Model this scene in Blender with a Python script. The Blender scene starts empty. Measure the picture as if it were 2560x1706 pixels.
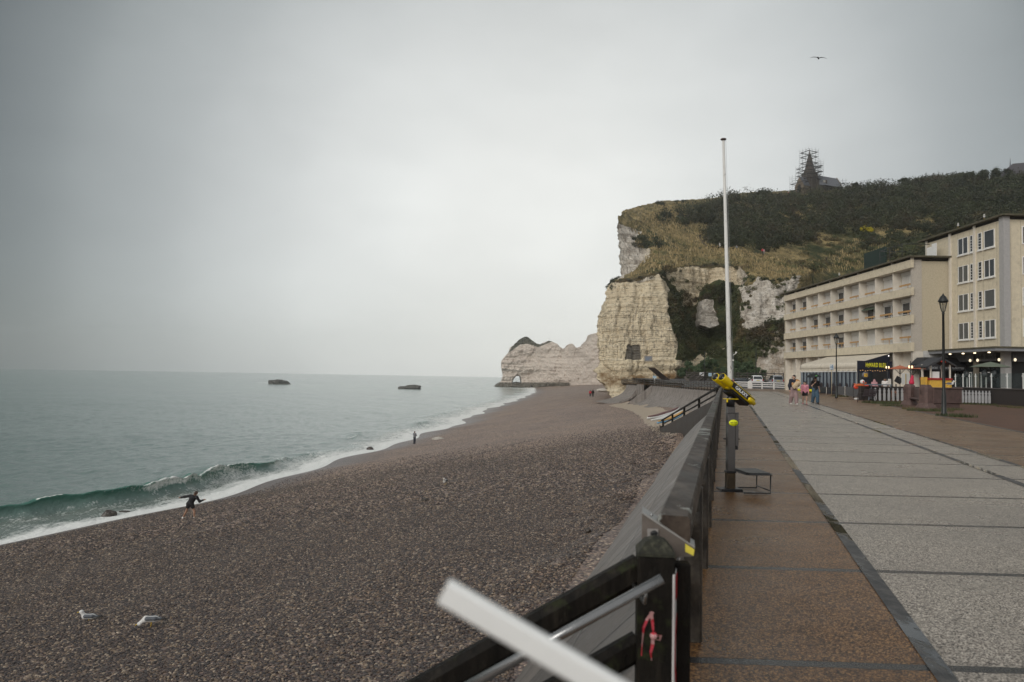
import bpy, bmesh, math, random
import numpy as np
from mathutils import Matrix, Vector, Euler
R = math.radians
sc = bpy.context.scene
col = sc.collection
random.seed(7); rng = np.random.default_rng(11)

# ------------------------------------------------------------------ camera
FPX, CX, CY, CAMZ = 1864.0, 1280.0, 853.0, 1.5          # photograph: 2560 x 1706 pixels
PITCH, ROLL = math.atan(83.5/FPX), R(1.06)
_F = np.array([0, math.cos(PITCH), math.sin(PITCH)])
_R0 = np.array([1.0, 0, 0]); _U0 = np.array([0, -math.sin(PITCH), math.cos(PITCH)])
_Rt = math.cos(ROLL)*_R0 + math.sin(ROLL)*_U0
_Up = -math.sin(ROLL)*_R0 + math.cos(ROLL)*_U0
_C = np.array([0, 0, CAMZ])
cam = bpy.data.cameras.new('camera'); camo = bpy.data.objects.new('camera', cam); col.objects.link(camo)
camo.matrix_world = Matrix(((_Rt[0], _Up[0], -_F[0], 0), (_Rt[1], _Up[1], -_F[1], 0), (_Rt[2], _Up[2], -_F[2], CAMZ), (0, 0, 0, 1)))
cam.sensor_width = 36; cam.lens = 36*FPX/2560; cam.clip_start = .05; cam.clip_end = 20000
cam.dof.use_dof = True; cam.dof.focus_distance = 26; cam.dof.aperture_fstop = 3.6
sc.camera = camo

# ------------------------------------------------------------------ world, sun, exposure
SUN_EL, SUN_AZ = R(28), R(-140)          # azimuth clockwise from +Y (over the sea, behind the left shoulder)
w = bpy.data.worlds.new('World'); sc.world = w; w.use_nodes = True
nt = w.node_tree; nt.nodes.clear()
def N(t, **k):
    n = nt.nodes.new(t)
    for a, b in k.items(): setattr(n, a, b)
    return n
def setin(n, i, v):
    n.inputs[i].default_value = v; return n
out = N('ShaderNodeOutputWorld'); bg = N('ShaderNodeBackground'); bg.inputs[1].default_value = .1
sky = N('ShaderNodeTexSky', sky_type='NISHITA', sun_disc=False, sun_elevation=SUN_EL, sun_rotation=SUN_AZ)
tc = N('ShaderNodeTexCoord')
# thick overcast: brightest low over the bay, heavier overhead and inland
gdir = N('ShaderNodeVectorMath', operation='DOT_PRODUCT')
lobe = Vector((.05, 1, .135)).normalized(); gdir.inputs[1].default_value = lobe
nt.links.new(tc.outputs['Generated'], gdir.inputs[0])
ramp = N('ShaderNodeValToRGB'); cr = ramp.color_ramp; cr.interpolation = 'CARDINAL'
def stop(p, c):
    e = cr.elements.new(p); e.color = (*c, 1)
cr.elements[0].position = 0; cr.elements[0].color = (.40, .405, .405, 1)
cr.elements[1].position = 1; cr.elements[1].color = (.745, .748, .715, 1)
stop(.30, (.38, .39, .385)); stop(.52, (.24, .255, .255)); stop(.70, (.085, .097, .10)); stop(.775, (.135, .15, .152)); stop(.83, (.25, .27, .27)); stop(.89, (.40, .42, .417)); stop(.94, (.565, .58, .568)); stop(.975, (.695, .705, .682))
nt.links.new(gdir.outputs['Value'], ramp.inputs[0])
mp = N('ShaderNodeMapping'); mp.inputs['Scale'].default_value = (2.2, 2.2, 5.0)
nt.links.new(tc.outputs['Generated'], mp.inputs[0])
cl = N('ShaderNodeTexNoise'); cl.inputs['Scale'].default_value = 1.3; cl.inputs['Detail'].default_value = 5; cl.inputs['Roughness'].default_value = .5
nt.links.new(mp.outputs[0], cl.inputs[0])
cm = N('ShaderNodeMapRange'); cm.inputs[1].default_value = .3; cm.inputs[2].default_value = .7; cm.inputs[3].default_value = 9.0; cm.inputs[4].default_value = 10.7
nt.links.new(cl.outputs[0], cm.inputs[0])
mul = N('ShaderNodeVectorMath', operation='SCALE')
nt.links.new(ramp.outputs[0], mul.inputs[0]); nt.links.new(cm.outputs[0], mul.inputs['Scale'])
mx = N('ShaderNodeMix', data_type='RGBA'); mx.inputs[0].default_value = .94
nt.links.new(sky.outputs[0], mx.inputs[6]); nt.links.new(mul.outputs[0], mx.inputs[7])
nt.links.new(mx.outputs[2], bg.inputs[0]); nt.links.new(bg.outputs[0], out.inputs[0])
sun = bpy.data.lights.new('sun', 'SUN'); sun.energy = 1.5; sun.angle = R(40); sun.color = (1, .965, .91)
suno = bpy.data.objects.new('sun', sun); col.objects.link(suno)
_sd = Vector((math.sin(SUN_AZ)*math.cos(SUN_EL), math.cos(SUN_AZ)*math.cos(SUN_EL), math.sin(SUN_EL)))
suno.rotation_euler = _sd.to_track_quat('Z', 'Y').to_euler()
sc.view_settings.view_transform = 'Standard'; sc.view_settings.look = 'None'
sc.view_settings.exposure = 0.3; sc.view_settings.gamma = 1
sc.render.engine = 'CYCLES'
cy = sc.cycles; cy.use_denoising = True; cy.max_bounces = 6; cy.diffuse_bounces = 3; cy.glossy_bounces = 3
cy.transmission_bounces = 4; cy.volume_bounces = 3; cy.transparent_max_bounces = 8; cy.sample_clamp_indirect = 4

# ------------------------------------------------------------------ projection helpers
def ray(px, py):
    return _F + (px-CX)/FPX*_Rt + (CY-py)/FPX*_Up
def P(px, py, Y=None, z=None):
    """world point seen at a photograph pixel, at depth Y or at height z"""
    d = ray(px, py)
    t = Y/d[1] if Y is not None else (z-CAMZ)/d[2]
    return Vector(_C + d*t)
def proj(V):
    V = np.asarray(V, float) - _C
    f = V@_F
    return CX+FPX*(V@_Rt)/f, CY-FPX*(V@_Up)/f
def inpoly(x, y, poly):
    r = np.zeros(np.shape(x), bool); n = len(poly); j = n-1
    for i in range(n):
        xi, yi = poly[i]; xj, yj = poly[j]
        c = ((yi > y) != (yj > y)) & (x < (xj-xi)*(y-yi)/(yj-yi+1e-12)+xi)
        r ^= c; j = i
    return r
_hash = rng.random((64, 64, 64))
def vnoise(p):
    """smooth value noise 0..1 for points (n,3)"""
    p = np.asarray(p, float); i = np.floor(p).astype(int); f = p-i; f = f*f*(3-2*f); i &= 63; j = (i+1) & 63
    x0, y0, z0 = i.T; x1, y1, z1 = j.T; fx, fy, fz = f.T
    a = _hash[x0, y0, z0]*(1-fx)+_hash[x1, y0, z0]*fx; b = _hash[x0, y1, z0]*(1-fx)+_hash[x1, y1, z0]*fx
    c = _hash[x0, y0, z1]*(1-fx)+_hash[x1, y0, z1]*fx; d = _hash[x0, y1, z1]*(1-fx)+_hash[x1, y1, z1]*fx
    return (a*(1-fy)+b*fy)*(1-fz)+(c*(1-fy)+d*fy)*fz
def fbm(p, o=4):
    p = np.asarray(p, float); s = 0; a = .5
    for k in range(o): s = s+a*vnoise(p*2**k+17.3*k); a *= .5
    return s/(1-.5**o)
def sstep(a, b, x):
    t = np.clip((x-a)/(b-a), 0, 1); return t*t*(3-2*t)

# ------------------------------------------------------------------ materials
class G:
    """tiny node-graph writer"""
    def __init__(s, name):
        s.m = bpy.data.materials.new(name); s.m.use_nodes = True; s.t = s.m.node_tree
        s.b = s.t.nodes['Principled BSDF']; s.o = s.t.nodes['Material Output']
    def n(s, t, ins=None, **k):
        nd = s.t.nodes.new(t)
        for a, b in k.items(): setattr(nd, a, b)
        for i, v in (ins or {}).items(): s.put(nd.inputs[i], v)
        return nd
    def put(s, sock, v):
        if isinstance(v, bpy.types.NodeSocket): s.t.links.new(v, sock)
        else:
            if isinstance(v, (tuple, list)) and len(v) == 3 and sock.type == 'RGBA': v = (*v, 1)
            sock.default_value = v
    def pos(s): return s.n('ShaderNodeTexCoord').outputs['Object']
    def geo(s): return s.n('ShaderNodeNewGeometry').outputs['Position']
    def map(s, v, sc): return s.n('ShaderNodeMapping', {0: v, 'Scale': sc}).outputs[0]
    def noise(s, v, scale, detail=4, rough=.55, out=0): return s.n('ShaderNodeTexNoise', {'Vector': v, 'Scale': scale, 'Detail': detail, 'Roughness': rough}).outputs[out]
    def vor(s, v, scale, feature='F1', out=0, rnd=1.0): return s.n('ShaderNodeTexVoronoi', {'Vector': v, 'Scale': scale, 'Randomness': rnd}, feature=feature).outputs[out]
    def mth(s, op, a, b=0.0, c=0.0, clamp=False): return s.n('ShaderNodeMath', {0: a, 1: b, 2: c}, operation=op, use_clamp=clamp).outputs[0]
    def rng(s, v, a, b, c=0.0, d=1.0): return s.n('ShaderNodeMapRange', {0: v, 1: a, 2: b, 3: c, 4: d}).outputs[0]
    def mix(s, f, a, b, blend='MIX'): return s.n('ShaderNodeMix', {0: f, 6: a, 7: b}, data_type='RGBA', blend_type=blend).outputs[2]
    def ramp(s, f, stops):
        nd = s.n('ShaderNodeValToRGB', {0: f}); e = nd.color_ramp.elements
        while len(e) < len(stops): e.new(.5)
        for k, (p, c) in enumerate(stops): e[k].position = p; e[k].color = (*c, 1)
        return nd.outputs[0]
    def attr(s, name, o='Fac'): return s.n('ShaderNodeAttribute', attribute_name=name).outputs[o]
    def xyz(s, v): return s.n('ShaderNodeSeparateXYZ', {0: v}).outputs
    def bump(s, h, strength=.4, dist=.02, nrm=None):
        i = {'Height': h, 'Strength': strength, 'Distance': dist}
        if nrm is not None: i['Normal'] = nrm
        s.put(s.b.inputs['Normal'], s.n('ShaderNodeBump', i).outputs[0])
    def fin(s, base=None, rough=None, metal=None, spec=None):
        if base is not None: s.put(s.b.inputs['Base Color'], base)
        if rough is not None: s.put(s.b.inputs['Roughness'], rough)
        if metal is not None: s.put(s.b.inputs['Metallic'], metal)
        if spec is not None: s.put(s.b.inputs['Specular IOR Level'], spec)
        return s.m
_mats = {}
def mat(name, c, rough=.6, var=.18, scale=6, bump=.15, metal=0, dirt=None, stretch=(1, 1, 1), spec=.5, dist=.01):
    """plain weathered surface: colour varied by noise, optional dirt colour, light bump"""
    if name in _mats: return _mats[name]
    g = G(name); v = g.map(g.pos(), stretch)
    a = g.noise(v, scale, 5); b = g.noise(v, scale*7.3, 3)
    f = g.mth('ADD', g.mth('MULTIPLY', a, .65), g.mth('MULTIPLY', b, .35))
    lo = tuple(x*(1-var) for x in c); hi = tuple(min(1, x*(1+var)) for x in c)
    cc = g.mix(g.rng(f, .35, .65), lo, hi)
    if dirt is not None: cc = g.mix(g.rng(g.noise(v, scale*.6, 6, .65), .52, .72), cc, dirt)
    if bump: g.bump(f, bump, dist)
    _mats[name] = g.fin(cc, rough if not var else g.rng(a, .3, .7, max(0, rough-.08), min(1, rough+.08)), metal, spec)
    return _mats[name]
def emit(name, c, e):
    if name in _mats: return _mats[name]
    g = G(name); g.put(g.b.inputs['Emission Color'], c); g.put(g.b.inputs['Emission Strength'], e)
    _mats[name] = g.fin(c, .4); return _mats[name]
def glassm(name, c=(.05, .06, .07), rough=.06):
    if name in _mats: return _mats[name]
    g = G(name); n1 = g.noise(g.pos(), .8, 2)
    _mats[name] = g.fin(g.mix(n1, tuple(x*.7 for x in c), tuple(x*1.3 for x in c)), rough, 0, .6); return _mats[name]

# ------------------------------------------------------------------ mesh helpers
def link(name, me, m, parent=None):
    o = bpy.data.objects.new(name, me); col.objects.link(o)
    for k in (m if isinstance(m, (list, tuple)) else [m]):
        if k is not None: me.materials.append(k)
    if parent is not None: o.parent = parent
    return o
def fastmesh(name, V, F, m, parent=None, smooth=False, attrs=None):
    V = np.asarray(V, np.float32); F = np.asarray(F, np.int32); k = F.shape[1]
    me = bpy.data.meshes.new(name); me.vertices.add(len(V)); me.vertices.foreach_set('co', V.ravel())
    me.loops.add(F.size); me.loops.foreach_set('vertex_index', F.ravel())
    me.polygons.add(len(F)); me.polygons.foreach_set('loop_start', np.arange(0, F.size, k, dtype=np.int32))
    me.polygons.foreach_set('loop_total', np.full(len(F), k, np.int32))
    me.polygons.foreach_set('use_smooth', np.full(len(F), smooth, bool))
    for a, val in (attrs or {}).items():
        at = me.attributes.new(a, 'FLOAT', 'POINT'); at.data.foreach_set('value', np.asarray(val, np.float32).ravel())
    me.update(calc_edges=True); me.validate()
    return link(name, me, m, parent)
def gridfaces(nu, nv):
    i = np.arange(nu*nv).reshape(nu, nv)
    return np.stack([i[:-1, :-1], i[1:, :-1], i[1:, 1:], i[:-1, 1:]], -1).reshape(-1, 4)
class MB:
    def __init__(s): s.v = []; s.f = []; s.sm = []
    def add(s, vs, fs, smooth=False):
        b = len(s.v); s.v += [tuple(p) for p in vs]; s.f += [tuple(b+i for i in f) for f in fs]; s.sm += [smooth]*len(fs); return s
    def box(s, x0, x1, y0, y1, z0, z1, M=None):
        vs = [Vector((x, y, z)) for z in (z0, z1) for y in (y0, y1) for x in (x0, x1)]
        if M is not None: vs = [M@p for p in vs]
        return s.add(vs, [(0, 2, 3, 1), (4, 5, 7, 6), (0, 1, 5, 4), (2, 6, 7, 3), (0, 4, 6, 2), (1, 3, 7, 5)])
    def cbox(s, x0, x1, y0, y1, z0, z1, c=.01, M=None):
        """box with chamfered vertical and top edges"""
        def ringp(z, i): return [(x0+i+c, y0+i), (x1-i-c, y0+i), (x1-i, y0+i+c), (x1-i, y1-i-c), (x1-i-c, y1-i), (x0+i+c, y1-i), (x0+i, y1-i-c), (x0+i, y0+i+c)]
        rs = [[Vector((*p, z)) for p in ringp(z, i)] for z, i in ((z0, 0), (z1-c, 0), (z1, c))]
        if M is not None: rs = [[M@p for p in r] for r in rs]
        return s.loft(rs, cap=True)
    def loft(s, rings, cap=False, smooth=False, close=True):
        n = len(rings[0]); b = []
        for r in rings: b += list(r)
        fs = []
        for k in range(len(rings)-1):
            for i in range(n if close else n-1):
                j = (i+1) % n; fs.append((k*n+i, k*n+j, (k+1)*n+j, (k+1)*n+i))
        if cap: fs += [tuple(range(n-1, -1, -1)), tuple(range((len(rings)-1)*n, len(rings)*n))]
        return s.add(b, fs, smooth)
    def bar(s, p, q, w, h=None, up=(0, 0, 1), c=.12):
        """rectangular beam from p to q with eased edges, w across, h along up"""
        p = Vector(p); q = Vector(q); h = w if h is None else h; d = (q-p).normalized(); u = Vector(up)
        if abs(d.dot(u)) > .98: u = Vector((0, 1, 0))
        a = d.cross(u).normalized(); u = a.cross(d).normalized(); e = c*min(w, h)
        pr = [(-w/2+e, -h/2), (w/2-e, -h/2), (w/2, -h/2+e), (w/2, h/2-e), (w/2-e, h/2), (-w/2+e, h/2), (-w/2, h/2-e), (-w/2, -h/2+e)]
        return s.loft([[o+a*x+u*y for x, y in pr] for o in (p, q)], cap=True)
    def tube(s, pts, r, n=10, cap=True):
        pts = [Vector(p) for p in pts]; rs = r if isinstance(r, (list, tuple)) else [r]*len(pts); rings = []; a = None
        for i, p in enumerate(pts):
            d = (pts[min(i+1, len(pts)-1)]-pts[max(i-1, 0)]).normalized()
            if a is None: a = d.orthogonal().normalized()
            a = (a-d*a.dot(d)).normalized(); b = d.cross(a)
            rings.append([p+(a*math.cos(t)+b*math.sin(t))*rs[i] for t in (2*math.pi*k/n for k in range(n))])
        return s.loft(rings, cap=cap, smooth=True)
    def lathe(s, prof, o=(0, 0, 0), n=16, M=None, smooth=True):
        o = Vector(o); rings = [[(M@(Vector((r*math.cos(t), r*math.sin(t), z)))) if M is not None else o+Vector((r*math.cos(t), r*math.sin(t), z)) for t in (2*math.pi*k/n for k in range(n))] for r, z in prof]
        return s.loft(rings, cap=True, smooth=smooth)
    def prism(s, poly, d):
        """poly: list of points; extruded by vector d"""
        d = Vector(d); a = [Vector(p) for p in poly]; return s.loft([a, [p+d for p in a]], cap=True)
    def ball(s, c, r, n=10, m=7):
        c = Vector(c); rx = r if isinstance(r, (tuple, list)) else (r, r, r)
        rings = [[c+Vector((rx[0]*math.cos(t)*math.sin(a), rx[1]*math.sin(t)*math.sin(a), -rx[2]*math.cos(a))) for t in (2*math.pi*k/n for k in range(n))] for a in (math.pi*(.06+.88*j/(m-1)) for j in range(m))]
        return s.loft(rings, cap=True, smooth=True)
    def build(s, name, m, parent=None):
        me = bpy.data.meshes.new(name); me.from_pydata(s.v, [], s.f)
        me.polygons.foreach_set('use_smooth', s.sm); me.update()
        bm = bmesh.new(); bm.from_mesh(me); bmesh.ops.recalc_face_normals(bm, faces=bm.faces); bm.to_mesh(me); bm.free()
        return link(name, me, m, parent)
def tag(o, label=None, cat=None, group=None, kind=None):
    for k, v in (('label', label), ('category', cat), ('group', group), ('kind', kind)):
        if v: o[k] = v
    return o
def thing(name, label, cat, loc=(0, 0, 0), rz=0, group=None, rot=None):
    o = bpy.data.objects.new(name, None); col.objects.link(o); o.empty_display_size = .2
    o.location = loc; o.rotation_euler = rot if rot else (0, 0, rz)
    return tag(o, label, cat, group)
def copytree(o, parent=None):
    c = o.copy(); col.objects.link(c)
    if parent is not None: c.parent = parent
    for ch in [x for x in col.objects if x.parent == o]: copytree(ch, c)
    return c
def text(s, name, size, m, parent, M, ext=.01, sx=1.0, align='CENTER', shear=0.0, off=0.0):
    cu = bpy.data.curves.new(name, 'FONT'); cu.body = s; cu.size = size; cu.extrude = ext; cu.align_x = align; cu.align_y = 'CENTER'; cu.shear = shear; cu.offset = off; cu.resolution_u = 3
    t_ = bpy.data.objects.new('tmp', cu); col.objects.link(t_); bpy.context.view_layer.update()
    me = bpy.data.meshes.new_from_object(t_.evaluated_get(bpy.context.evaluated_depsgraph_get())); bpy.data.objects.remove(t_); me.materials.clear()
    o = link(name, me, m, parent); o.matrix_local = M@Matrix.Diagonal((sx, 1, 1, 1)); return o
def frameM(o, x, y):
    """matrix with origin o, local x and y axes"""
    x = Vector(x).normalized(); z = x.cross(Vector(y)).normalized(); y = z.cross(x)
    return Matrix(((x.x, y.x, z.x, o[0]), (x.y, y.y, z.y, o[1]), (x.z, y.z, z.z, o[2]), (0, 0, 0, 1)))

# signed-distance bodies: smooth union of tapered capsules meshed by surface nets
def sdf_mesh(prims, h, k=.03):
    pr = np.array([(*a, *b, r1, r2) for a, b, r1, r2 in prims], float)
    lo = np.minimum(pr[:, :3], pr[:, 3:6]).min(0)-pr[:, 6:].max()-3*h-k; hi = np.maximum(pr[:, :3], pr[:, 3:6]).max(0)+pr[:, 6:].max()+3*h+k
    n = np.ceil((hi-lo)/h).astype(int)+1
    ax = [lo[i]+h*np.arange(n[i]) for i in range(3)]
    X, Y, Z = np.meshgrid(*ax, indexing='ij'); acc = np.zeros(X.shape)
    for q in pr:
        a = q[:3]; d = q[3:6]-a; L = max(d@d, 1e-9)
        t = np.clip(((X-a[0])*d[0]+(Y-a[1])*d[1]+(Z-a[2])*d[2])/L, 0, 1)
        ds = np.sqrt((X-a[0]-t*d[0])**2+(Y-a[1]-t*d[1])**2+(Z-a[2]-t*d[2])**2)-(q[6]+(q[7]-q[6])*t)
        acc += np.exp(np.clip(-ds/k, -40, 40))
    D = -k*np.log(acc+1e-30)
    S = D < 0; c = np.zeros(tuple(n-1), int)
    for i in (0, 1):
        for j in (0, 1):
            for l in (0, 1): c += S[i:n[0]-1+i, j:n[1]-1+j, l:n[2]-1+l]
    act = (c > 0) & (c < 8); idx = -np.ones(act.shape, int); ci = np.argwhere(act); idx[act] = np.arange(len(ci))
    sm = np.zeros((len(ci), 3)); ct = np.zeros(len(ci)); cor = [(i, j, l) for i in (0, 1) for j in (0, 1) for l in (0, 1)]
    for a in cor:
        for b in cor:
            if sum(y-x for x, y in zip(a, b)) == 1 and all(y >= x for x, y in zip(a, b)):
                da = D[ci[:, 0]+a[0], ci[:, 1]+a[1], ci[:, 2]+a[2]]; db = D[ci[:, 0]+b[0], ci[:, 1]+b[1], ci[:, 2]+b[2]]
                m = (da < 0) != (db < 0); t = np.where(m, da/(da-db+1e-30), 0)[:, None]
                sm += np.where(m[:, None], np.array(a)+t*(np.array(b)-np.array(a)), 0); ct += m
    V = lo+h*(ci+sm/np.maximum(ct, 1)[:, None]); F = []
    for axis in range(3):
        u, v = (axis+1) % 3, (axis+2) % 3
        s0 = [slice(1, -1)]*3; s1 = [slice(1, -1)]*3; s0[axis] = slice(0, -1); s1[axis] = slice(1, None)
        A = S[tuple(s0)]; B = S[tuple(s1)]; e = np.argwhere(A != B); fl = A[tuple(e.T)]
        base = e.copy(); base[:, u] += 1; base[:, v] += 1
        q = []
        for du, dv in ((-1, -1), (0, -1), (0, 0), (-1, 0)):
            p = base.copy(); p[:, u] += du; p[:, v] += dv; q.append(idx[tuple(p.T)])
        q = np.stack(q, 1); q[~fl] = q[~fl][:, ::-1]; F.append(q)
    F = np.concatenate(F); return V, F[(F >= 0).all(1)]
def sdf(name, prims, m, parent, h=.02, k=.025, extra=None):
    V, F = sdf_mesh(prims, h, k)
    return fastmesh(name, V, F, m, parent, smooth=True)
def leafcloud(name, centers, radii, per, size, m, parent=None, squash=.8, shell=.55, kind=None):
    """foliage: many small leaf-sprig quads scattered through each clump's volume, denser towards its outside"""
    centers = np.asarray(centers, float); radii = np.asarray(radii, float); n = len(centers)
    rep = np.repeat(np.arange(n), per); N_ = len(rep)
    d = rng.normal(size=(N_, 3)); d /= np.linalg.norm(d, axis=1)[:, None]
    r = (shell+(1-shell)*rng.random(N_))*(.8+.4*rng.random(N_)); d[:, 2] *= squash
    c = centers[rep]+d*(radii[rep]*r)[:, None]
    nrm = d+rng.normal(size=(N_, 3))*.75; nrm /= np.linalg.norm(nrm, axis=1)[:, None]
    a = np.cross(nrm, rng.normal(size=(N_, 3))); a /= np.linalg.norm(a, axis=1)[:, None]; b = np.cross(nrm, a)
    s = (size*(.6+.8*rng.random(N_)))[:, None]
    V = np.stack([c-a*s, c-b*s*.45+a*s*.1, c+a*s, c+b*s*.5], 1).reshape(-1, 3)
    tone = np.repeat(np.clip(rng.random(n)[rep]*.72+rng.random(N_)*.3, 0, 1), 4)
    return fastmesh(name, V, np.arange(N_*4).reshape(-1, 4), m, parent, attrs={'tone': tone})
def leafmat(name, a, b, c=None):
    if name in _mats: return _mats[name]
    g = G(name); t = g.attr('tone'); cc = g.mix(t, a, b)
    if c is not None: cc = g.mix(g.rng(g.noise(g.geo(), .12, 4), .5, .68), cc, c)
    _mats[name] = g.fin(cc, .6, 0, .3); return _mats[name]
def stones(name, n_seed, r, m, parent=None, loc=(0, 0, 0), rough=.35, n=28, mm=18):
    """irregular boulder: squashed ball pushed about by noise"""
    t = np.linspace(0, 2*np.pi, n, endpoint=False); a = np.linspace(.02, np.pi-.02, mm); A, T = np.meshgrid(a, t, indexing='ij')
    d = np.stack([np.cos(T)*np.sin(A), np.sin(T)*np.sin(A), np.cos(A)], -1).reshape(-1, 3)
    V = d*np.array(r)*(1+rough*(fbm(d*1.7+n_seed*7.1, 4)-.5)*2)[:, None]
    i = np.arange(n*mm).reshape(mm, n); j = np.roll(i, -1, 1)
    F = np.stack([i[:-1], i[1:], j[1:], j[:-1]], -1).reshape(-1, 4)
    o = fastmesh(name, V, F, m, parent, smooth=False); o.location = loc; return o
# =================================================================== SETTING: beach, sea, cliffs, hill, promenade
SEA = -9.3
wl = [P(a, b, z=SEA) for a, b in ((0, 1362), (475, 1263), (645, 1216), (880, 1141), (1036, 1096), (1140, 1062), (1210, 1027), (1300, 998), (1338, 981))]
wly = np.array([-60, 5] + [p.y for p in wl] + [640, 900]); _s0 = (wl[1].x-wl[0].x)/(wl[1].y-wl[0].y)
wlx = np.array([wl[0].x-_s0*(wl[0].y+60), wl[0].x-_s0*(wl[0].y-5)] + [p.x for p in wl] + [20, 30])
_yy = np.linspace(-60, 900, 1921); _xx = np.interp(_yy, wly, wlx)
_k = np.hanning(25); _k /= _k.sum(); _xx = np.convolve(np.pad(_xx, 12, 'edge'), _k, 'valid')
def waterX(Y):
    Y = np.asarray(Y, float)
    return np.interp(Y, _yy, _xx) + .55*np.sin(Y*.31+1)*sstep(40, 70, Y)+.9*np.sin(Y*.13)*sstep(70, 140, Y)
def L0(Y): return -.17+.285*Y                      # timber railing line
def footX(Y): return np.interp(Y, [-40, 0, 62, 105, 128, 150, 165, 300, 640, 900], [-14.4, -3.07, 14.6, 22.3, 25, 24, 27, 50, 88, 110])
def footZ(Y): return np.interp(Y, [-40, 62, 105, 150, 300, 640], [-3.0, -3.05, -3.5, -3.75, -3.6, -4.0])
def beachZ(X, Y):
    xw = waterX(Y); u = (X-xw)/(footX(Y)-xw); up = np.clip(u, 0, 1)
    z = SEA+(footZ(Y)-SEA)*(1-(1-up)**1.22)
    z = np.where(u < 0, SEA+np.maximum(u*8, -2.5), z); z = np.where(u > 1, footZ(Y)+(X-footX(Y))*.03, z)
    p = np.stack([X*.09, Y*.035, 0*X], -1).reshape(-1, 3); q = np.stack([X*.5, Y*.3, 0*X+5], -1).reshape(-1, 3)
    m = sstep(0, .15, up)*(1-sstep(.9, 1, up)*.3)
    z = z+sstep(.93, 1.0, u)*((fbm(np.stack([X*.35, Y*.28, 0*X+40], -1).reshape(-1, 3), 3)-.42)*1.5).reshape(np.shape(X))
    tz = (X-xw)*.55+2.2*np.sin(Y*.05)+.9*np.sin(Y*.23); rid = (np.abs((tz/3.1) % 1-.5)*2)**2*.16
    return z+m*rid*np.exp(-((up-.45)/.35)**2)+m*((fbm(p, 3)-.5)*.55+(fbm(q, 2)-.5)*.12).reshape(np.shape(X))
# --- beach
ys = np.concatenate([np.linspace(-25, 8, 18), np.geomspace(9, 720, 330)]); us = np.concatenate([np.linspace(-.12, 0, 8)[:-1], np.linspace(0, 1, 120), np.linspace(1, 2.6, 16)[1:]])
Yb, Ub = np.meshgrid(ys, us, indexing='ij'); xw = waterX(Yb); Xb = xw+Ub*(footX(Yb)-xw); Zb = beachZ(Xb, Yb)
Vb = np.stack([Xb, Yb, Zb], -1).reshape(-1, 3); bx_, by_ = proj(Vb)
sand = inpoly(bx_, by_, [(1520, 1014), (1605, 1000), (1690, 1036), (1760, 1045), (1740, 1075), (1650, 1090), (1612, 1056), (1600, 1040), (1575, 1026)]) & (Vb[:, 1] > 50)
wet = np.maximum(1-sstep(.6, 9, (Xb-xw)), .4*(1-sstep(12, 55, Yb))).ravel()  # waterline wetness, plus lens falloff painted as darkening over the near beach
g = G('shingle'); p = g.geo()
v1 = g.n('ShaderNodeTexVoronoi', {'Vector': g.map(p, (1, 1, 1.6)), 'Scale': 12.0}, feature='F1')
v2 = g.n('ShaderNodeTexVoronoi', {'Vector': p, 'Scale': 30.0}, feature='F1')
rnd = g.xyz(v1.outputs['Color'])[0]; rnd2 = g.xyz(v2.outputs['Color'])[1]
stone = g.ramp(g.mth('ADD', g.mth('MULTIPLY', rnd, .7), g.mth('MULTIPLY', rnd2, .3)), [(.0, (.055, .042, .042)), (.3, (.225, .165, .145)), (.55, (.41, .313, .265)), (.75, (.57, .44, .335)), (.95, (.72, .62, .50))])
gap = g.rng(v1.outputs['Distance'], .2, .7, 1, .4)
stone = g.mix(1.0, stone, gap, 'MULTIPLY')
grain = g.noise(p, 2.2, 9, .82); stone = g.mix(1.0, stone, g.ramp(grain, [(.36, (.55, .53, .52)), (.5, (1.0, .98, .97)), (.64, (1.6, 1.52, 1.42))]), 'MULTIPLY'); big = g.noise(p, .11, 5, .6); stone = g.mix(1.0, stone, g.ramp(big, [(.3, (.80, .78, .80)), (.5, (.98, .96, .95)), (.7, (1.15, 1.1, 1.02))]), 'MULTIPLY')
wet_near_dark = g.attr('wet'); stone = g.mix(g.mth('MULTIPLY', wet_near_dark, .62), stone, (.028, .022, .027))
sandc = g.mix(g.noise(p, 3, 5), (.36, .29, .215), (.47, .39, .30))
cc = g.mix(g.rng(g.mth('ADD', g.attr('sand'), g.mth('MULTIPLY', g.noise(p, 1.6, 4), .5)), .55, .85), stone, sandc)
g.bump(g.mth('ADD', g.mth('MULTIPLY', v1.outputs['Distance'], -1.0), g.mth('MULTIPLY', v2.outputs['Distance'], -.3)), .9, .05)
beach = fastmesh('beach', Vb, gridfaces(len(ys), len(us)), g.fin(cc, g.rng(wet_near_dark, 0, 1, .62, .34), 0, .4), smooth=True, attrs={'wet': wet, 'sand': sand.astype(float)})
tag(beach, kind='structure')
# --- loose shingle lying on the near beach (uncountable): instanced by geometry nodes
ys2 = np.linspace(8.5, 36, 60); us2 = np.linspace(.0, .997, 70); Y2, U2 = np.meshgrid(ys2, us2, indexing='ij')
xw2 = waterX(Y2); Xf2 = footX(Y2); X2 = np.maximum(xw2, -26)+U2*(Xf2-np.maximum(xw2, -26)); Z2 = beachZ(X2, Y2)+.004
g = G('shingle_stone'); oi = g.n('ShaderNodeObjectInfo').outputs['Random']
cc = g.ramp(oi, [(0, (.008, .0055, .006)), (.25, (.022, .014, .013)), (.5, (.050, .033, .028)), (.72, (.105, .070, .047)), (.9, (.21, .148, .092)), (1, (.42, .34, .255))])  # near stones darker than the far shingle: lens falloff put into the colour
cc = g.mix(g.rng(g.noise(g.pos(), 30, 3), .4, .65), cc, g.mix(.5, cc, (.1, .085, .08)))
pebm = g.fin(cc, .45, 0, .5)
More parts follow.
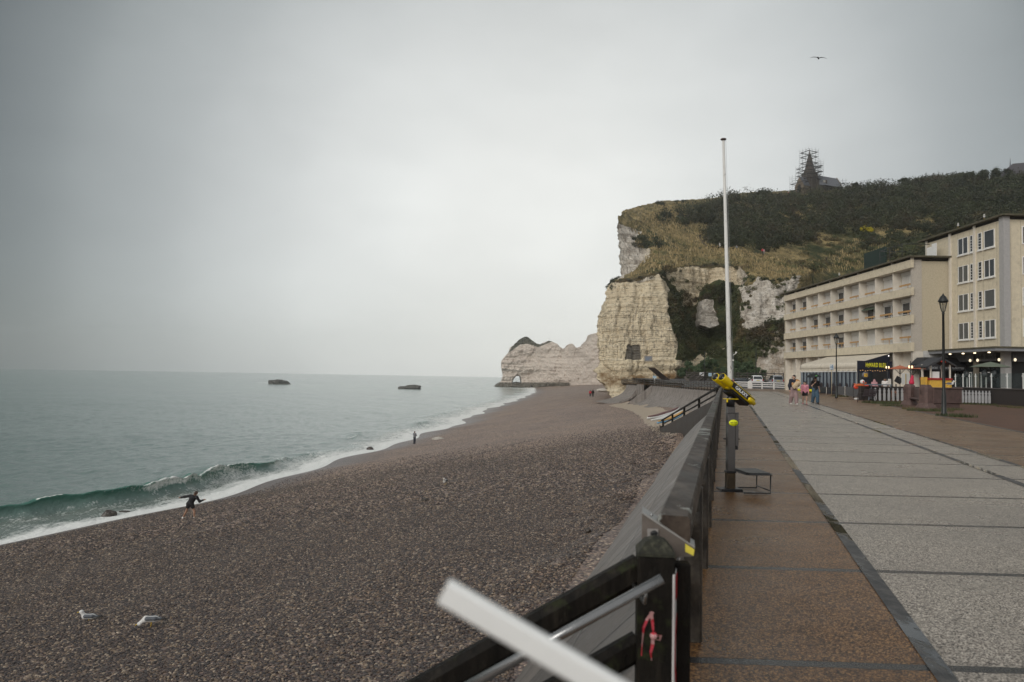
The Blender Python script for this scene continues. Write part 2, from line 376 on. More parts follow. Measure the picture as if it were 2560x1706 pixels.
peb = fastmesh('beach_pebbles', np.stack([X2, Y2, Z2], -1).reshape(-1, 3), gridfaces(60, 70), pebm, attrs={'dens': 1-sstep(22, 35, Y2)}); tag(peb, kind='stuff')
ng = bpy.data.node_groups.new('scatter_pebbles', 'GeometryNodeTree')
ng.interface.new_socket('Geometry', in_out='INPUT', socket_type='NodeSocketGeometry'); ng.interface.new_socket('Geometry', in_out='OUTPUT', socket_type='NodeSocketGeometry')
def GN(t, **k):
    n = ng.nodes.new(t)
    for a, b in k.items(): setattr(n, a, b)
    return n
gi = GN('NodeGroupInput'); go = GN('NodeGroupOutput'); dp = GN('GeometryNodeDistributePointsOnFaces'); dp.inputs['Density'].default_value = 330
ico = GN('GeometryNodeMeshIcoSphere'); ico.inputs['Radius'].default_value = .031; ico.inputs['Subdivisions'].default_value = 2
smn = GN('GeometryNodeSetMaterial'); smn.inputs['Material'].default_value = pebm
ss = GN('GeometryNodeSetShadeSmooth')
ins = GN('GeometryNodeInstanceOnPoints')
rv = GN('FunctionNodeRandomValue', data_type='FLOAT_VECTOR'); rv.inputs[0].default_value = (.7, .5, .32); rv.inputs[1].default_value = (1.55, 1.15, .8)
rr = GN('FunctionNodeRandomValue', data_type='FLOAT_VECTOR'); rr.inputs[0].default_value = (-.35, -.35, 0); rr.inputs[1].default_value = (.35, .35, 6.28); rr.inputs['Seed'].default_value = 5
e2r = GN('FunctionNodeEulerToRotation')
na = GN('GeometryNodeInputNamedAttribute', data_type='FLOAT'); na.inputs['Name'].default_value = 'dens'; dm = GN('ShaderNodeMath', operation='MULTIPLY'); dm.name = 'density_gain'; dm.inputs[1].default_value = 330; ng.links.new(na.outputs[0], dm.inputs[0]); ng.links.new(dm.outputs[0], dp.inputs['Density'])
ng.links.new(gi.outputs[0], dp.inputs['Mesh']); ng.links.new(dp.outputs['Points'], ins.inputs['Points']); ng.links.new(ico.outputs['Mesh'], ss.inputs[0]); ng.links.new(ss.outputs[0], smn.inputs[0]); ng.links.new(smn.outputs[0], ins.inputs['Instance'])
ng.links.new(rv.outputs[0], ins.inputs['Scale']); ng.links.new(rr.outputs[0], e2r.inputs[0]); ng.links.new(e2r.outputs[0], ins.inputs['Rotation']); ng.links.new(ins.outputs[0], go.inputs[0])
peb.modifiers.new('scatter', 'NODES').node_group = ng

ys3 = np.linspace(22, 100, 90); Y3, U3 = np.meshgrid(ys3, np.linspace(.06, .997, 60), indexing='ij'); xw3 = waterX(Y3); X3 = xw3+U3*(footX(Y3)-xw3); Z3 = beachZ(X3, Y3)+.004
peb3 = fastmesh('beach_pebbles', np.stack([X3, Y3, Z3], -1).reshape(-1, 3), gridfaces(90, 60), pebm, attrs={'dens': sstep(22, 34, Y3)*(1-sstep(34, 82, Y3))}); tag(peb3, kind='stuff'); peb3.data.materials.clear(); peb3.data.materials.append(beach.data.materials[0])
ng2 = ng.copy(); ng2.nodes['density_gain'].inputs[1].default_value = 48; [n for n in ng2.nodes if n.bl_idname == 'GeometryNodeMeshIcoSphere'][0].inputs['Radius'].default_value = .058; [n for n in ng2.nodes if n.bl_idname == 'GeometryNodeMeshIcoSphere'][0].inputs['Subdivisions'].default_value = 1
peb3.modifiers.new('scatter', 'NODES').node_group = ng2

# --- sea: one sheet with real swell and breakers
ang = np.radians(np.linspace(-66, 16, 760)); rad = np.concatenate([np.linspace(18, 40, 40)[:-1], np.geomspace(40, 132, 460)[:-1], np.geomspace(132, 2600, 270)])
Rr, An = np.meshgrid(rad, ang, indexing='ij'); Xs = Rr*np.sin(An); Ys = Rr*np.cos(An)
t = (waterX(Ys)-Xs)*.92
Yc = Ys+Xs*.35
def env(c, w_, y=Ys): return np.exp(-((y-c)/w_)**2)
pn = np.stack([Ys*.22, 0*Ys, 0*Ys+3], -1).reshape(-1, 3); wob = (fbm(pn, 3)-.5).reshape(Ys.shape)
wob2 = (fbm(np.stack([Ys*.75, 0*Ys+4, 0*Ys], -1).reshape(-1, 3), 4)-.5).reshape(Ys.shape)
tc1 = np.interp(Ys, [30, 53, 68, 94, 120], [9.5, 8.0, 5.2, 5.0, 4.5])+wob*1.1+wob2*.55
A1 = np.interp(Ys, [20, 46, 62, 74, 86, 100, 116], [.8, .95, 1.25, 1.3, .6, .15, 0])*(1+wob*.6+wob2*.5)
def crest(t, tc, A, wf, wb):
    s = t-tc; h = np.where(s < 0, np.exp(-(s/wf)**2), np.exp(-(s/wb)**2)); return A*h, h
h1, s1 = crest(t, tc1, A1, .75, 3.2)
A2 = .55*env(126, 7)*(1+wob); h2, s2 = crest(t, 9.3+wob*1.5, A2, .6, 2.0)
A3 = .6*env(160, 9)*(1+wob); h3, s3 = crest(t, 7.4+wob*1.5, A3, .6, 2.0)
A4 = .45*env(193, 12)*(1+wob); h4, s4 = crest(t, 8.5+wob*2, A4, .7, 2.0)
far_ = sstep(2, 30, t)
q = np.stack([Xs*.12+Ys*.05, Ys*.045, 0*Xs], -1).reshape(-1, 3); sw = (fbm(q, 3)-.5).reshape(Xs.shape)
chop = (fbm(np.stack([Xs*.9, Ys*.5, 0*Xs+9], -1).reshape(-1, 3), 3)-.5).reshape(Xs.shape)
Zs = SEA+h1+h2+h3+h4+sw*.5*far_+chop*.34*sstep(.5, 6, t)*np.clip(260/Rr, 0, 1)-.12*np.exp(-((t-tc1+2.2)/1.2)**2)*(A1 > .3)+.05*(1-sstep(0, 3, t))
curl = .75*(A1*s1**4)+.5*(A2*s2**4+A3*s3**4)
Xs = Xs+curl*.93
fw = np.interp(Ys, [20, 45, 60, 100, 200, 400], [1.2, 1.5, 2.9, 4.6, 6.5, 7.5])*(1+wob*.8)
foam = (1-sstep(.75, 1.35, t/fw))*(.64+.36*(1-sstep(.1, .65, t/fw)))
foam = np.maximum(foam, .55*(1-sstep(1, 2.0, t/fw)))
st = np.exp(-((t-tc1+.25)/.55)**2)*(env(66, 4.5)+.9*env(73.5, 2.2)+.35*env(59, 6))
foam = np.maximum(foam, np.clip(st*1.1, 0, 1)*.66)
foam = np.maximum(foam, .75*np.exp(-((t-tc1-.1)/.16)**2)*np.clip(A1, 0, 1)*(wob > -.05))
foam = np.maximum(foam, .7*(np.exp(-((t-9.0)/.35)**2)*env(121, 3)))
def rockfoam(px, py, wx, wy):
    c = P(px, py, z=SEA); return .85*np.exp(-((Xs-c.x)/wx)**2-((Ys-c.y)/wy)**2)
for a in ((672, 958, 16, 9), (745, 962, 22, 6), (712, 961, 20, 7), (1065, 958, 22, 16), (1175, 971, 16, 9), (1160, 960, 14, 22), (1290, 971, 30, 14)): foam = np.maximum(foam, rockfoam(*a))
g = G('sea_water'); p = g.geo(); pw = g.map(p, (1, .55, 1))
n1 = g.noise(pw, .55, 5, .6); n2 = g.noise(g.map(p, (1, .6, 1)), 2.6, 4, .6); nf = g.noise(g.map(p, (1, .45, 1)), 1.1, 8, .72); nf2 = g.noise(p, 5, 5, .6)
fa = g.attr('foam'); fm = g.rng(g.mth('ADD', fa, g.mth('MULTIPLY', g.mth('ADD', g.mth('MULTIPLY', nf, .55), g.mth('MULTIPLY', nf2, .45)), 1.7)), 1.30, 1.58)
body = g.mix(g.noise(g.map(p, (.35, 1, 1)), .03, 4), (.125, .185, .17), (.20, .265, .245))
body = g.mix(g.attr('face'), body, g.mix(g.noise(g.map(p, (1, .5, 1)), 1.3, 5, .65), (.018, .09, .065), (.075, .24, .18)))
body = g.mix(g.attr('murk'), body, (.20, .205, .175))
g.bump(g.mth('ADD', g.mth('MULTIPLY', n1, 1.0), g.mth('MULTIPLY', n2, .45)), .85, .4)
cc = g.mix(fm, body, (.82, .83, .80))
seam = g.fin(cc, g.rng(fm, 0, 1, .16, .75), 0, .5)
face = np.clip((s1*(t < tc1+.3)*np.clip(A1, 0, 1)*1.15)+(s2*(t < 9.4)*A2+s3*(t < 7.6)*A3+s4*(t < 8.7)*A4)*1.1, 0, 1)
murk = (1-sstep(.0, 1.0, np.where(Ys < 110, (t-tc1+2.2)*.6, (t-1)/8)))*(.45+.35*sstep(60, 120, Ys))
foam = np.maximum(foam, .42*((t > 0) & (t < tc1-.8)))
sea = fastmesh('sea', np.stack([Xs, Ys, Zs], -1).reshape(-1, 3), gridfaces(len(rad), len(ang)), seam, smooth=True, attrs={'foam': foam, 'face': face, 'murk': murk})
tag(sea, kind='structure')
seabed = fastmesh('seabed', [(-2450, -280, -14), (1450, -280, -14), (1450, 2650, -14), (-2450, 2650, -14)], [(0, 1, 2, 3)], mat('seabed', (.05, .07, .065))); tag(seabed, kind='structure')

# --- main cliff and hill: one surface through surveyed control points
cols = [
 [(1545, 962, 330), (1530, 930, 330), (1522, 830, 330), (1545, 712, 330), (1570, 692, 330), (1572, 688, 330), (1572, 610, 330), (1572, 560, 330), (1590, 553, 380)],
 [(1535, 1000, 168), (1507, 938, 177), (1500, 830, 182), (1525, 709, 187), (1553, 693, 200), (1556, 688, 226), (1550, 612, 232), (1547, 552, 236), (1562, 548, 290)],
 [(1545, 1000, 167), (1520, 925, 175), (1510, 825, 179), (1535, 704, 184), (1560, 691, 200), (1566, 682, 226), (1565, 606, 234), (1554, 541, 240), (1570, 536, 300)],
 [(1562, 995, 166), (1552, 915, 174), (1545, 820, 178), (1560, 699, 182), (1580, 688, 200), (1590, 675, 226), (1598, 600, 238), (1580, 533, 252), (1592, 527, 310)],
 [(1620, 985, 171), (1618, 915, 175), (1615, 815, 178), (1615, 691, 182), (1625, 665, 205), (1632, 625, 230), (1650, 570, 252), (1645, 515, 277), (1650, 509, 335)],
 [(1690, 970, 173), (1690, 900, 175), (1674, 815, 178), (1649, 686, 184), (1668, 660, 210), (1690, 625, 235), (1700, 570, 262), (1700, 508, 292), (1702, 503, 350)],
 [(1700, 965, 180), (1707, 885, 188), (1697, 790, 200), (1664, 684, 203), (1690, 655, 217), (1712, 622, 238), (1728, 565, 270), (1735, 505, 302), (1737, 500, 360)],
 [(1745, 962, 183), (1740, 880, 193), (1722, 780, 210), (1720, 669, 216), (1730, 652, 223), (1745, 620, 241), (1755, 560, 276), (1762, 503, 312), (1764, 499, 370)],
 [(1792, 960, 184), (1785, 865, 197), (1777, 770, 214), (1785, 664, 220), (1790, 650, 227), (1792, 613, 246), (1800, 560, 282), (1810, 499, 322), (1812, 495, 380)],
 [(1840, 958, 184), (1838, 855, 196), (1836, 760, 206), (1846, 668, 214), (1842, 645, 223), (1842, 612, 243), (1850, 550, 286), (1857, 489, 332), (1858, 485, 390)],
 [(1864, 957, 180), (1861, 845, 187), (1857, 760, 192), (1872, 690, 197), (1886, 660, 215), (1892, 630, 240), (1893, 560, 282), (1906, 487, 337), (1907, 483, 395)],
 [(1908, 956, 178), (1906, 850, 184), (1902, 760, 188), (1917, 704, 193), (1928, 668, 213), (1934, 640, 240), (1942, 570, 282), (1956, 484, 347), (1957, 480, 400)],
 [(1958, 955, 176), (1962, 850, 182), (1966, 770, 188), (1987, 696, 196), (1992, 680, 213), (1996, 650, 241), (2002, 580, 283), (2012, 481, 352), (2012, 477, 405)],
 [(2040, 952, 180), (2040, 850, 198), (2040, 780, 212), (2042, 705, 228), (2050, 662, 245), (2060, 622, 262), (2074, 560, 293), (2100, 479, 357), (2100, 474, 410)],
 [(2200, 950, 185), (2200, 800, 220), (2200, 725, 235), (2200, 662, 250), (2200, 622, 262), (2200, 592, 276), (2200, 540, 302), (2200, 474, 352), (2200, 468, 410)],
 [(2400, 950, 185), (2400, 760, 220), (2400, 685, 235), (2400, 622, 250), (2400, 592, 260), (2400, 562, 271), (2400, 512, 296), (2400, 462, 337), (2400, 455, 400)],
 [(2560, 950, 185), (2560, 750, 218), (2560, 660, 232), (2560, 590, 248), (2560, 562, 258), (2560, 535, 269), (2560, 490, 292), (2560, 446, 325), (2560, 440, 390)],
 [(2950, 950, 185), (2950, 720, 216), (2950, 620, 230), (2950, 560, 246), (2950, 535, 256), (2950, 505, 266), (2950, 465, 290), (2950, 425, 320), (2950, 420, 390)]]
CP = np.array([[P(a, b, Y=c) for a, b, c in cc_] for cc_ in cols])
cu = np.array([0, .6, .8, 1.0, 1.5, 2.1, 2.35, 2.8, 3.3, 3.75, 4.05, 4.5, 5.0, 5.6, 6.6, 7.8, 8.8, 10.0])
def resample(A, x, xn):                      # monotone-ish cubic along axis 0
    m = np.gradient(A, x, axis=0, edge_order=1); d = np.diff(A, axis=0)/np.diff(x)[:, None, None]
    lim = np.zeros_like(m); lim[1:-1] = np.where(d[:-1]*d[1:] > 0, np.minimum(np.abs(d[:-1]), np.abs(d[1:]))*1.6, 0); lim[0] = np.abs(d[0]); lim[-1] = np.abs(d[-1])
    m = np.sign(m)*np.minimum(np.abs(m), lim)
    i = np.clip(np.searchsorted(x, xn)-1, 0, len(x)-2); h = (x[i+1]-x[i])[:, None, None]; s = ((xn-x[i])[:, None, None])/h
    return (2*s**3-3*s**2+1)*A[i]+(s**3-2*s**2+s)*h*m[i]+(-2*s**3+3*s**2)*A[i+1]+(s**3-s**2)*h*m[i+1]
un = np.concatenate([np.linspace(0, .6, 14)[:-1], np.linspace(.6, 5.0, 430)[:-1], np.linspace(5, 10, 150)])
vn_ = np.concatenate([np.linspace(0, 3, 210)[:-1], np.linspace(3, 5, 60)[:-1], np.linspace(5, 7, 110)[:-1], np.linspace(7, 8, 10)])
T1 = resample(CP, cu, un); T2 = resample(np.swapaxes(T1, 0, 1), np.arange(9.), vn_); T = np.swapaxes(T2, 0, 1).copy()
nu, nv = T.shape[:2]
def normals(T):
    a = np.gradient(T, axis=0); b = np.gradient(T, axis=1); n = np.cross(a, b); n /= np.linalg.norm(n, axis=-1, keepdims=True)+1e-9
    return np.where(n[..., 1:2] > .3, -n, n) if False else n
nm = normals(T); sgn = np.where((nm*(np.array([0, -1, .6]))).sum(-1) < 0, -1, 1)[..., None]; nm = nm*sgn
tpx, tpy = proj(T.reshape(-1, 3)); tpx = tpx.reshape(nu, nv); tpy = tpy.reshape(nu, nv)
jx = (fbm(T.reshape(-1, 3)*.2, 5)-.5).reshape(nu, nv)*30; jy = (fbm(T.reshape(-1, 3)*.2+50, 5)-.5).reshape(nu, nv)*30
def reg(poly, j=1.0): return inpoly(tpx+jx*j, tpy+jy*j, poly)
rockA = reg([(1480, 1010), (1480, 700), (1527, 706), (1560, 701), (1647, 689), (1672, 722), (1668, 756), (1678, 819), (1693, 858), (1690, 900), (1704, 925), (1696, 1010)], .5)
rockC = reg([(1530, 551), (1562, 566), (1606, 580), (1586, 601), (1600, 613), (1630, 622), (1622, 650), (1574, 682), (1555, 693), (1530, 692)], .6)
rockD = reg([(1650, 692), (1680, 677), (1732, 668), (1785, 665), (1858, 672), (1864, 700), (1845, 714), (1800, 702), (1762, 712), (1744, 745), (1735, 765), (1712, 770), (1702, 735), (1678, 704)])
rockB = reg([(1848, 716), (1885, 702), (1896, 690), (1932, 716), (1960, 708), (2000, 690), (1990, 745), (1965, 790), (1960, 814), (1930, 806), (1908, 832), (1880, 832), (1866, 815), (1848, 805), (1852, 760)])
rockE = reg([(1905, 875), (1935, 838), (1985, 825), (1990, 970), (1918, 960), (1893, 915)])
rockF = reg([(1690, 905), (1740, 893), (1800, 880), (1830, 868), (1790, 893), (1740, 908), (1700, 925)])
rockG = reg([(1690, 826), (1760, 826), (1756, 842), (1690, 850)])
rock = (rockA | rockC | rockD | rockB | rockE | rockF | rockG).astype(float)
V3 = T.reshape(-1, 3)
# relief: chalk beds, ribs and hollows on rock; soft lumps on turf
zz = T[..., 2]; bed = np.zeros((nu, nv))
zt = zz+(fbm(V3*.035, 3)-.5).reshape(nu, nv)*3.0
for fr, am in ((.36, .34), (.83, .26), (1.9, .18)):
    bed += am*(np.abs(((zt*fr+am*9) % 1)-.5)*2-.5)
rib = (fbm(V3*np.array([.22, .22, .05]), 4)-.5).reshape(nu, nv)*2.5+(fbm(V3*np.array([.8, .8, .6]), 4)-.5).reshape(nu, nv)*1.4-.7*np.clip(.1-np.abs(fbm(V3*np.array([.3, .3, .04])+70, 3)-.5).reshape(nu, nv), 0, 1)*10
bw = np.where(tpx > 1800, .25, np.where(tpy < 700, .6, .8)); bed = bed*bw+(1-bw)*((fbm(V3*np.array([.45, .45, .12])+31, 4)-.5).reshape(nu, nv)*4.2)
rs = rock.copy()
for _ in range(3):
    rs[1:-1, 1:-1] = (rs[1:-1, 1:-1]*2+rs[:-2, 1:-1]+rs[2:, 1:-1]+rs[1:-1, :-2]+rs[1:-1, 2:])/6
lump = (fbm(V3*.09+9, 4)-.5).reshape(nu, nv)*2.6+(fbm(V3*.5+3, 3)-.5).reshape(nu, nv)*.7
notch = -.9*np.exp(-((zz-(CAMZ+.2+(zz*0)))/1.6)**2)*rockA-1.3*np.exp(-((tpy-925)/6)**2)*rockA
patch = inpoly(tpx+jx*.2, tpy+jy*.2, [(1568, 862), (1602, 861), (1606, 896), (1564, 897)])
T = T+nm*(rs*(bed+rib*.75)+(1-rs)*lump+notch-.5*patch)[..., None]
lip = np.exp(-((tpy-np.interp(tpx, [1500, 1527, 1560, 1654, 1732, 1785, 1858], [718, 706, 699, 682, 667, 664, 670]))/4.5)**2)*(tpx < 1870)
g = G('cliff_and_turf'); p = g.geo(); z = g.xyz(p)[2]
dist_ = g.mth('ADD', z, g.mth('MULTIPLY', g.noise(p, .04, 3), 5.0))
b1 = g.n('ShaderNodeTexNoise', {'Vector': g.map(p, (.10, .10, 2.0)), 'Scale': 1.0, 'Detail': 8.0, 'Roughness': .65}).outputs[0]
b2 = g.n('ShaderNodeTexNoise', {'Vector': g.map(p, (.35, .35, 3.4)), 'Scale': 1.0, 'Detail': 5.0, 'Roughness': .7}).outputs[0]
streak = g.n('ShaderNodeTexNoise', {'Vector': g.map(p, (2.6, 2.6, .22)), 'Scale': 1.0, 'Detail': 5.0}).outputs[0]
pit = g.noise(p, 1.5, 6, .7)
chalk = g.ramp(b1, [(.26, (.40, .32, .22)), (.40, (.58, .485, .34)), (.55, (.69, .595, .43)), (.75, (.77, .69, .54))])
chalk = g.mix(g.attr('white'), chalk, g.mix(1.0, g.ramp(g.noise(p, .35, 7, .7), [(.34, (.26, .225, .19)), (.5, (.60, .55, .48)), (.66, (.74, .70, .64))]), g.ramp(b1, [(.3, (.7, .68, .65)), (.6, (1, 1, 1))]), 'MULTIPLY'))
line = g.rng(b2, .36, .44, .5, 0); chalk = g.mix(g.mth('MULTIPLY', line, g.rng(g.noise(p, .3, 4), .4, .6)), chalk, (.16, .135, .10))
flint = g.rng(g.mth('ABSOLUTE', g.mth('SUBTRACT', g.mth('FRACT', g.mth('ADD', g.mth('MULTIPLY', z, .27), g.mth('MULTIPLY', g.noise(p, .10, 4), 1.6))), .5)), .0, .04, .6, 0)
flint = g.mth('MULTIPLY', flint, g.rng(g.noise(p, .55, 4), .42, .58)); chalk = g.mix(flint, chalk, (.085, .075, .06))
chalk = g.mix(g.mth('MULTIPLY', g.rng(pit, .55, .64), .8), chalk, (.10, .085, .06)); pit2 = g.noise(g.map(p, (.8, .8, 2.2)), .9, 8, .78); chalk = g.mix(g.mth('MULTIPLY', g.rng(pit2, .57, .66), .6), chalk, (.13, .12, .075))
chalk = g.mix(g.mth('MULTIPLY', g.rng(streak, .5, .72), g.attr('stain')), chalk, (.17, .15, .125))
chalk = g.mix(g.mth('MULTIPLY', g.attr('clay'), g.rng(g.noise(p, .45, 5), .33, .6)), chalk, (.19, .115, .05))
chalk = g.mix(g.mth('MULTIPLY', g.attr('patch'), .9), chalk, (.10, .092, .082))
gn = g.noise(g.map(p, (1, 1, .5)), .32, 8, .72); gn2 = g.noise(p, 1.4, 6, .75); gf = g.mth('ADD', g.mth('MULTIPLY', gn, .6), g.mth('MULTIPLY', gn2, .4))
dry = g.ramp(gf, [(.36, (.045, .044, .022)), (.44, (.12, .10, .05)), (.52, (.28, .215, .10)), (.62, (.42, .33, .17))])
grn = g.ramp(gf, [(.35, (.018, .026, .014)), (.48, (.042, .055, .025)), (.58, (.085, .085, .035)), (.7, (.15, .12, .055))])
turf = g.mix(g.rng(g.mth('ADD', g.attr('dry'), g.mth('MULTIPLY', g.mth('SUBTRACT', g.noise(p, .06, 7, .68), .5), 3.2)), .35, .85), grn, dry)
turf = g.mix(g.mth('MULTIPLY', g.attr('soil'), g.rng(gn2, .35, .55)), turf, (.045, .03, .022))
rk = g.rng(g.mth('ADD', g.attr('rock'), g.mth('MULTIPLY', g.mth('SUBTRACT', g.noise(p, .5, 6, .7), .5), 1.1)), .42, .58)
cc = g.mix(rk, turf, chalk)
g.bump(g.mth('ADD', g.mth('MULTIPLY', pit, 1.3), g.mth('MULTIPLY', b2, .6)), .9, .5)
dryw = sstep(0, 1, 1-(inpoly(tpx, tpy, [(1690, 830), (2600, 690), (2600, 1000), (1690, 1000)]) | inpoly(tpx, tpy, [(1650, 690), (1860, 690), (1860, 900), (1660, 900)])).astype(float))*np.where(tpx > 2020, .5, .78)
white = np.clip(np.maximum(sstep(1840, 1860, tpx), 1-sstep(1600, 1650, tpx)*(tpy < 700)-(tpy > 700)*1.0), 0, 1)
cl = sstep(922, 936, tpy)*(1-sstep(958, 972, tpy))*(tpx < 1705)*.95+np.where(rockE, .45, 0)+np.where(rockG, .9, 0)+np.where(rockD, .25, 0)
cliff = fastmesh('cliff', T.reshape(-1, 3), gridfaces(nu, nv), g.fin(cc, .9, 0, .2), smooth=False,
    attrs={'rock': rs, 'dry': dryw, 'soil': np.maximum(lip*.9, (rockD | rockB)*0.0), 'white': white, 'stain': sstep(740, 800, tpy)*(1-sstep(885, 905, tpy))*(tpx < 1700)*.85, 'clay': cl, 'patch': patch})
tag(cliff, kind='structure')
_ar = np.linalg.norm(np.cross(np.gradient(T, axis=0), np.gradient(T, axis=1)), axis=-1).ravel()
TF = T.reshape(-1, 3); TPX, TPY = tpx.ravel(), tpy.ravel()
def on_hill(px, py, n=1):
    i = np.argmin((TPX-px)**2+(TPY-py)**2+(np.abs(TF[:, 1]-330) < .01)*1e6); return Vector(TF[i])

# --- cut-out rock masses with true thickness: far headland with its arch, and the pinnacle in the hollow
def slab_mass(name, outline, holes, Yf, thick, m, step=1.0, relief=2.0, attrs=None, depthf=None):
    xs = [a for a, b in outline]; yss = [b for a, b in outline]
    gx = np.arange(min(xs)-2*step, max(xs)+2*step, step); gy = np.arange(min(yss)-2*step, max(yss)+2*step, step)
    GX, GY = np.meshgrid(gx, gy, indexing='ij'); cxm = (GX[:-1, :-1]+step/2); cym = (GY[:-1, :-1]+step/2)
    ins_ = inpoly(cxm, cym, outline)
    for h in holes: ins_ &= ~inpoly(cxm, cym, h)
    nx, ny = GX.shape; k = np.arange(nx*ny).reshape(nx, ny)
    yv = Yf(GX) if callable(Yf) else np.full(GX.shape, float(Yf))
    dirs = _F[None]+((GX.ravel()-CX)/FPX)[:, None]*_Rt[None]+((CY-GY.ravel())/FPX)[:, None]*_Up[None]
    Vf = _C+dirs*(yv.ravel()/dirs[:, 1])[:, None]
    # rounded towards its edges, bedded relief on the front
    e = ins_.astype(float); ed = np.zeros(GX.shape); ed[:-1, :-1] += e; ed[1:, :-1] += e; ed[:-1, 1:] += e; ed[1:, 1:] += e; ed /= 4
    for _ in range(int(5/step)+2):
        c_ = ed.copy(); c_[1:-1, 1:-1] = (ed[1:-1, 1:-1]*2+ed[:-2, 1:-1]+ed[2:, 1:-1]+ed[1:-1, :-2]+ed[1:-1, 2:])/6; ed = c_
    rr_ = (fbm(Vf*np.array([.06, .06, .12]), 4)-.5)*relief*3+(np.abs(((Vf[:, 2]*.35) % 1)-.5)-.25)*relief*.22+(fbm(Vf*.5, 3)-.5)*relief*.7
    Vf2 = Vf.copy(); Vf2[:, 1] += (1-sstep(.35, 1, ed.ravel()))*thick*.45-rr_
    Vk = Vf2.copy(); Vk[:, 1] = yv.ravel()+thick
    Vk[:, :] = Vk; ci, cj = np.nonzero(ins_)
    f = np.stack([k[ci, cj], k[ci+1, cj], k[ci+1, cj+1], k[ci, cj+1]], 1); o = nx*ny; F = [f, f[:, ::-1]+o]
    pad = np.pad(ins_, 1)
    for di, dj, a, b in ((-1, 0, (0, 1), (0, 0)), (1, 0, (1, 0), (1, 1)), (0, -1, (0, 0), (1, 0)), (0, 1, (1, 1), (0, 1))):
        m_ = ~pad[ci+1+di, cj+1+dj]; ii, jj = ci[m_], cj[m_]
        p0 = k[ii+a[0], jj+a[1]]; p1 = k[ii+b[0], jj+b[1]]; F.append(np.stack([p0, p1, p1+o, p0+o], 1))
    F = np.concatenate(F); Va = np.concatenate([Vf2, Vk]); used = np.unique(F); re_ = -np.ones(len(Va), int); re_[used] = np.arange(len(used))
    at = {n_: np.concatenate([fn(GX, GY).ravel()]*2)[used] for n_, fn in (attrs or {}).items()}
    return fastmesh(name, Va[used], re_[F], m, smooth=False, attrs=at)
g = G('far_chalk'); p = g.geo()
b1 = g.n('ShaderNodeTexNoise', {'Vector': g.map(p, (.03, .03, .7)), 'Scale': 1.0, 'Detail': 7.0, 'Roughness': .65}).outputs[0]
b2 = g.noise(p, .22, 6, .7)
cc = g.ramp(g.mth('ADD', g.mth('MULTIPLY', b1, .65), g.mth('MULTIPLY', b2, .35)), [(.26, (.30, .25, .215)), (.45, (.46, .395, .34)), (.58, (.54, .475, .41)), (.78, (.62, .56, .49))])
cc = g.mix(g.rng(g.mth('ADD', g.attr('cap'), g.mth('MULTIPLY', g.mth('SUBTRACT', b2, .5), .8)), .4, .6), cc, (.05, .05, .03))
cc = g.mix(g.rng(g.mth('ADD', g.attr('tide'), g.mth('MULTIPLY', g.mth('SUBTRACT', b2, .5), .6)), .4, .6), cc, (.10, .09, .07))
farm = g.fin(cc, .9, 0, .2)
FO = [(1234, 967), (1238, 962), (1251, 955), (1256, 940), (1252, 919), (1252, 903), (1259, 893), (1270, 881), (1274, 869), (1279, 864), (1284, 863), (1287, 857), (1291, 855), (1297, 848), (1303, 845), (1309, 841), (1317, 840), (1324, 843), (1328, 847), (1335, 852), (1341, 857), (1351, 860), (1358, 856), (1365, 854), (1372, 850), (1379, 851), (1386, 855), (1395, 858), (1400, 865), (1406, 869), (1413, 872), (1417, 868), (1422, 866), (1425, 860), (1430, 857), (1435, 860), (1439, 866), (1445, 871), (1450, 867), (1455, 867), (1460, 863), (1466, 863), (1467, 856), (1471, 855), (1473, 850), (1477, 851), (1480, 843), (1482, 840), (1484, 832), (1487, 832), (1500, 829), (1530, 822), (1580, 815), (1580, 985), (1234, 985)]
FH = [[(1281.5, 957.5), (1284, 949), (1291, 941), (1299, 941), (1301.5, 950), (1302.5, 958), (1292, 956)], [(1325, 970.5), (1329, 965), (1331.5, 970.5)]]
far_cliff = slab_mass('far_cliff', FO, FH, lambda x: np.interp(x, [1234, 1330, 1420, 1480, 1580], [640, 632, 600, 560, 520]), 45, farm, .75, 4.6,
    {'cap': lambda x, y: inpoly(x, y, [(1270, 884), (1290, 850), (1317, 836), (1345, 850), (1362, 862), (1345, 868), (1318, 860), (1300, 862)])*1.0+inpoly(x, y, [(1355, 862), (1379, 847), (1385, 852), (1362, 862)])*.8, 'tide': lambda x, y: sstep(954, 959, y)*(1-sstep(1400, 1450, x))})
tag(far_cliff, kind='structure')
pinnacle = slab_mass('rock_outcrop', [(1751, 814), (1749, 803), (1752, 795), (1751, 785), (1755, 776), (1753, 766), (1757, 758), (1758, 751), (1764, 751), (1768, 746), (1776, 749), (1785, 748), (1787, 757), (1785, 768), (1789, 777), (1794, 783), (1793, 790), (1798, 795), (1797, 803), (1802, 812), (1790, 818), (1775, 822), (1763, 817)], [], 196, 5, cliff.data.materials[0], .5, 1.3, {'rock': lambda x, y: 0*x+1.0, 'white': lambda x, y: 0*x+1.0})
tag(pinnacle, kind='structure')

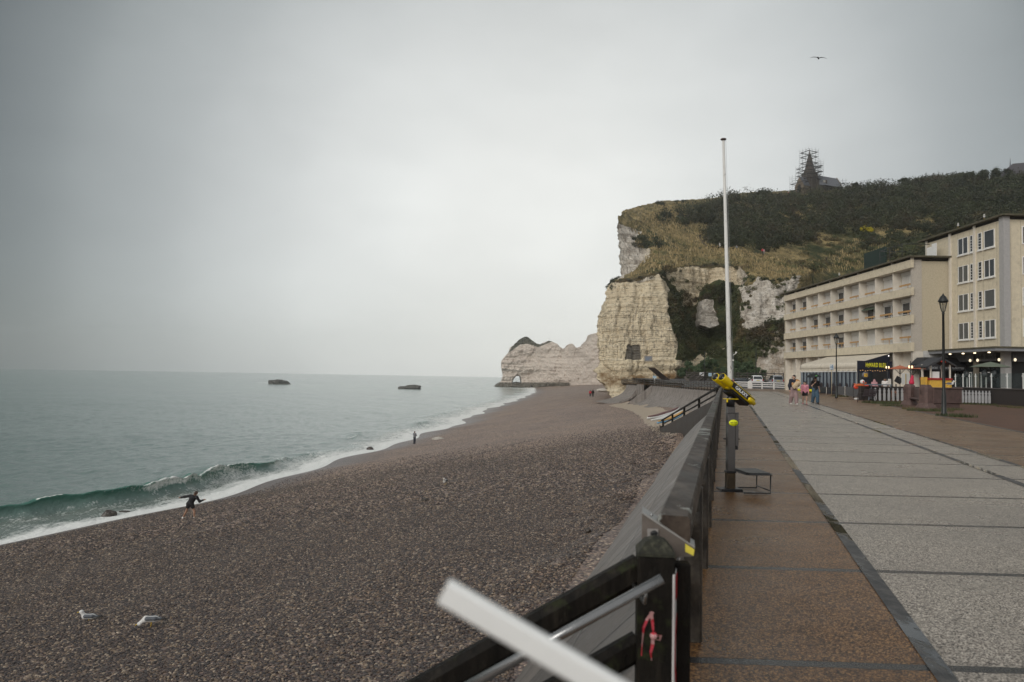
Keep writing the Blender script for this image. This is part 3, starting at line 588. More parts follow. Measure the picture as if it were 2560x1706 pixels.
# --- promenade
g = G('exposed_aggregate'); p = g.geo(); s = g.xyz(p)
def lat(a, b): return g.mth('SUBTRACT', s[0], g.mth('MULTIPLY_ADD', s[1], b, a))       # metres right of a strip line
n1 = g.noise(p, 1.1, 5, .6); v = g.n('ShaderNodeTexVoronoi', {'Vector': p, 'Scale': 120.0}); vr = g.xyz(v.outputs['Color'])[0]; v3 = g.n('ShaderNodeTexVoronoi', {'Vector': p, 'Scale': 44.0}); vr3 = g.xyz(v3.outputs['Color'])[1]
vr = g.mth('ADD', g.mth('MULTIPLY', vr, .86), g.mth('MULTIPLY', vr3, .14))
brown = g.ramp(vr, [(.12, (.011, .005, .002)), (.38, (.066, .028, .009)), (.62, (.16, .072, .024)), (.9, (.40, .225, .09))])
light = g.ramp(vr, [(.12, (.045, .038, .033)), (.38, (.185, .158, .13)), (.62, (.36, .312, .262)), (.9, (.66, .595, .51))])
il = g.mth('MULTIPLY', g.rng(lat(1.13, .2935), 0, .01), g.rng(lat(5.2, .30), 0, .01, 1, 0)); il = g.mth('MULTIPLY', il, g.rng(g.mth('ADD', s[1], g.mth('MULTIPLY', n1, 3)), 92, 92.3, 1, 0))
agg = g.mix(il, brown, light); agg = g.mix(1.0, agg, g.ramp(g.noise(p, .45, 3), [(.3, (.86, .86, .87)), (.7, (1.08, 1.08, 1.07))]), 'MULTIPLY')
wj = g.mth('MULTIPLY_ADD', s[0], .04, s[1]); fj = g.mth('ABSOLUTE', g.mth('SUBTRACT', g.mth('FRACT', g.mth('MULTIPLY_ADD', wj, .5, -.04)), .5))
jt = g.rng(g.mth('ADD', fj, g.mth('MULTIPLY', n1, .003)), .4785, .481)
tarc = g.mix(g.noise(p, 9, 4), (.012, .012, .013), (.035, .034, .035))
spots = g.n('ShaderNodeTexVoronoi', {'Vector': p, 'Scale': .9}); sp_ = g.mth('MULTIPLY', g.rng(g.mth('ADD', spots.outputs['Distance'], g.mth('MULTIPLY', g.noise(p, 7, 4), .05)), .055, .07, 1, 0), g.rng(g.xyz(spots.outputs['Color'])[2], .55, .6)); agg = g.mix(g.mth('MULTIPLY', sp_, .6), agg, (.03, .026, .022)); st_ = g.rng(g.noise(p, .8, 8, .7), .56, .7); agg = g.mix(g.mth('MULTIPLY', st_, .38), agg, g.mix(1.0, agg, (.45, .42, .40), 'MULTIPLY'))
cc = g.mix(jt, agg, tarc)
hh = g.mth('SUBTRACT', g.mth('MULTIPLY', v.outputs['Distance'], -.6), g.mth('MULTIPLY', jt, .8)); g.bump(hh, .4, .006)
wetn = g.rng(g.noise(p, .7, 6, .65), .35, .65, .24, .42)
prom_m = g.fin(cc, g.mix(jt, wetn, (.12, .12, .12)), 0, .5)
def sheet(name, poly, z, m, kind='structure'):
    o = fastmesh(name, [(x, y, z) for x, y in poly], [tuple(range(len(poly)))], m); tag(o, kind=kind); return o
EDGE = [(-1.1, -3), (L0(0)-.09, 0), (L0(32)-.09, 32), (L0(62)-.09, 62), (L0(88)-.09, 88), (26.8, 100), (27.3, 146), (25.6, 150), (25.2, 172)]
sheet('promenade', EDGE+[(120, 190), (120, -3)], 0, prom_m)
g = G('tar_strip'); p = g.geo(); n1 = g.noise(p, 6, 6, .65); n2 = g.noise(g.map(p, (1, .35, 1)), 1.4, 5, .6)
pud = g.rng(n2, .47, .53)
g.bump(g.mth('MULTIPLY', n1, g.mth('SUBTRACT', 1.0, pud)), .5, .012)
tarm = g.fin(g.mix(pud, g.mix(g.rng(n1, .4, .6), (.035, .035, .036), (.085, .08, .076)), (.016, .016, .017)), g.mix(pud, (.5, .5, .5), (.06, .06, .06)), 0, .5)
def strip(name, a, b, y0, y1, w0, z=.006, n=60):
    yy = np.linspace(y0, y1, n); wv = w0*(1+.10*np.sin(yy*3.1)+.06*np.sin(yy*7.7)); V = []
    for y, ww in zip(yy, wv): V += [(a+b*y-ww/2, y, z), (a+b*y+ww/2, y, z)]
    i = np.arange(0, 2*n-2, 2); o = fastmesh(name, V, np.stack([i, i+1, i+3, i+2], 1), tarm); tag(o, kind='structure'); return o
strip('paving_strip', 1.10, .2935, -2, 98, .11); strip('paving_strip', 4.28, .30, -2, 91, .13); strip('paving_strip', 5.2, .30, -2, 70, .12, n=120)
# soil and turf strip on the landward side
soilm = mat('soil', (.105, .052, .03), .85, .35, 1.6, .5, dirt=(.06, .035, .022), dist=.03)
so = [(8.35+.325*y+.12*math.sin(y*.9), y) for y in np.linspace(-3, 47, 60)]
sheet('soil', so+[(26.6, 54), (27, 62), (120, 62), (120, -3)], .005, soilm)
kerbm = mat('kerb_stone', (.10, .095, .09), .6, .3, 5)
kb = MB()
for y in np.linspace(-2, 45, 48)[:-1]: kb.bar((8.3+.325*y, y+.01, .0), (8.3+.325*(y+1), y+.99, .0), .09, .03)
kb.build('kerb', kerbm)['kind'] = 'structure'
grassm = leafmat('grass_blades', (.02, .035, .012), (.07, .085, .03), (.12, .10, .04))
def tufts(name, pts, n, size, h, m=grassm):
    c = []
    for (x, y, r) in pts:
        k = int(n*r*r); a = rng.random(k)*6.283; rr2 = r*np.sqrt(rng.random(k)); c.append(np.stack([x+rr2*np.cos(a), y+rr2*np.sin(a)*.8, 0*a+.005], 1))
    c = np.concatenate(c); k = len(c); a = rng.random(k)*6.283; d = np.stack([np.cos(a), np.sin(a), 0*a], 1)*size; tip = np.stack([(rng.random(k)-.5)*h, (rng.random(k)-.5)*h, h*(.5+rng.random(k))], 1)
    V = np.stack([c-d, c+d, c+d*.25+tip, c-d*.25+tip], 1).reshape(-1, 3)
    o = fastmesh(name, V, np.arange(4*k).reshape(-1, 4), m, attrs={'tone': np.repeat(rng.random(k), 4)}); tag(o, kind='stuff'); return o
pl = lambda px, py: P(px, py, z=0)
gp = []
for px, py, r in ((2275, 1024, .5), (2300, 1028, .7), (2330, 1029, .7), (2355, 1029, .6), (2380, 1026, .6), (2375, 1041, .6), (2395, 1043, .6), (2415, 1044, .5), (2190, 1008, 1.0), (2215, 1010, 1.0), (2230, 1016, .7), (2250, 1009, 1.0), (2390, 1011, .6), (2430, 1012, .6), (2470, 1014, .6), (2510, 1018, .5), (2540, 1021, .5), (2100, 992, .8), (1890, 965, 1.2), (1912, 967, 1.0), (1940, 969, 1.2)):
    q = pl(px, py); gp.append((q.x, q.y, r))
tufts('grass', gp, 420, .012, .12)
# car park behind the white fence, rising a little to the foot of the cliff
cpm = mat('asphalt', (.07, .07, .072), .7, .2, 2, .3)
cp = fastmesh('car_park', [(27, 119, .006), (60, 111, .006), (60, 125, .45), (29, 125, .45), (60, 150, .9), (29, 150, .9), (60, 186, 1.3), (27, 186, 1.3)], [(0, 1, 2, 3), (3, 2, 4, 5), (5, 4, 6, 7)], cpm); tag(cp, kind='structure')

# --- far-reaching scrub and hill grass
def pick(poly, n, minrow=0):
    m = inpoly(TPX, TPY, poly) & (TF[:, 1] > 150); i = np.flatnonzero(m)
    if len(i) == 0: return np.zeros((0, 3))
    pw_ = _ar[i]; return TF[rng.choice(i, n, p=pw_/pw_.sum())]
scrubm = leafmat('scrub_leaves', (.006, .010, .006), (.058, .068, .030), (.06, .046, .026))
SCR = [(1632, 545), (1680, 532), (1760, 522), (1810, 502), (1860, 494), (1905, 493), (2010, 492), (2060, 488), (2150, 478), (2230, 470), (2400, 466), (2560, 452), (2950, 430), (2950, 590), (2560, 590), (2320, 588), (2200, 582), (2120, 588), (2060, 592), (1990, 618), (1900, 628), (1815, 622), (1768, 606), (1765, 590), (1792, 558), (1700, 566), (1650, 560)]
def scrub(name, poly, n, r0, r1, per, size, m=scrubm, sink=.25, sq=.75):
    c = pick(poly, n); rr3 = r0+(r1-r0)*rng.random(len(c))**1.5; c = c.copy(); c[:, 2] += rr3*(sq-.25-sink)
    o = leafcloud(name, c, rr3, per, size, m, squash=sq); tag(o, kind='stuff'); return o
scrub('hillside_scrub', SCR, 2100, 1.0, 4.6, 165, .36, sq=.95)
greenm = leafmat('bramble_leaves', (.03, .042, .018), (.095, .105, .042), (.13, .09, .045))
G1 = [(1680, 715), (1700, 735), (1735, 770), (1748, 760), (1757, 815), (1830, 830), (1870, 825), (1880, 838), (1905, 832), (1962, 815), (1965, 870), (1900, 900), (1830, 900), (1740, 895), (1695, 905), (1695, 850), (1670, 800), (1668, 755)]
scrub('hollow_brambles', [(1690, 725), (1735, 735), (1762, 712), (1845, 712), (1862, 760), (1860, 840), (1830, 845), (1700, 850), (1680, 800)], 150, .5, 1.6, 170, .22, greenm)
scrub('gully_brambles', G1, 420, .5, 1.7, 170, .22, greenm)
LIP = [(1500, 722), (1527, 704), (1560, 697), (1655, 682), (1732, 665), (1785, 661), (1860, 668), (1880, 690), (1930, 700), (1990, 690), (1990, 698), (1930, 712), (1870, 700), (1860, 678), (1785, 669), (1732, 672), (1655, 690), (1560, 705), (1515, 724)]
scrub('cliff_edge_scrub', LIP, 240, .35, 1.3, 90, .16)
scrub('hanging_scrub', [(1655, 690), (1700, 690), (1745, 720), (1740, 760), (1700, 740), (1672, 720)], 16, .4, 1.2, 120, .18, greenm)
scrub('hanging_scrub', [(1862, 695), (1885, 690), (1895, 740), (1880, 790), (1862, 760)], 14, .4, 1.1, 120, .18, greenm)
scrub('hanging_scrub', [(1930, 705), (1960, 712), (1985, 745), (1965, 790), (1940, 770)], 18, .4, 1.2, 120, .18, greenm)
scrub('ledge_tufts', [(1515, 725), (1640, 712), (1670, 760), (1680, 830), (1510, 830)], 34, .12, .4, 40, .12, greenm)
G2 = [(1580, 595), (1640, 598), (1665, 615), (1620, 622), (1585, 618)]; scrub('cliff_top_scrub', G2, 22, .8, 1.9, 170, .24)
G3 = [(1640, 512), (1672, 508), (1700, 505), (1740, 502), (1740, 507), (1640, 522)]; scrub('skyline_scrub', G3, 10, .8, 1.6, 150, .25)
G4 = [(1870, 830), (1990, 780), (1990, 830), (1930, 860), (1880, 880)]; scrub('slope_scrub', G4, 60, .8, 2.0, 170, .24)
G5 = [(1990, 640), (2130, 560), (2300, 575), (2300, 640), (2080, 680), (1995, 680)]; scrub('ridge_canopy', [(2190, 476), (2300, 462), (2400, 455), (2560, 444), (2700, 436), (2700, 520), (2400, 520), (2250, 500)], 150, 2.2, 4.6, 420, .42, sq=.85)
scrub('terrace_scrub', G5, 95, .7, 2.2, 160, .26, greenm)
scrub('grassland_scrub', [(1580, 545), (1650, 545), (1760, 610), (1860, 640), (1980, 655), (1900, 680), (1780, 655), (1600, 675), (1640, 625), (1600, 580)], 46, .3, 1.0, 110, .2, greenm)
scrub('back_slope_scrub', [(2150, 590), (2600, 580), (2600, 700), (2320, 700), (2150, 620)], 260, 1, 2.6, 150, .34)
# dry grass standing on the turf
hg = leafmat('dry_grass', (.16, .125, .055), (.40, .305, .155), (.065, .08, .03))
GR = [(1560, 560), (1640, 530), (1760, 560), (1760, 600), (1820, 625), (1990, 650), (2060, 650), (2140, 600), (2250, 600), (2250, 660), (2000, 690), (1930, 695), (1880, 680), (1785, 658), (1650, 680), (1575, 688), (1640, 625)]
c = np.concatenate([pick(GR, 9000), pick([(1575, 532), (1720, 505), (1960, 482), (1960, 488), (1720, 513), (1590, 545)], 900), pick([(2000, 480), (2100, 476), (2100, 484), (2000, 488)], 350)])
k = len(c); a = rng.random(k)*6.283; d = np.stack([np.cos(a), np.sin(a), 0*a], 1)*.16; hgt = .35+.7*rng.random(k); tip = np.stack([(rng.random(k)-.5)*.5, (rng.random(k)-.5)*.5, hgt], 1); c = c-np.array([0, 0, .1])
o = fastmesh('hill_grass', np.stack([c-d, c+d, c+d*.5+tip, c-d*.5+tip], 1).reshape(-1, 3), np.arange(4*k).reshape(-1, 4), hg, attrs={'tone': np.repeat(rng.random(k), 4)}); tag(o, kind='stuff')
# =================================================================== BUILT THINGS: sea wall, railings, buildings, chapel
# ---- concrete: block-faced revetment and the curved sea wall
g = G('wall_concrete'); p = g.geo()
n1 = g.noise(p, .9, 6, .65); n2 = g.noise(p, 9, 5, .7); stv = g.n('ShaderNodeTexNoise', {'Vector': g.map(p, (2.2, 2.2, .12)), 'Scale': 1.0, 'Detail': 5.0}).outputs[0]
cc = g.ramp(g.mth('ADD', g.mth('MULTIPLY', n1, .5), g.mth('MULTIPLY', n2, .5)), [(.3, (.14, .125, .115)), (.5, (.24, .215, .195)), (.7, (.33, .30, .27))])
cc = g.mix(g.mth('MULTIPLY', g.rng(stv, .48, .70), .7), cc, (.07, .06, .052)); g.bump(n2, .5, .03)
concm = g.fin(cc, .8, 0, .3)
g = G('block_facing'); p = g.geo(); s = g.xyz(p)
along = g.mth('MULTIPLY_ADD', s[0], .274, g.mth('MULTIPLY', s[1], .96)); drop = g.mth('SUBTRACT', s[0], g.mth('MULTIPLY', s[1], .285))
n0 = g.noise(p, .6, 4); n1 = g.noise(p, 1.2, 6, .65); n2 = g.noise(p, 14, 5, .7); row = g.mth('FLOOR', g.mth('MULTIPLY', drop, .7))
aj = g.mth('MULTIPLY', g.mth('ADD', g.mth('ADD', along, g.mth('MULTIPLY', row, .47)), g.mth('MULTIPLY', n0, .22)), .70); fa_ = g.mth('ABSOLUTE', g.mth('SUBTRACT', g.mth('FRACT', aj), .5)); fd_ = g.mth('ABSOLUTE', g.mth('SUBTRACT', g.mth('FRACT', g.mth('ADD', g.mth('MULTIPLY', drop, .7), g.mth('MULTIPLY', n0, .06))), .5))
jn = g.mth('MAXIMUM', g.rng(fa_, .472, .486), g.mth('MULTIPLY', g.rng(fd_, .478, .49), .6)); blk = g.n('ShaderNodeTexWhiteNoise', {0: g.n('ShaderNodeCombineXYZ', {0: g.mth('FLOOR', aj), 1: row, 2: 0.0}).outputs[0]}).outputs[0]
crk = g.rng(g.n('ShaderNodeTexVoronoi', {'Vector': g.n('ShaderNodeVectorMath', {0: p, 1: g.n('ShaderNodeTexNoise', {'Vector': p, 'Scale': 1.5}).outputs[1]}, operation='ADD').outputs[0], 'Scale': .55}, feature='DISTANCE_TO_EDGE').outputs[0], .0, .016, 1, 0)
cc = g.mix(blk, (.085, .075, .068), (.155, .138, .125)); cc = g.mix(1.0, cc, g.ramp(g.mth('ADD', g.mth('MULTIPLY', n1, .6), g.mth('MULTIPLY', n2, .4)), [(.3, (.55, .53, .52)), (.7, (1.35, 1.3, 1.25))]), 'MULTIPLY')
cc = g.mix(jn, cc, (.022, .019, .017)); cc = g.mix(g.mth('MULTIPLY', crk, .7), cc, (.03, .026, .023))
g.bump(g.mth('ADD', g.mth('MULTIPLY', jn, -1.2), g.mth('MULTIPLY', n2, .6)), .7, .03)
blockm = g.fin(cc, g.rng(n1, .3, .7, .35, .6), 0, .5)
revet = thing('sea_wall', 'sloping block-faced sea wall falling from the timber railing to the shingle', 'sea wall', (0, 0, 0))
yy = np.linspace(-6, 64, 71); V = []; nr = 8
for y in yy:
    x0 = L0(y)-.20
    for k in range(nr+1):
        f = k/nr; V.append((x0-.05-2.85*f, y+.27*2.85*f*.3, -.12-3.25*f+.16*math.sin(f*3.14)))
fastmesh('facing', V, gridfaces(len(yy), nr+1), blockm, revet)
V = [];
for y in yy: V += [(L0(y)-.26, y, -.5), (L0(y)-.26, y, -.03), (L0(y)-.085, y, -.03), (L0(y)-.085, y, -.5)]
fastmesh('coping', V, gridfaces(len(yy), 4), concm, revet)
# curved (concave) wall: top edge follows the railing bend, foot flares out on to the sand
def curved(name, tops, flare, parent, zf):
    V = []; n = 14
    for (x, y, dx, dy), fl, zb in zip(tops, flare, zf):
        for k in range(n+1):
            f = k/n; out_ = fl*(f**2.6); z = (zb)*(1-(1-f)**1.25) if f > 0 else 0
            V.append((x+dx*(out_+(.0 if f else -.6)), y+dy*(out_+(.0 if f else -.6)), z-.02 if f else -.02))
    return fastmesh(name, V, gridfaces(len(tops), n+1), concm, parent, smooth=False)
cw = thing('curved_sea_wall', 'stained grey curved sea wall flaring out at the foot below the far promenade', 'sea wall', (0, 0, 0))
tp = []
for y in np.linspace(64, 96, 12): tp.append((L0(y)-.2, y, -.96, -.27))
for y in np.linspace(100, 143.5, 30): tp.append((np.interp(y, [96, 100, 146], [27.0, 26.85, 27.2])-.1, y, -1+.03*(y-100)/43, -.2*(1-(y-100)/43)))
fl = np.interp([t_[1] for t_ in tp], [64, 90, 100, 130, 143.5], [3.0, 4.0, 4.6, 5.2, 5.0]); zf_ = np.interp([t_[1] for t_ in tp], [64, 100, 143.5], [-3.4, -3.75, -4.0])
curved('wall_face', tp, fl, cw, zf_)
pr = MB(); a, b = P(1602, 1009, Y=143.6), P(1602, 962, Y=143.6)
mb = MB(); mb.prism([(27.1, 143.6, -.05), (22.0, 143.6, -4), (27.1, 143.6, -4)], (0, .3, 0)); mb.build('end_face', concm, cw)
mb = MB(); mb.box(25.2, 25.6, 143.9, 150, -4.2, -.02); mb.build('recess_wall', concm, cw)
tp2 = [(25.6+.0*(y-149), y, -1, -.25) for y in np.linspace(149, 166, 10)]
fl2 = np.linspace(5.5, 7.5, 10); curved('outer_wall_face', tp2, fl2, cw, np.full(10, -4.0))
mb = MB(); mb.prism([(25.6, 149.0, -.05), (24.6, 149, -1.6), (23.6, 149, -2.8), (20.2, 148.8, -4), (25.6, 149, -4)], (0, .35, 0)); mb.build('outer_end_face', concm, cw)

# ---- timber railing
g = G('weathered_timber'); p = g.pos(); nn = g.noise(g.map(p, (1, .12, 1)), 9, 6, .65); n2 = g.noise(p, 2.2, 5, .6); n3 = g.noise(p, 40, 3)
cc = g.ramp(nn, [(.3, (.010, .008, .006)), (.5, (.030, .023, .016)), (.72, (.085, .068, .05))])
cc = g.mix(g.rng(n2, .58, .72), cc, (.03, .034, .022)); g.bump(g.mth('ADD', nn, g.mth('MULTIPLY', n3, .3)), .7, .012)
timb = g.fin(cc, g.rng(n2, .35, .65, .32, .62), 0, .5)
g = G('worn_rail_top'); p = g.pos(); nn = g.noise(g.map(p, (1, .15, 1)), 10, 6, .65); n2 = g.noise(g.map(p, (1, .6, 1)), 2.6, 6, .7)
cc = g.ramp(nn, [(.3, (.010, .007, .005)), (.5, (.032, .022, .016)), (.75, (.085, .064, .048))])
cc = g.mix(g.mth('MULTIPLY', g.rng(n2, .575, .60), .75), cc, (.30, .31, .285)); cc = g.mix(g.rng(g.noise(p, 1.1, 4), .55, .7), cc, (.04, .048, .03)); g.bump(nn, .6, .01)
railt = g.fin(cc, g.rng(n2, .4, .6, .42, .6), 0, .25)
rl = thing('timber_railing', 'dark weathered timber railing running the whole length of the promenade edge', 'railing', (0, 0, 0))
pts = [Vector((L0(y), y, 0)) for y in np.arange(2.72, 96, 1.635)]
pts += [Vector((x, y, 0)) for x, y in zip(np.interp(np.arange(97.5, 172, 1.635), [97.5, 100, 146, 150, 172], [27.0, 26.9, 27.3, 25.7, 25.3]), np.arange(97.5, 172, 1.635))]
def prof_beam(mb, a, b, w_, h, z): mb.bar(a+Vector((0, 0, z)), b+Vector((0, 0, z)), w_, h, c=.09)
postm = MB(); postm.cbox(-.05, .05, -.05, .05, -.35, .878, .012); po0 = None; far = MB()
for i, q in enumerate(pts):
    if i == 0: continue
    if i <= 95:
        if po0 is None: po0 = postm.build('post', timb, rl); o = po0
        else: o = po0.copy(); col.objects.link(o); o.parent = rl
        o.location = q+Vector((.0, 0, 0)); o.rotation_euler = (0, random.uniform(-.008, .008), -.277+random.uniform(-.04, .04))
    else: far.box(q.x-.05, q.x+.05, q.y-.05, q.y+.05, -.3, .88)
if far.v: fo = far.build('far_post', timb, rl); fo['kind'] = 'stuff'
k0 = 0; mids = MB()
segs = list(range(0, len(pts)-1, 2))
tops = MB()
for i in segs:
    a, b = pts[i], pts[min(i+2, len(pts)-1)]; d = (b-a).normalized()*.006
    if i == 0: a = a+(b-a).normalized()*.10
    if i < 60: 
        m_ = MB(); prof_beam(m_, a+d+Vector((-.015, 0, 0)), b-d+Vector((-.015, 0, 0)), .118, .105, .932+random.uniform(-.004, .004)); o = m_.build('top_rail', railt, rl)
    else: prof_beam(tops, a, b, .118, .1, .932)
    prof_beam(mids, a+Vector((-.075, 0, 0)), b+Vector((-.075, 0, 0)), .045, .16, .63); prof_beam(mids, a+Vector((-.075, 0, 0)), b+Vector((-.075, 0, 0)), .045, .16, .28)
tops.build('far_top_rail', railt, rl); mids.build('mid_rail', railt, rl)

# ---- hotel with balconies (front faces the sea, -X)
cream = mat('cream_render', (.585, .515, .385), .8, .10, 3, .25, dirt=(.46, .40, .295), dist=.01)
creamd = mat('cream_roughcast', (.47, .41, .30), .85, .12, 9, .5, dirt=(.38, .33, .24), dist=.02)
greyrc = mat('grey_roughcast', (.44, .40, .345), .85, .12, 14, .6, dirt=(.36, .32, .28), dist=.02)
offw = mat('offwhite_paint', (.62, .57, .49), .7, .08, 3, .15)
whitep = mat('white_pvc', (.72, .71, .68), .4, .05, 4, .05)
shut = mat('shutter_white', (.64, .62, .58), .5, .06, 3, .1)
darkgl = glassm('window_glass', (.035, .04, .045), .08); curt = mat('curtain', (.28, .28, .27), .8, .3, 5, .1, stretch=(6, 6, .5))
orange = mat('orange_timber', (.44, .255, .10), .6, .2, 8, .2); moss = mat('mossy_roof_edge', (.085, .075, .05), .9, .45, 4, .6, dirt=(.05, .06, .025), dist=.03)
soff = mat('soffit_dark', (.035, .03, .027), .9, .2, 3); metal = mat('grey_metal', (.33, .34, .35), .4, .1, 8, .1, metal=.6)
hotel = thing('hotel', 'long cream seafront hotel with three rows of balconies and flat mossy roof', 'hotel', (38.9, 72.4, 0))
HX, Y0_, BW = 38.9, 72.4, 3.73; Y1_ = Y0_+9*BW
def hb(name, m, boxes, parent=hotel, org=(38.9, 72.4, 0)):
    mb = MB()
    for b in boxes: mb.box(b[0]-org[0], b[1]-org[0], b[2]-org[1], b[3]-org[1], b[4]-org[2], b[5]-org[2])
    return mb.build(name, m, parent)
BT = [13.4, 10.69, 8.02, 5.31]; BB = [12.62, 9.92, 7.18, 4.46]       # band tops and bottoms
hb('wall', creamd, [(39.86, 42.5, Y0_+.0, Y0_+.3, 0, 13.3)])
hb('end_pier', greyrc, [(38.93, 39.855, Y0_-.03, Y0_+.27, 0, 13.42)])
hb('back_wall', offw, [(39.9, 40.2, Y0_+.3, Y1_+.1, 0, 13.3)])
hb('far_end_wall', creamd, [(38.95, 48, Y1_+.102, Y1_+.4, 0, 13.3)])
for t_, b_ in zip(BT, BB): hb('balcony_parapet', cream, [(38.72, 38.90, Y0_-.22, Y1_+.15, b_, t_), (38.902, 39.0, Y0_-.22, Y0_-.035, b_, t_)])
hb('balcony_floor', offw, [(38.902, 39.898, Y0_+.28, Y1_+.1, b_+.02, b_+.2) for b_ in BB])
for k in range(1, 10): 
    y = Y0_+k*BW
    hb('partition_wall', offw, [(38.96, 39.895, y-.07, y+.07, z0, z1) for z0, z1 in zip([b_+.202 for b_ in BB[1:]], BB[:-1])])
for k in range(0, 10): hb('ground_floor_partition', offw, [(38.96, 39.895, Y0_+k*BW-.1, Y0_+k*BW+.1, 0, BB[3]-.002)])
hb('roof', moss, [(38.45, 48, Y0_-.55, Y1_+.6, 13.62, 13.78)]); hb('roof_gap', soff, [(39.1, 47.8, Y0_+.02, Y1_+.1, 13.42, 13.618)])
for k in range(0, 10): hb('roof_bracket', offw, [(38.8, 39.098, Y0_+k*BW-.05, Y0_+k*BW+.05, 13.402, 13.617)])
hb('handrail', whitep, [(38.79, 38.83, Y0_+.05, Y1_, t_+.10, t_+.135) for t_ in BT[1:]]+[(38.80, 38.82, Y0_+k*BW/2, Y0_+k*BW/2+.03, t_+.001, t_+.099) for t_ in BT[1:] for k in range(18)])
ST = ['wwwhdwwdd', 'ddghdddhw', 'wwwwdwwdd']
for r_, sts in enumerate(ST):
    zb, zt = BB[r_+1]+.2, BB[r_]
    for k, s_ in enumerate(sts):
        ya = Y0_+k*BW+.6; yb = Y0_+(k+1)*BW-.14
        fr = hb('window', whitep, [(39.84, 39.898, ya, ya+.07, zb, zt-.42), (39.84, 39.898, yb-.07, yb, zb, zt-.42), (39.84, 39.898, ya+.07, yb-.07, zt-.49, zt-.42), (39.84, 39.898, (ya+yb)/2-.06, (ya+yb)/2+.06, zb, zt-.49)])
        hb('shutter_box', shut, [(39.72, 39.897, ya, yb, zt-.40, zt-.06)], fr)
        if s_ == 'w': hb('roller_shutter', shut, [(39.862, 39.88, ya+.07, yb-.07, zb, zt-.492)], fr)
        elif s_ == 'h':
            hb('roller_shutter', shut, [(39.862, 39.88, (ya+yb)/2+.061, yb-.07, zb, zt-.492)], fr); hb('pane', darkgl, [(39.872, 39.89, ya+.07, (ya+yb)/2-.061, zb, zt-.492)], fr)
        else: hb('pane', darkgl, [(39.872, 39.89, ya+.07, yb-.07, zb, zt-.492)], fr)
        if s_ == 'g':
            mb = MB(); mb.prism([(39.86-38.9, ya-Y0_, zt-.1), (39.15-38.9, ya-Y0_, zt-.55), (39.15-38.9, ya-Y0_, zt-.62), (39.86-38.9, ya-Y0_, zt-.2)], (0, yb-ya, 0)); mb.build('striped_awning', mat('green_canvas', (.10, .13, .09), .8, .3, 12, .1, stretch=(.2, 4, .2)), hotel)
        if not (r_ == 2 and k == 2):
            zr = BT[r_+1]+(.42 if r_ < 2 else .55)
            hb('wooden_rail', orange, [(39.42, 39.47, Y0_+k*BW+.12, yb-.25 if not (r_ == 1 and k < 2) else yb+.1, zr, zr+.17), (39.421, 39.469, Y0_+k*BW+1.7, Y0_+k*BW+1.76, BB[r_+1]+.2, zr-.001)])
hb('ground_floor_window', whitep, [(39.80, 39.898, Y0_+k*BW+.5, Y0_+k*BW+1.9, 2.4, 2.5) for k in (2, 3)]+[(39.80, 39.898, Y0_+k*BW+.5, Y0_+k*BW+.58, 2.5, 4.2) for k in (2, 3)]+[(39.80, 39.898, Y0_+k*BW+1.82, Y0_+k*BW+1.9, 2.5, 4.2) for k in (2, 3)])
hb('drainpipe', offw, [(39.5, 39.58, Y0_+k*BW-.2, Y0_+k*BW-.12, 0, 4.4) for k in (8, 9)])
hb('planking', offw, [(39.55, 39.85, Y0_+8*BW+.1, Y1_, .05+.34*j, .34+.34*j) for j in range(6)])

# ---- tall apartment block at the right
block = thing('apartment_block', 'tall cream apartment block with grey corner pilaster and white framed windows', 'apartment block', (42.5, 64.2, 0))
BO = (42.5, 64.2, 0)
def bb_(name, m, boxes, parent=block): return hb(name, m, boxes, parent, BO)
bb_('wall', cream, [(42.5, 75, 64.2, 76.2, 4.62, 15.75)])
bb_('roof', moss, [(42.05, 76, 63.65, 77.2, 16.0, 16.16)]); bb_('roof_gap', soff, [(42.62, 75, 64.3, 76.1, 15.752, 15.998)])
pilg = mat('grey_pilaster', (.36, .35, .34), .75, .1, 5, .3)
bb_('pilaster', pilg, [(42.36, 42.92, 64.02, 64.62, 0, 15.998)])
bb_('pilaster', offw, [(42.38, 42.499, 68.08, 68.34, 4.62, 15.998)]); bb_('pilaster', offw, [(42.38, 42.499, 71.9, 72.2, 4.62, 15.998)]); bb_('pilaster', offw, [(42.38, 42.499, 76.0, 76.25, 13.9, 15.998)])
groove = mat('panel_joint', (.25, .21, .14), .9, .1, 3)
bb_('panel_joint', groove, [(42.496, 42.499, y, y+.02, 4.7, 15.7) for y in (65.15, 67.0, 69.05, 70.9)]+[(x, x+.02, 64.196, 64.199, 4.7, 15.7) for x in (43.95, 45.6)])
def window(parent, fx, y0, y1, z0, z1, splits, panem, d=.08):
    """window set in the seaward face: frame proud of the wall, panes behind"""
    b = [(fx-d, fx-.001, y0, y0+.05, z0, z1), (fx-d, fx-.001, y1-.05, y1, z0, z1), (fx-d, fx-.001, y0+.05, y1-.05, z1-.05, z1), (fx-d, fx-.001, y0+.05, y1-.05, z0, z0+.07)]
    for s_ in splits: b.append((fx-d, fx-.001, s_-.03, s_+.03, z0+.07, z1-.05))
    f = bb_('window', whitep, b, parent)
    bb_('sill', whitep, [(fx-.16, fx-.002, y0-.05, y1+.05, z0-.12, z0-.001)], f)
    bb_('pane', panem, [(fx-.035, fx-.004, y0+.052, y1-.052, z0+.072, z1-.052)], f); return f
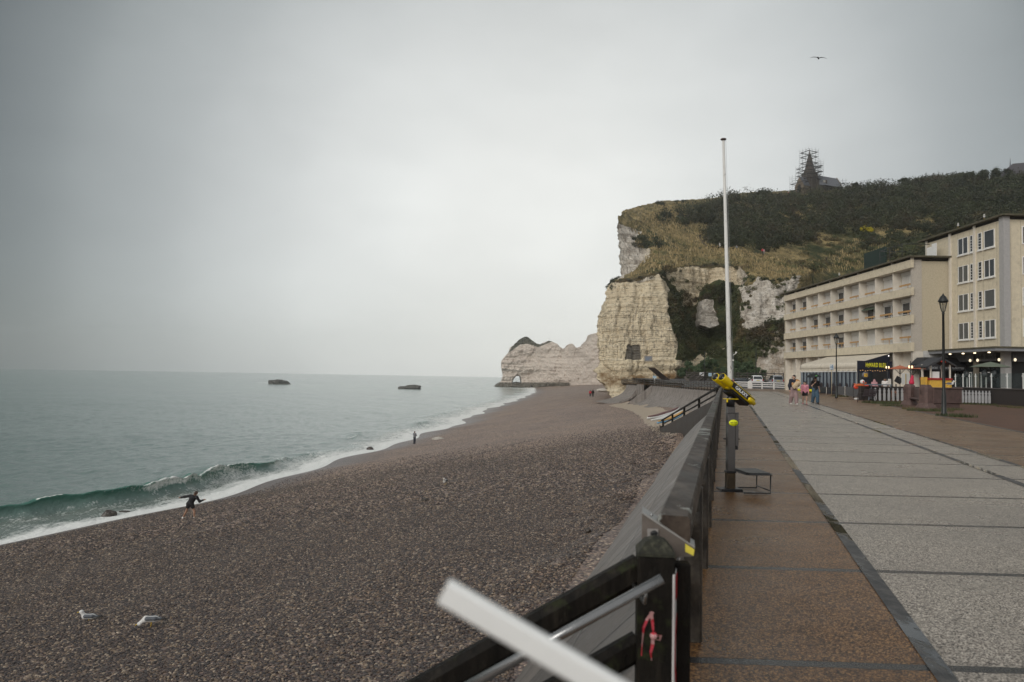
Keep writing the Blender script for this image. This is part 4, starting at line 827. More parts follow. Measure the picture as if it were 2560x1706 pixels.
for r_, zs in enumerate((13.6, 10.95, 8.25, 5.55)):
    for j, (ya, yb) in enumerate(((65.38, 66.82), (69.2, 70.75))):
        dk = (r_ == 0) or (r_ == 1 and j == 0)
        window(block, 42.5, ya, yb, zs, zs+1.58, [] if r_ in (0, 2) and j == 0 else [(ya+yb)/2], darkgl if dk else mat('net_curtain', (.085, .09, .088), .35, .25, 3, .05, stretch=(1, 4, .4)))
    for ya, yb in ((67.15, 67.7), (68.45, 68.9)):
        window(block, 42.5, ya, yb, zs, zs+1.58, [], darkgl)
        bb_('grille', whitep, [(42.38, 42.415, ya+.1, yb-.1, zs+.3+.26*q_, zs+.34+.26*q_) for q_ in range(4)], block)
    mb = [(44.05, 44.13, 64.12, 64.199, zs, zs+1.58), (44.131, 47, 64.12, 64.199, zs+1.5, zs+1.58), (44.131, 47, 64.12, 64.199, zs, zs+.1)]
    f = bb_('window', whitep, mb); bb_('pane', darkgl, [(44.132, 47, 64.165, 64.196, zs+.102, zs+1.498)], f)
# ground floor café front under a flat canopy
bb_('canopy', mat('canopy_metal', (.20, .205, .215), .5, .15, 3, .1), [(40.4, 76, 62.2, 72.2, 4.22, 4.46)]); bb_('canopy_edge', moss, [(40.33, 76, 62.13, 72.25, 4.462, 4.60)])
dk = mat('cafe_dark', (.010, .010, .011), .6, .3, 3, .1); dkb = mat('black_boarding', (.02, .021, .024), .5, .3, 5, .2)
bb_('cafe_front', dk, [(42.7, 43.0, 64.7, 72.1, .1, 4.2), (43.0, 75, 64.5, 64.7, .1, 4.2)]); bb_('fascia_board', mat('fascia_grey', (.085, .085, .09), .6, .2, 4), [(42.1, 42.2, 64.9, 71.9, 3.45, 4.2), (42.95, 60, 63.9, 64.0, 3.4, 4.15)])
bb_('column', mat('column_beige', (.20, .175, .135), .8, .15, 5, .2), [(42.1, 42.38, 67.6, 68.0, .1, 4.21)])
cglass = glassm('cafe_glass', (.022, .028, .03), .12)
for k in range(5):
    y = 65.1+k*1.35; bb_('shop_window', cglass, [(42.62, 42.69, y, y+1.15, .6, 2.9)])
    mb = MB(); mb.lathe([(.02, 0), (.34, .01), (.3, .2), (.0, .34)], n=12, M=Matrix.Translation((42.58-42.5, y+.55-64.2, 2.35))@Matrix.Rotation(-math.pi/2, 4, 'Y')); mb.build('round_panel', mat('frosted_panel', (.055, .065, .07), .5, .2, 5), block)
for k in range(3): bb_('glazed_door', whitep, [(42.56, 42.615, 66.2+k*1.4, 66.28+k*1.4, .1, 2.5), (42.56, 42.615, 66.9+k*1.4, 66.98+k*1.4, .1, 2.5), (42.56, 42.615, 66.281+k*1.4, 66.899+k*1.4, 2.42, 2.5)])
warm = emit('lamp_warm', (1, .80, .52), 2.6)
for k, y in enumerate((70.6, 68.6, 66.9, 64.9)):
    mb = MB(); mb.lathe([(.05, .06), (.10, .04), (.11, 0), (.07, -.02)], n=12); o = mb.build('ceiling_lamp', warm, block); o.location = (41.0-42.5, y-64.2-.9, 4.13)
for x, y in ((42.0, 68.3), (42.0, 67.2), (42.2, 64.55), (43.1, 63.8)):
    mb = MB(); mb.ball((0, 0, 0), (.10, .10, .14)); o = mb.build('wall_lamp', emit('globe_warm', (1, .86, .62), .9), block); o.location = (x-42.5, y-64.2, 3.55)
lt = mat('sign_black', (.01, .01, .01), .5, 0, 3, 0)
text('la Belle Blanche', 'lettering', .62, lt, block, frameM((42.08-42.5, 66.3-64.2, 3.83), (0, -1, 0), (0, 0, 1)), .008, .8, shear=.25)
text('la', 'lettering', .6, lt, block, frameM((45.6-42.5, 63.88-64.2, 3.78), (1, 0, 0), (0, 0, 1)), .008, .8, shear=.25)
# ---- things up on the hotel roof
tr = thing('roof_terrace_shed', 'dark green screen and tube frame on the hotel roof by the taller block', 'roof shed', (39.4, 76, 13.78))
MB().box(0.8, 1.0, 4.2, 9.0, 0, 2.3).build('screen', mat('green_screen', (.012, .028, .022), .8, .3, 4, .2), tr)
mb = MB()
for y in (-.5, 2.0, 4.1): mb.tube([(.2, y, 0), (.2, y, 1.75)], .03, 6)
mb.tube([(.2, -.5, 1.75), (.2, 4.1, 1.75)], .03, 6); mb.tube([(.2, -.5, 1.1), (.2, 4.1, 1.1)], .02, 6); mb.tube([(3, -.5, 1.75), (.2, -.5, 1.75)], .03, 6); mb.tube([(3, 4.1, 1.75), (.2, 4.1, 1.75)], .03, 6)
mb.build('tube_frame', mat('dark_tube', (.04, .04, .042), .6), tr)
wd = thing('roof_door', 'white panel door standing open on the roof terrace', 'door', (41.6, 72.9, 13.78)); MB().box(0, .06, 0, .8, 0, 1.45).build('door_leaf', whitep, wd); MB().box(.3, .36, 1.3, 2.2, 0, 1.3).build('door_panel', whitep, wd); MB().box(.1, .25, .3, .36, .9, 1.1).build('handle', metal, wd)

# ---- restaurant terrace with cream awning on the hotel's ground floor
rest = thing('restaurant_terrace', 'glazed restaurant terrace under a cream awning with navy sign wall', 'restaurant', (38.7, 76, 0))
RO = Vector((38.7, 76, 0)); navy = mat('navy_panel', (.006, .009, .022), .45, .2, 4, .05); canvas = mat('cream_canvas', (.62, .56, .46), .85, .08, 2.5, .25, dirt=(.46, .41, .33), dist=.02)
ye, yf, xo = 76.3, 91.4, 35.35
def rp(*v): return [Vector(q)-RO for q in v]
V = []; n = 12; ys_ = np.linspace(ye, yf, 41)
for y in ys_:
    sag = -.06*abs(math.sin((y-ye)/(yf-ye)*math.pi*3))
    for k in range(n+1):
        f = k/n
        if f < .80: x, z = 38.7+(xo+.28-38.7)*f/.8, 4.36+(3.42-4.36)*(f/.8)+sag*math.sin(f*3)
        else: a = (f-.8)/.2*1.45; x, z = xo+.28-.30*math.sin(a), 3.42-.75*(1-math.cos(a))+sag*.15
        V.append(Vector((x, y, z))-RO)
o = fastmesh('canopy', V, gridfaces(41, n+1), canvas, rest, smooth=True); o.modifiers.new('thick', 'SOLIDIFY').thickness = .03
V = []
for y in ys_: V += [Vector((xo-.02, y, 2.755))-RO, Vector((xo-.03, y, 2.52+.03*math.sin(y*5)))-RO]
o = fastmesh('valance', V, gridfaces(41, 2), canvas, rest); o.modifiers.new('thick', 'SOLIDIFY').thickness = .02
hbR = lambda name, m, boxes: hb(name, m, boxes, rest, tuple(RO))
hbR('awning_rail', whitep, [(xo-.05, xo+.05, ye, yf, 2.42, 2.50)])
for y in (ye+.05, 80, 83.8, 87.6, yf): hbR('post', offw, [(xo+.02, xo+.14, y-.06, y+.06, 0, 2.42)])
hbR('glass_wall', glassm('terrace_glass', (.14, .165, .19), .12), [(xo+.06, xo+.09, ye+.12, yf-.1, .75, 2.415)]); hbR('lower_panel', navy, [(xo+.03, xo+.13, ye+.12, yf-.07, 0, .748)])
for y in np.arange(ye+.7, yf-.3, .95): hbR('mullion', navy, [(xo-.02, xo+.055, y, y+.12, .75, 2.41)])
for k in range(9): 
    m_ = MB(); m_.ball((xo+.035-38.7, ye+.9+1.6*k-76, .95), (.02, .35, .3), 9, 6); m_.build('planter_shape', mat('planter_dark', (.03, .022, .026), .9, .3, 8), rest)
hbR('inner_wall', dk, [(38.5, 38.66, ye+.2, yf, 0, 4.2)])
mb = MB(); mb.prism(rp((38.65, ye-.02, 0), (xo+.0, ye-.02, 0), (xo+.0, ye-.02, 2.8), (xo+.3, ye-.02, 3.36), (38.65, ye-.02, 4.30)), (0, -.06, 0)); mb.build('side_wall', navy, rest)
sg = hbR('sign', navy, [(35.30, 38.82, ye-.25, ye-.10, 2.68, 3.55)])
yel = mat('sign_yellow', (.80, .76, .03), .5, .03, 3, 0); yt = ye-.26
xc = 36.12; under = []
for s_, sz, zc in (('H', .60, 3.12), ('o', .50, 3.19), ('M', .60, 3.12), ('A', .60, 3.12), ('R', .60, 3.12), ('D', .60, 3.12), (' ', 0, 0), ('B', .60, 3.12), ('L', .60, 3.12), ('E', .60, 3.12), ('U', .50, 3.16)):
    if s_ == ' ': xc += .09; continue
    o = text(s_, 'lettering', sz, yel, sg, frameM((0, 0, 0), (1, 0, 0), (0, 0, 1)), .012, .47, align='LEFT', off=.008); co = [v.co.x for v in o.data.vertices]; wdt = (max(co)-min(co))*.47
    o.matrix_local = frameM(Vector((xc-min(co)*.47, yt, zc))-RO, (1, 0, 0), (0, 0, 1))@Matrix.Diagonal((.47, 1, 1, 1))
    if s_ in 'oU': under.append((xc, xc+wdt, yt-.012, yt, zc-.30, zc-.26))
    xc += wdt+.045
hb('underline', yel, under, sg, tuple(RO))
hbR('doorway', dk, [(36.9, 38.3, ye-.1, ye-.085, .1, 2.4)]); hbR('menu_frame', whitep, [(38.36, 38.74, ye-.16, ye-.11, .95, 1.75)]); hbR('menu_sheet', shut, [(38.41, 38.69, ye-.17, ye-.161, 1.0, 1.7)]); hbR('side_window', cglass, [(35.5, 35.85, ye-.1, ye-.088, .9, 2.3), (36.5, 36.85, ye-.1, ye-.088, .9, 2.3)])
mb = MB(); mb.lathe([(.02, 0), (.36, 0), (.36, .03), (.02, .03)], n=24, M=Matrix.Translation(Vector((36.16, yt+.15, 2.1))-RO)@Matrix.Rotation(math.pi/2, 4, 'X')); lo = mb.build('logo_disc', mat('logo_ring', (.10, .10, .12), .5, .05, 3, 0), rest)
hbR('logo_square', mat('logo_orange', (.75, .45, .05), .5, .03, 3, 0), [(35.99, 36.33, yt+.09, yt+.115, 1.94, 2.26)]); text('HB', 'lettering', .30, navy, rest, frameM(Vector((36.16, yt+.088, 2.1))-RO, (1, 0, 0), (0, 0, 1)), .004, .7)
for k in range(12):
    mb = MB(); mb.ball((0, 0, 0), .028, 6, 5); o = mb.build('fairy_light', emit('tiny_warm', (1, .6, .25), 1.0), rest); o.location = Vector((35.6+.25*k, ye-.2, 2.56+.04*math.sin(k*2.1)))-RO
mb = MB(); mb.ball((0, 0, 0), .04, 8, 6); o = mb.build('spotlight', emit('spot_white', (1, .95, .9), 4), rest); o.location = Vector((38.5, ye-.2, 4.1))-RO
# ---- black awning of the café between hotel and block
ca = thing('black_awning', 'sloping black café awning with white script between hotel and block', 'awning', (40.0, 71, 0))
CO = Vector((40.0, 70.6, 0)); ca.location = CO
blk = mat('black_canvas', (.018, .019, .023), .55, .3, 2, .15); wsc = mat('script_white', (.34, .35, .36), .5, .05, 3, 0)
def cp_(*v): return [Vector(q)-CO for q in v]
mb = MB(); a0, a1, b0, b1 = (38.0, 66.4), (42.0, 66.4), (38.6, 71.9), (42.3, 71.9)
mb.add(cp_((38.45, 69.7, 3.2), (42.5, 69.7, 3.2), (42.5, 70.6, 3.85), (39.1, 70.6, 3.85), (38.45, 71.95, 3.2), (39.1, 71.95, 3.85), (42.5, 71.95, 3.85)), [(0, 1, 2, 3), (4, 0, 3, 5), (3, 2, 6, 5)]); o = mb.build('canopy', blk, ca); o.modifiers.new('thick', 'SOLIDIFY').thickness = .03
mb = MB(); mb.add(cp_((38.45, 69.7, 3.195), (42.5, 69.7, 3.195), (42.5, 69.7, 2.6), (38.45, 69.7, 2.6), (38.45, 71.95, 3.195), (38.45, 71.95, 2.6)), [(0, 1, 2, 3), (4, 0, 3, 5)]); o = mb.build('valance', blk, ca); o.modifiers.new('thick', 'SOLIDIFY').thickness = .02
text('Crêpes', 'lettering', .42, wsc, ca, frameM(Vector((38.42, 70.8, 2.9))-CO, (0, -1, 0), (0, 0, 1)), .004, .9, shear=.3)
text('Glaces  Gaufres  Churros', 'lettering', .4, wsc, ca, frameM(Vector((40.6, 69.67, 2.88))-CO, (1, 0, 0), (0, 0, 1)), .004, .8, shear=.3)
hb('front', dkb, [(38.9, 42.4, 71.0, 71.1, .0, 3.1)], ca, tuple(CO)); hb('menu_board', wsc, [(39.3+.0*k, 40.0, 70.96, 70.995, .5+.22*k, .54+.22*k) for k in range(5)], ca, tuple(CO))
sd = thing('white_siding', 'white weatherboard panel above the black café awning', 'siding', (39.9, 72.1, 0))
mb = MB()
for k in range(9): mb.box(0, 2.9, .12, .2, 3.0+.17*k, 3.16+.17*k)
mb.build('board', mat('siding_paint', (.50, .49, .47), .6, .1, 4, .1), sd)

# ---- chapel on the hill, under scaffolding
cb = on_hill(2040, 484); CHY = 352.0; base = P(2024, 482, Y=CHY)
stone = mat('chapel_stone', (.075, .062, .052), .9, .25, .8, .3, dirt=(.05, .042, .036), dist=.1); slate = mat('chapel_slate', (.12, .125, .14), .55, .15, 1.2, .2); pale = mat('pale_stone', (.17, .135, .10), .9, .2, .9, .3)
ch = thing('chapel', 'grey stone chapel with slate roof and tall spire on the hilltop', 'chapel', base, math.radians(24))
U = .1888                                            # metres per photograph pixel at that distance
mb = MB(); mb.box(2.5, 17.2, -3.4, 3.4, -2, 3.6); mb.build('nave_wall', stone, ch)
mb = MB(); mb.prism([(2.3, -3.9, 3.35), (2.3, 0, 9.0), (2.3, 3.9, 3.35)], (15.2, 0, 0)); mb.build('roof', slate, ch)
mb = MB(); mb.prism([(17.5, -4.1, 3.0), (17.5, 0, 9.4), (17.5, 4.1, 3.0), (17.5, 3.3, 3.0), (17.5, 0, 8.6), (17.5, -3.3, 3.0)], (.4, 0, 0)); mb.prism([(17.2, -3.4, -2), (17.2, -3.4, 3.6), (17.2, 0, 9.0), (17.2, 3.4, 3.6), (17.2, 3.4, -2)], (.3, 0, 0)); mb.build('gable', pale, ch)
MB().box(5.8, 6.9, -3.2, -2.6, 5.0, 6.0).build('skylight', mat('roof_patch', (.42, .40, .36), .6), ch)
MB().box(7.2, 7.9, -3.2, -2.4, 4.6, 6.3).build('chimney', stone, ch)
for k in range(5): MB().box(5+k*2.4, 5.7+k*2.4, -3.5, -3.41, .6, 2.6).build('window', dk, ch)
mb = MB(); mb.box(-2.6, 2.5, -2.6, 2.6, -2, 9.5); mb.prism([(-2.6, -3.6, 5.2), (-2.6, -3.6, -2), (-2.6, -2.6, -2), (-2.6, -2.6, 7.8)], (1.2, 0, 0)); mb.prism([(1.3, -3.6, 5.2), (1.3, -3.6, -2), (1.3, -2.6, -2), (1.3, -2.6, 7.8)], (1.2, 0, 0)); mb.build('tower', stone, ch)
mb = MB(); r8 = lambda r, z: [Vector((r*math.cos(t+.39), r*math.sin(t+.39), z)) for t in (2*math.pi*k/8 for k in range(8))]
mb.loft([r8(3.0, 9.4), r8(2.3, 11.2), r8(1.05, 16.6), r8(.30, 19.2), r8(.05, 21.4)], cap=True); mb.build('spire', stone, ch)
pm = MB(); pm.prism([(-6.6, -2.7, -2), (-6.6, -2.7, 2.6), (-6.6, 0, 6.6), (-6.6, 2.7, 2.6), (-6.6, 2.7, -2)], (4.2, 0, 0)); pm.build('porch', pale, ch)
pm = MB(); pm.prism([(-6.4, -3.2, 2.2), (-6.4, 0, 7.0), (-6.4, 3.2, 2.2), (-6.4, 2.8, 2.2), (-6.4, 0, 6.4), (-6.4, -2.8, 2.2)], (4.4, 0, 0)); pm.build('porch_roof', slate, ch)
pm = MB(); pm.prism([(-6.7, -1.15, -1.5), (-6.7, -1.15, 1.6), (-6.7, -.8, 2.6), (-6.7, 0, 3.3), (-6.7, .8, 2.6), (-6.7, 1.15, 1.6), (-6.7, 1.15, -1.5)], (.12, 0, 0)); pm.build('doorway', dk, ch)
sf = thing('scaffolding', 'tiers of tube scaffolding and dark plank platforms wrapped around the spire', 'scaffolding', base, math.radians(24))
scm = mat('scaffold_tube', (.10, .105, .11), .5, .2, 3, 0, metal=.4); plk = mat('scaffold_plank', (.022, .02, .018), .9, .3, 3)
def cage(x0, x1, y0, y1, z0, z1, dz=1.9, step=1.7):
    mb = MB(); r = .034
    for x in np.linspace(x0, x1, max(2, int((x1-x0)/step)+1)):
        for y in (y0, y1): mb.tube([(x, y, z0), (x, y, z1+.9)], r, 5)
    for y in np.linspace(y0, y1, max(2, int((y1-y0)/step)+1)):
        for x in (x0, x1): mb.tube([(x, y, z0), (x, y, z1+.9)], r, 5)
    for z in np.arange(z0+dz, z1+.1, dz/2):
        for a, b in (((x0, y0), (x1, y0)), ((x0, y1), (x1, y1)), ((x0, y0), (x0, y1)), ((x1, y0), (x1, y1))): mb.tube([(*a, z), (*b, z)], r*.8, 5)
    mb.tube([(x0, y0, z0), (x1, y0, z0+3)], r, 5); mb.tube([(x0, y1, z1-3), (x0, y0, z1)], r, 5); return mb.build('standard', scm, sf)
def deck(x0, x1, y0, y1, z, w_=.65):
    MB().box(x0, x1, y0, y0+w_, z, z+.08).box(x0, x1, y1-w_, y1, z, z+.08).box(x0, x0+w_, y0+w_, y1-w_, z, z+.08).box(x1-w_, x1, y0+w_, y1-w_, z, z+.08).build('platform', plk, sf)
cage(-4.6, 3.6, -4.2, 4.2, 4.5, 12.4); cage(-3.6, 2.8, -2.9, 2.9, 10.5, 20.4); cage(-8.2, -4.7, -4.4, 4.4, -1.5, 7.2); cage(2.9, 5.2, -3.6, 3.6, 8, 15.0); cage(18.2, 20.2, -3, 3, -1, 8.0)
for z in (6.0, 8.0, 9.8, 11.6): deck(-4.5, 3.5, -4.1, 4.1, z)
for z in (14.0, 16.9, 19.2): deck(-3.5, 2.7, -2.8, 2.8, z, .7)
for z in (3.8, .6): deck(-8.1, -4.8, -4.3, 4.3, z)
deck(2.95, 5.1, -3.5, 3.5, 12.8); deck(2.95, 5.1, -3.5, 3.5, 10.0); deck(18.3, 20.1, -2.9, 2.9, 6.2); MB().box(4.5, 16.5, -4.9, -3.95, 3.1, 3.22).build('platform', plk, sf)
mb = MB()
for x in np.arange(4.6, 17, 2.4): mb.tube([(x, -4.85, -1.5), (x, -4.85, 4.2)], .034, 5)
mb.build('standard', scm, sf)
# house roof with spike above the trees at the right edge
q = P(2560, 445, Y=318); hr = thing('hilltop_house', 'dark slate roofed house with a thin spike above the trees at right', 'house', q, math.radians(-8))
MB().box(-9, 22, 1, 9, -8, 0.5).build('wall', stone, hr); mb = MB(); mb.prism([(-10, 0, -.5), (-7, 5, 6.2), (-10, 10, -.5)], (0.01, 0, 0)); mb = MB(); mb.loft([[Vector(v) for v in ((-11, 0, -1), (24, 0, -1), (24, 10, -1), (-11, 10, -1))], [Vector(v) for v in ((-2, 4.8, 7.6), (24, 4.8, 9.5), (24, 5.2, 9.5), (-2, 5.2, 7.6))]], cap=True); mb.build('roof', mat('house_slate', (.06, .055, .062), .6, .2, 1), hr)
mb = MB(); mb.lathe([(.4, 0), (.3, 1), (.05, 4.5)], (-3.0, 5, 5.6), 8); mb.build('finial', slate, hr)
ac = thing('arch_monument', 'thin metal arch with a small figure on top between hilltop trees', 'monument', P(2342, 470, Y=338))
mb = MB(); mb.tube([(2.0*math.cos(t), 0, 1.2+2.4*math.sin(t)) for t in np.linspace(0, math.pi, 17)], .09, 6); mb.build('arch', mat('arch_metal', (.2, .2, .21), .5, .1, 3), ac); mb = MB(); mb.tube([(.3, 0, 3.55), (.35, 0, 4.2), (.2, 0, 4.9)], [.09, .16, .05], 6); mb.tube([(.3, 0, 4.5), (.8, 0, 4.9)], .05, 5); mb.build('figure', soff, ac)
# =================================================================== THINGS: near railing end, telescope, mast, lamps, furniture, cars, signs
steel = mat('brushed_steel', (.30, .30, .30), .25, .08, 12, .1, metal=.85, stretch=(1, 1, .1))
blackp = mat('black_paint', (.012, .012, .013), .4, .2, 6, .1); black_iron = mat('lamp_iron', (.012, .014, .013), .45, .25, 8, .2)
g = G('wet_black_timber'); p = g.pos(); nn = g.noise(g.map(p, (1, 1, .15)), 22, 6, .65); n2 = g.noise(p, 9, 6, .65)
cc = g.ramp(nn, [(.3, (.0035, .003, .0025)), (.55, (.011, .009, .007)), (.8, (.035, .029, .022))]); cc = g.mix(g.rng(n2, .56, .68), cc, (.024, .028, .012)); g.bump(g.mth('ADD', nn, n2), .8, .01)
wtim = g.fin(cc, g.rng(n2, .3, .7, .5, .75), 0, .14)
# ---- foreground post with stair rails
p0 = P(1638, 1375, Y=2.72); D0 = 2.72
gp_ = thing('gatepost', 'dark mossy square post with pyramid cap at the head of the beach stairs', 'post', (p0.x, D0, 0), math.radians(-6))
MB().cbox(-.065, .065, -.065, .065, -1.2, p0.z-.012, .006).build('shaft', wtim, gp_)
mb = MB(); mb.loft([[Vector((s*.066*a, s*.066*b, z)) for a, b in ((-1, -1), (1, -1), (1, 1), (-1, 1))] for s, z in ((1.0, p0.z-.011), (1.0, p0.z), (.55, p0.z+.036), (.06, p0.z+.052))], cap=True)
g = G('mossy_cap'); nn = g.noise(g.pos(), 45, 6, .7); g.bump(nn, .8, .01); mb.build('cap', g.fin(g.ramp(nn, [(.3, (.008, .008, .006)), (.5, (.022, .022, .012)), (.7, (.07, .068, .045))]), .8), gp_)
MB().cbox(.072, .13, .02, .075, -.6, p0.z-.05, .006).build('side_timber', wtim, gp_)
sr = thing('stair_rail', 'two thick black mossy timber rails sloping down to the left from the gatepost', 'handrail', (p0.x, D0, 0))
def pp(px, py, Y): return P(px, py, Y=Y)-Vector((p0.x, D0, 0))
mb = MB(); mb.bar(pp(1600, 1418, 2.74), pp(960, 1780, 2.62), .075, .098, c=.3); mb.build('upper_rail', wtim, sr)
mb = MB(); mb.bar(pp(1597, 1612, 2.76), pp(1180, 1850, 2.66), .07, .10, c=.3); mb.build('lower_rail', wtim, sr)
q0, q1 = P(1655, 1447, Y=2.45), P(1150, 1727, Y=2.4)
sh = thing('steel_handrail', 'round brushed steel handrail sloping beside the black timber stair rail', 'handrail', q0)
mb = MB(); mb.tube([Vector((0, 0, 0)), (q1-q0)], .0165, 20); mb.build('tube', steel, sh)
mb = MB(); mb.tube([(q1-q0)*.08, (q1-q0)*.08+Vector((-.005, .0, -.05)), (q1-q0)*.08+Vector((.0, .25, -.06))], .007, 8); mb.build('bracket', steel, sh)
wb = thing('white_barrier_pole', 'white pole out of focus crossing the bottom of the view nearest the camera', 'pole', P(1125, 1487, Y=.60))
wbp = wb.location; wq = P(1640, 1790, Y=.585)-wbp; d_ = wq.normalized()
mb = MB(); mb.bar(-d_*.006, wq, .010, .0225, up=(0, -.15, 1), c=.3); mb.build('shaft', mat('white_enamel', (.80, .81, .80), .35, .03, 8, .02), wb)
# bracket: sloping aluminium panel on the post head
alu = mat('aluminium', (.40, .39, .37), .35, .1, 10, .15, metal=.5, dirt=(.26, .25, .23)); brn = mat('panel_brown', (.12, .10, .085), .5, .2, 8, .1)
ip = thing('sloping_panel', 'small tilted aluminium panel fixed behind the gatepost cap', 'panel', P(1605, 1300, Y=2.83)); io = ip.location
A_, B_, C_, D_ = P(1605, 1285, Y=2.84)-io, P(1737, 1372, Y=2.80)-io, P(1690, 1394, Y=2.82)-io, P(1604, 1352, Y=2.84)-io
mb = MB(); mb.prism([A_, B_, B_+Vector((-.004, 0, -.028)), C_, D_], (0.003, .012, 0)); mb.build('face', brn, ip)
mb = MB(); bk = Vector((.012, .055, .012)); mb.prism([A_+Vector((0, 0, .001)), B_+Vector((0, 0, .001)), B_+bk, A_+bk], (0, 0, .006)); mb.build('top_plate', alu, ip)
mb = MB(); mb.prism([A_+(B_-A_)*.82+Vector((.0, -.003, -.004)), B_+Vector((-.002, -.003, -.003)), B_+Vector((-.005, -.003, -.026)), A_+(B_-A_)*.82+Vector((0, -.003, -.034))], (0, .002, 0)); mb.build('sticker', mat('yellow_sticker', (.72, .60, .07), .5, .1, 60, 0), ip)
a_ = P(1618, 1322, Y=2.826)-io; b_ = P(1645, 1347, Y=2.826)-io; mb = MB(); mb.box(a_.x, b_.x, a_.y-.004, a_.y-.001, b_.z, a_.z); mb.build('label_patch', mat('label_grey', (.27, .25, .235), .6, .1, 20, 0), ip)
mb = MB(); mb.ball((a_.x*.4+b_.x*.6, a_.y-.006, a_.z*.55+b_.z*.45), (.014, .004, .012)); mb.build('dark_print', blackp, ip)
for f in (.18, .5): 
    mb = MB(); mb.ball(A_+(B_-A_)*f+bk*.5+Vector((0, 0, .009)), .006, 8, 5); mb.build('bolt', steel, ip)
# red and white tape tied on the post
tp_ = thing('barrier_tape', 'red and white barrier tape knotted round the gatepost and hanging down', 'tape', P(1630, 1535, Y=2.63)); to = tp_.location
g = G('tape_plastic'); s = g.xyz(g.pos()); n1 = g.noise(g.pos(), 60, 3); tapem = g.fin(g.mix(g.rng(g.mth('SINE', g.mth('MULTIPLY_ADD', s[2], 75, g.mth('MULTIPLY', n1, 3))), -.2, .2), (.50, .03, .05), (.55, .30, .30)), .35)
def ribbon(pts, wd, nm):
    V = []; 
    for i, (px, py) in enumerate(pts):
        c = P(px, py, Y=2.615+.012*math.sin(i*2.2))-to; tw = i*.7; V += [c+Vector((-wd*math.cos(tw*.6), -wd*math.sin(tw*.6)*.5, .002)), c+Vector((wd*math.cos(tw*.6), wd*math.sin(tw*.6)*.5, -.002))]
    mb = MB(); n = len(pts); mb.add(V, [(2*i, 2*i+1, 2*i+3, 2*i+2) for i in range(n-1)]); o = mb.build(nm, tapem, tp_); o.modifiers.new('thick', 'SOLIDIFY').thickness = .0012
ribbon([(1632, 1530), (1618, 1548), (1609, 1570), (1606, 1600), (1603, 1640)], .0055, 'tail'); ribbon([(1628, 1532), (1631, 1555), (1633, 1575), (1634, 1590)], .006, 'strand')
ribbon([(1630, 1590), (1642, 1592), (1652, 1588), (1650, 1602), (1640, 1600), (1633, 1594)], .007, 'loop'); ribbon([(1633, 1592), (1631, 1615), (1627, 1632), (1629, 1652)], .006, 'tail')
mb = MB(); mb.ball(P(1634, 1590, Y=2.61)-to, (.014, .012, .013), 9, 6); mb.build('knot', tapem, tp_)
# round red-ringed sign seen almost edge-on
sq = P(1690, 1560, Y=2.78); rs_ = thing('prohibition_sign', 'white sign plate with a red ring seen edge on beside the gatepost', 'sign', sq, math.radians(74))
MB().cbox(-.15, .15, -.004, .004, -.22, .215, .003).build('plate', mat('sign_white', (.55, .53, .52), .45, .06, 8, .05), rs_)
mb = MB(); 
ring = [[Vector((r*math.cos(t), -.0055, -.07+r*math.sin(t))) for t in (2*math.pi*k/40 for k in range(40))] for r in (.10, .135)]; mb.loft(ring)
o = mb.build('red_ring', mat('sign_red', (.40, .012, .02), .45, .05, 6, 0), rs_); o.modifiers.new('thick', 'SOLIDIFY').thickness = .002
MB().box(-.12, .12, -.0062, -.0045, .12, .20).build('red_band', mat('sign_red', (.4, .012, .02)), rs_)

# ---- coin telescope
tb = P(1826, 1226, z=0); te = thing('coin_telescope', 'yellow twin barrel coin telescope on a grey steel column with black step', 'telescope', tb, math.radians(3))
colm = mat('column_grey', (.105, .098, .095), .38, .12, 5, .06, metal=.4); yelp = mat('telescope_yellow', (.72, .52, .004), .3, .05, 4, .03); tblk = mat('telescope_black', (.010, .010, .011), .35, .15, 10, .05)
MB().cbox(-.16, .13, -.12, .12, 0, .03, .006).build('base_plate', tblk, te)
MB().cbox(-.062, .052, -.055, .055, .03, .235, .008).build('foot', mat('rusty_foot', (.05, .032, .014), .6, .4, 9, .2), te)
MB().cbox(-.068, .058, -.06, .06, .236, .262, .004).build('collar', tblk, te)
MB().cbox(-.054, .05, -.05, .05, .263, 1.03, .008).build('column', colm, te)
cbx = MB(); cbx.cbox(.051, .092, -.05, .05, .60, 1.03, .005); cb_ = cbx.build('coin_box', colm, te)
MB().cbox(.0, .095, -.056, .056, 1.031, 1.045, .004).cbox(-.056, -.001, -.056, .056, 1.031, 1.044, .004).build('lid', colm, te)
MB().cbox(.055, .093, -.03, .03, .545, .598, .006).build('coin_return', tblk, te); mb = MB(); mb.ball((.096, -.01, .97), .008, 8, 5); mb.build('lock', tblk, te)
MB().cbox(-.054, .046, -.045, .045, 1.046, 1.12, .006).build('neck', colm, te)
mb = MB(); mb.lathe([(.056, 0), (.058, .09), (.05, .13), (.03, .15)], (-.004, 0, 1.121), 18); mb.build('swivel', tblk, te)
mb = MB(); mb.lathe([(.001, 0), (.062, 0), (.062, .002), (.001, .002)], n=28, M=Matrix.Translation((.019, -.0515, .905))@Matrix.Rotation(math.pi/2, 4, 'X')@Matrix.Diagonal((1, .68, 1, 1))); so_ = mb.build('oval_sticker', mat('lime_sticker', (.72, .76, .01), .5, .03, 5, 0), te)
text('Next View', 'lettering', .021, tblk, te, frameM((.02, -.0545, .912), (1, 0, 0), (0, 0, 1)), .0008, 1); text('telescope 1 euro', 'lettering', .010, tblk, te, frameM((.02, -.0545, .892), (1, 0, 0), (0, 0, 1)), .0008, 1)
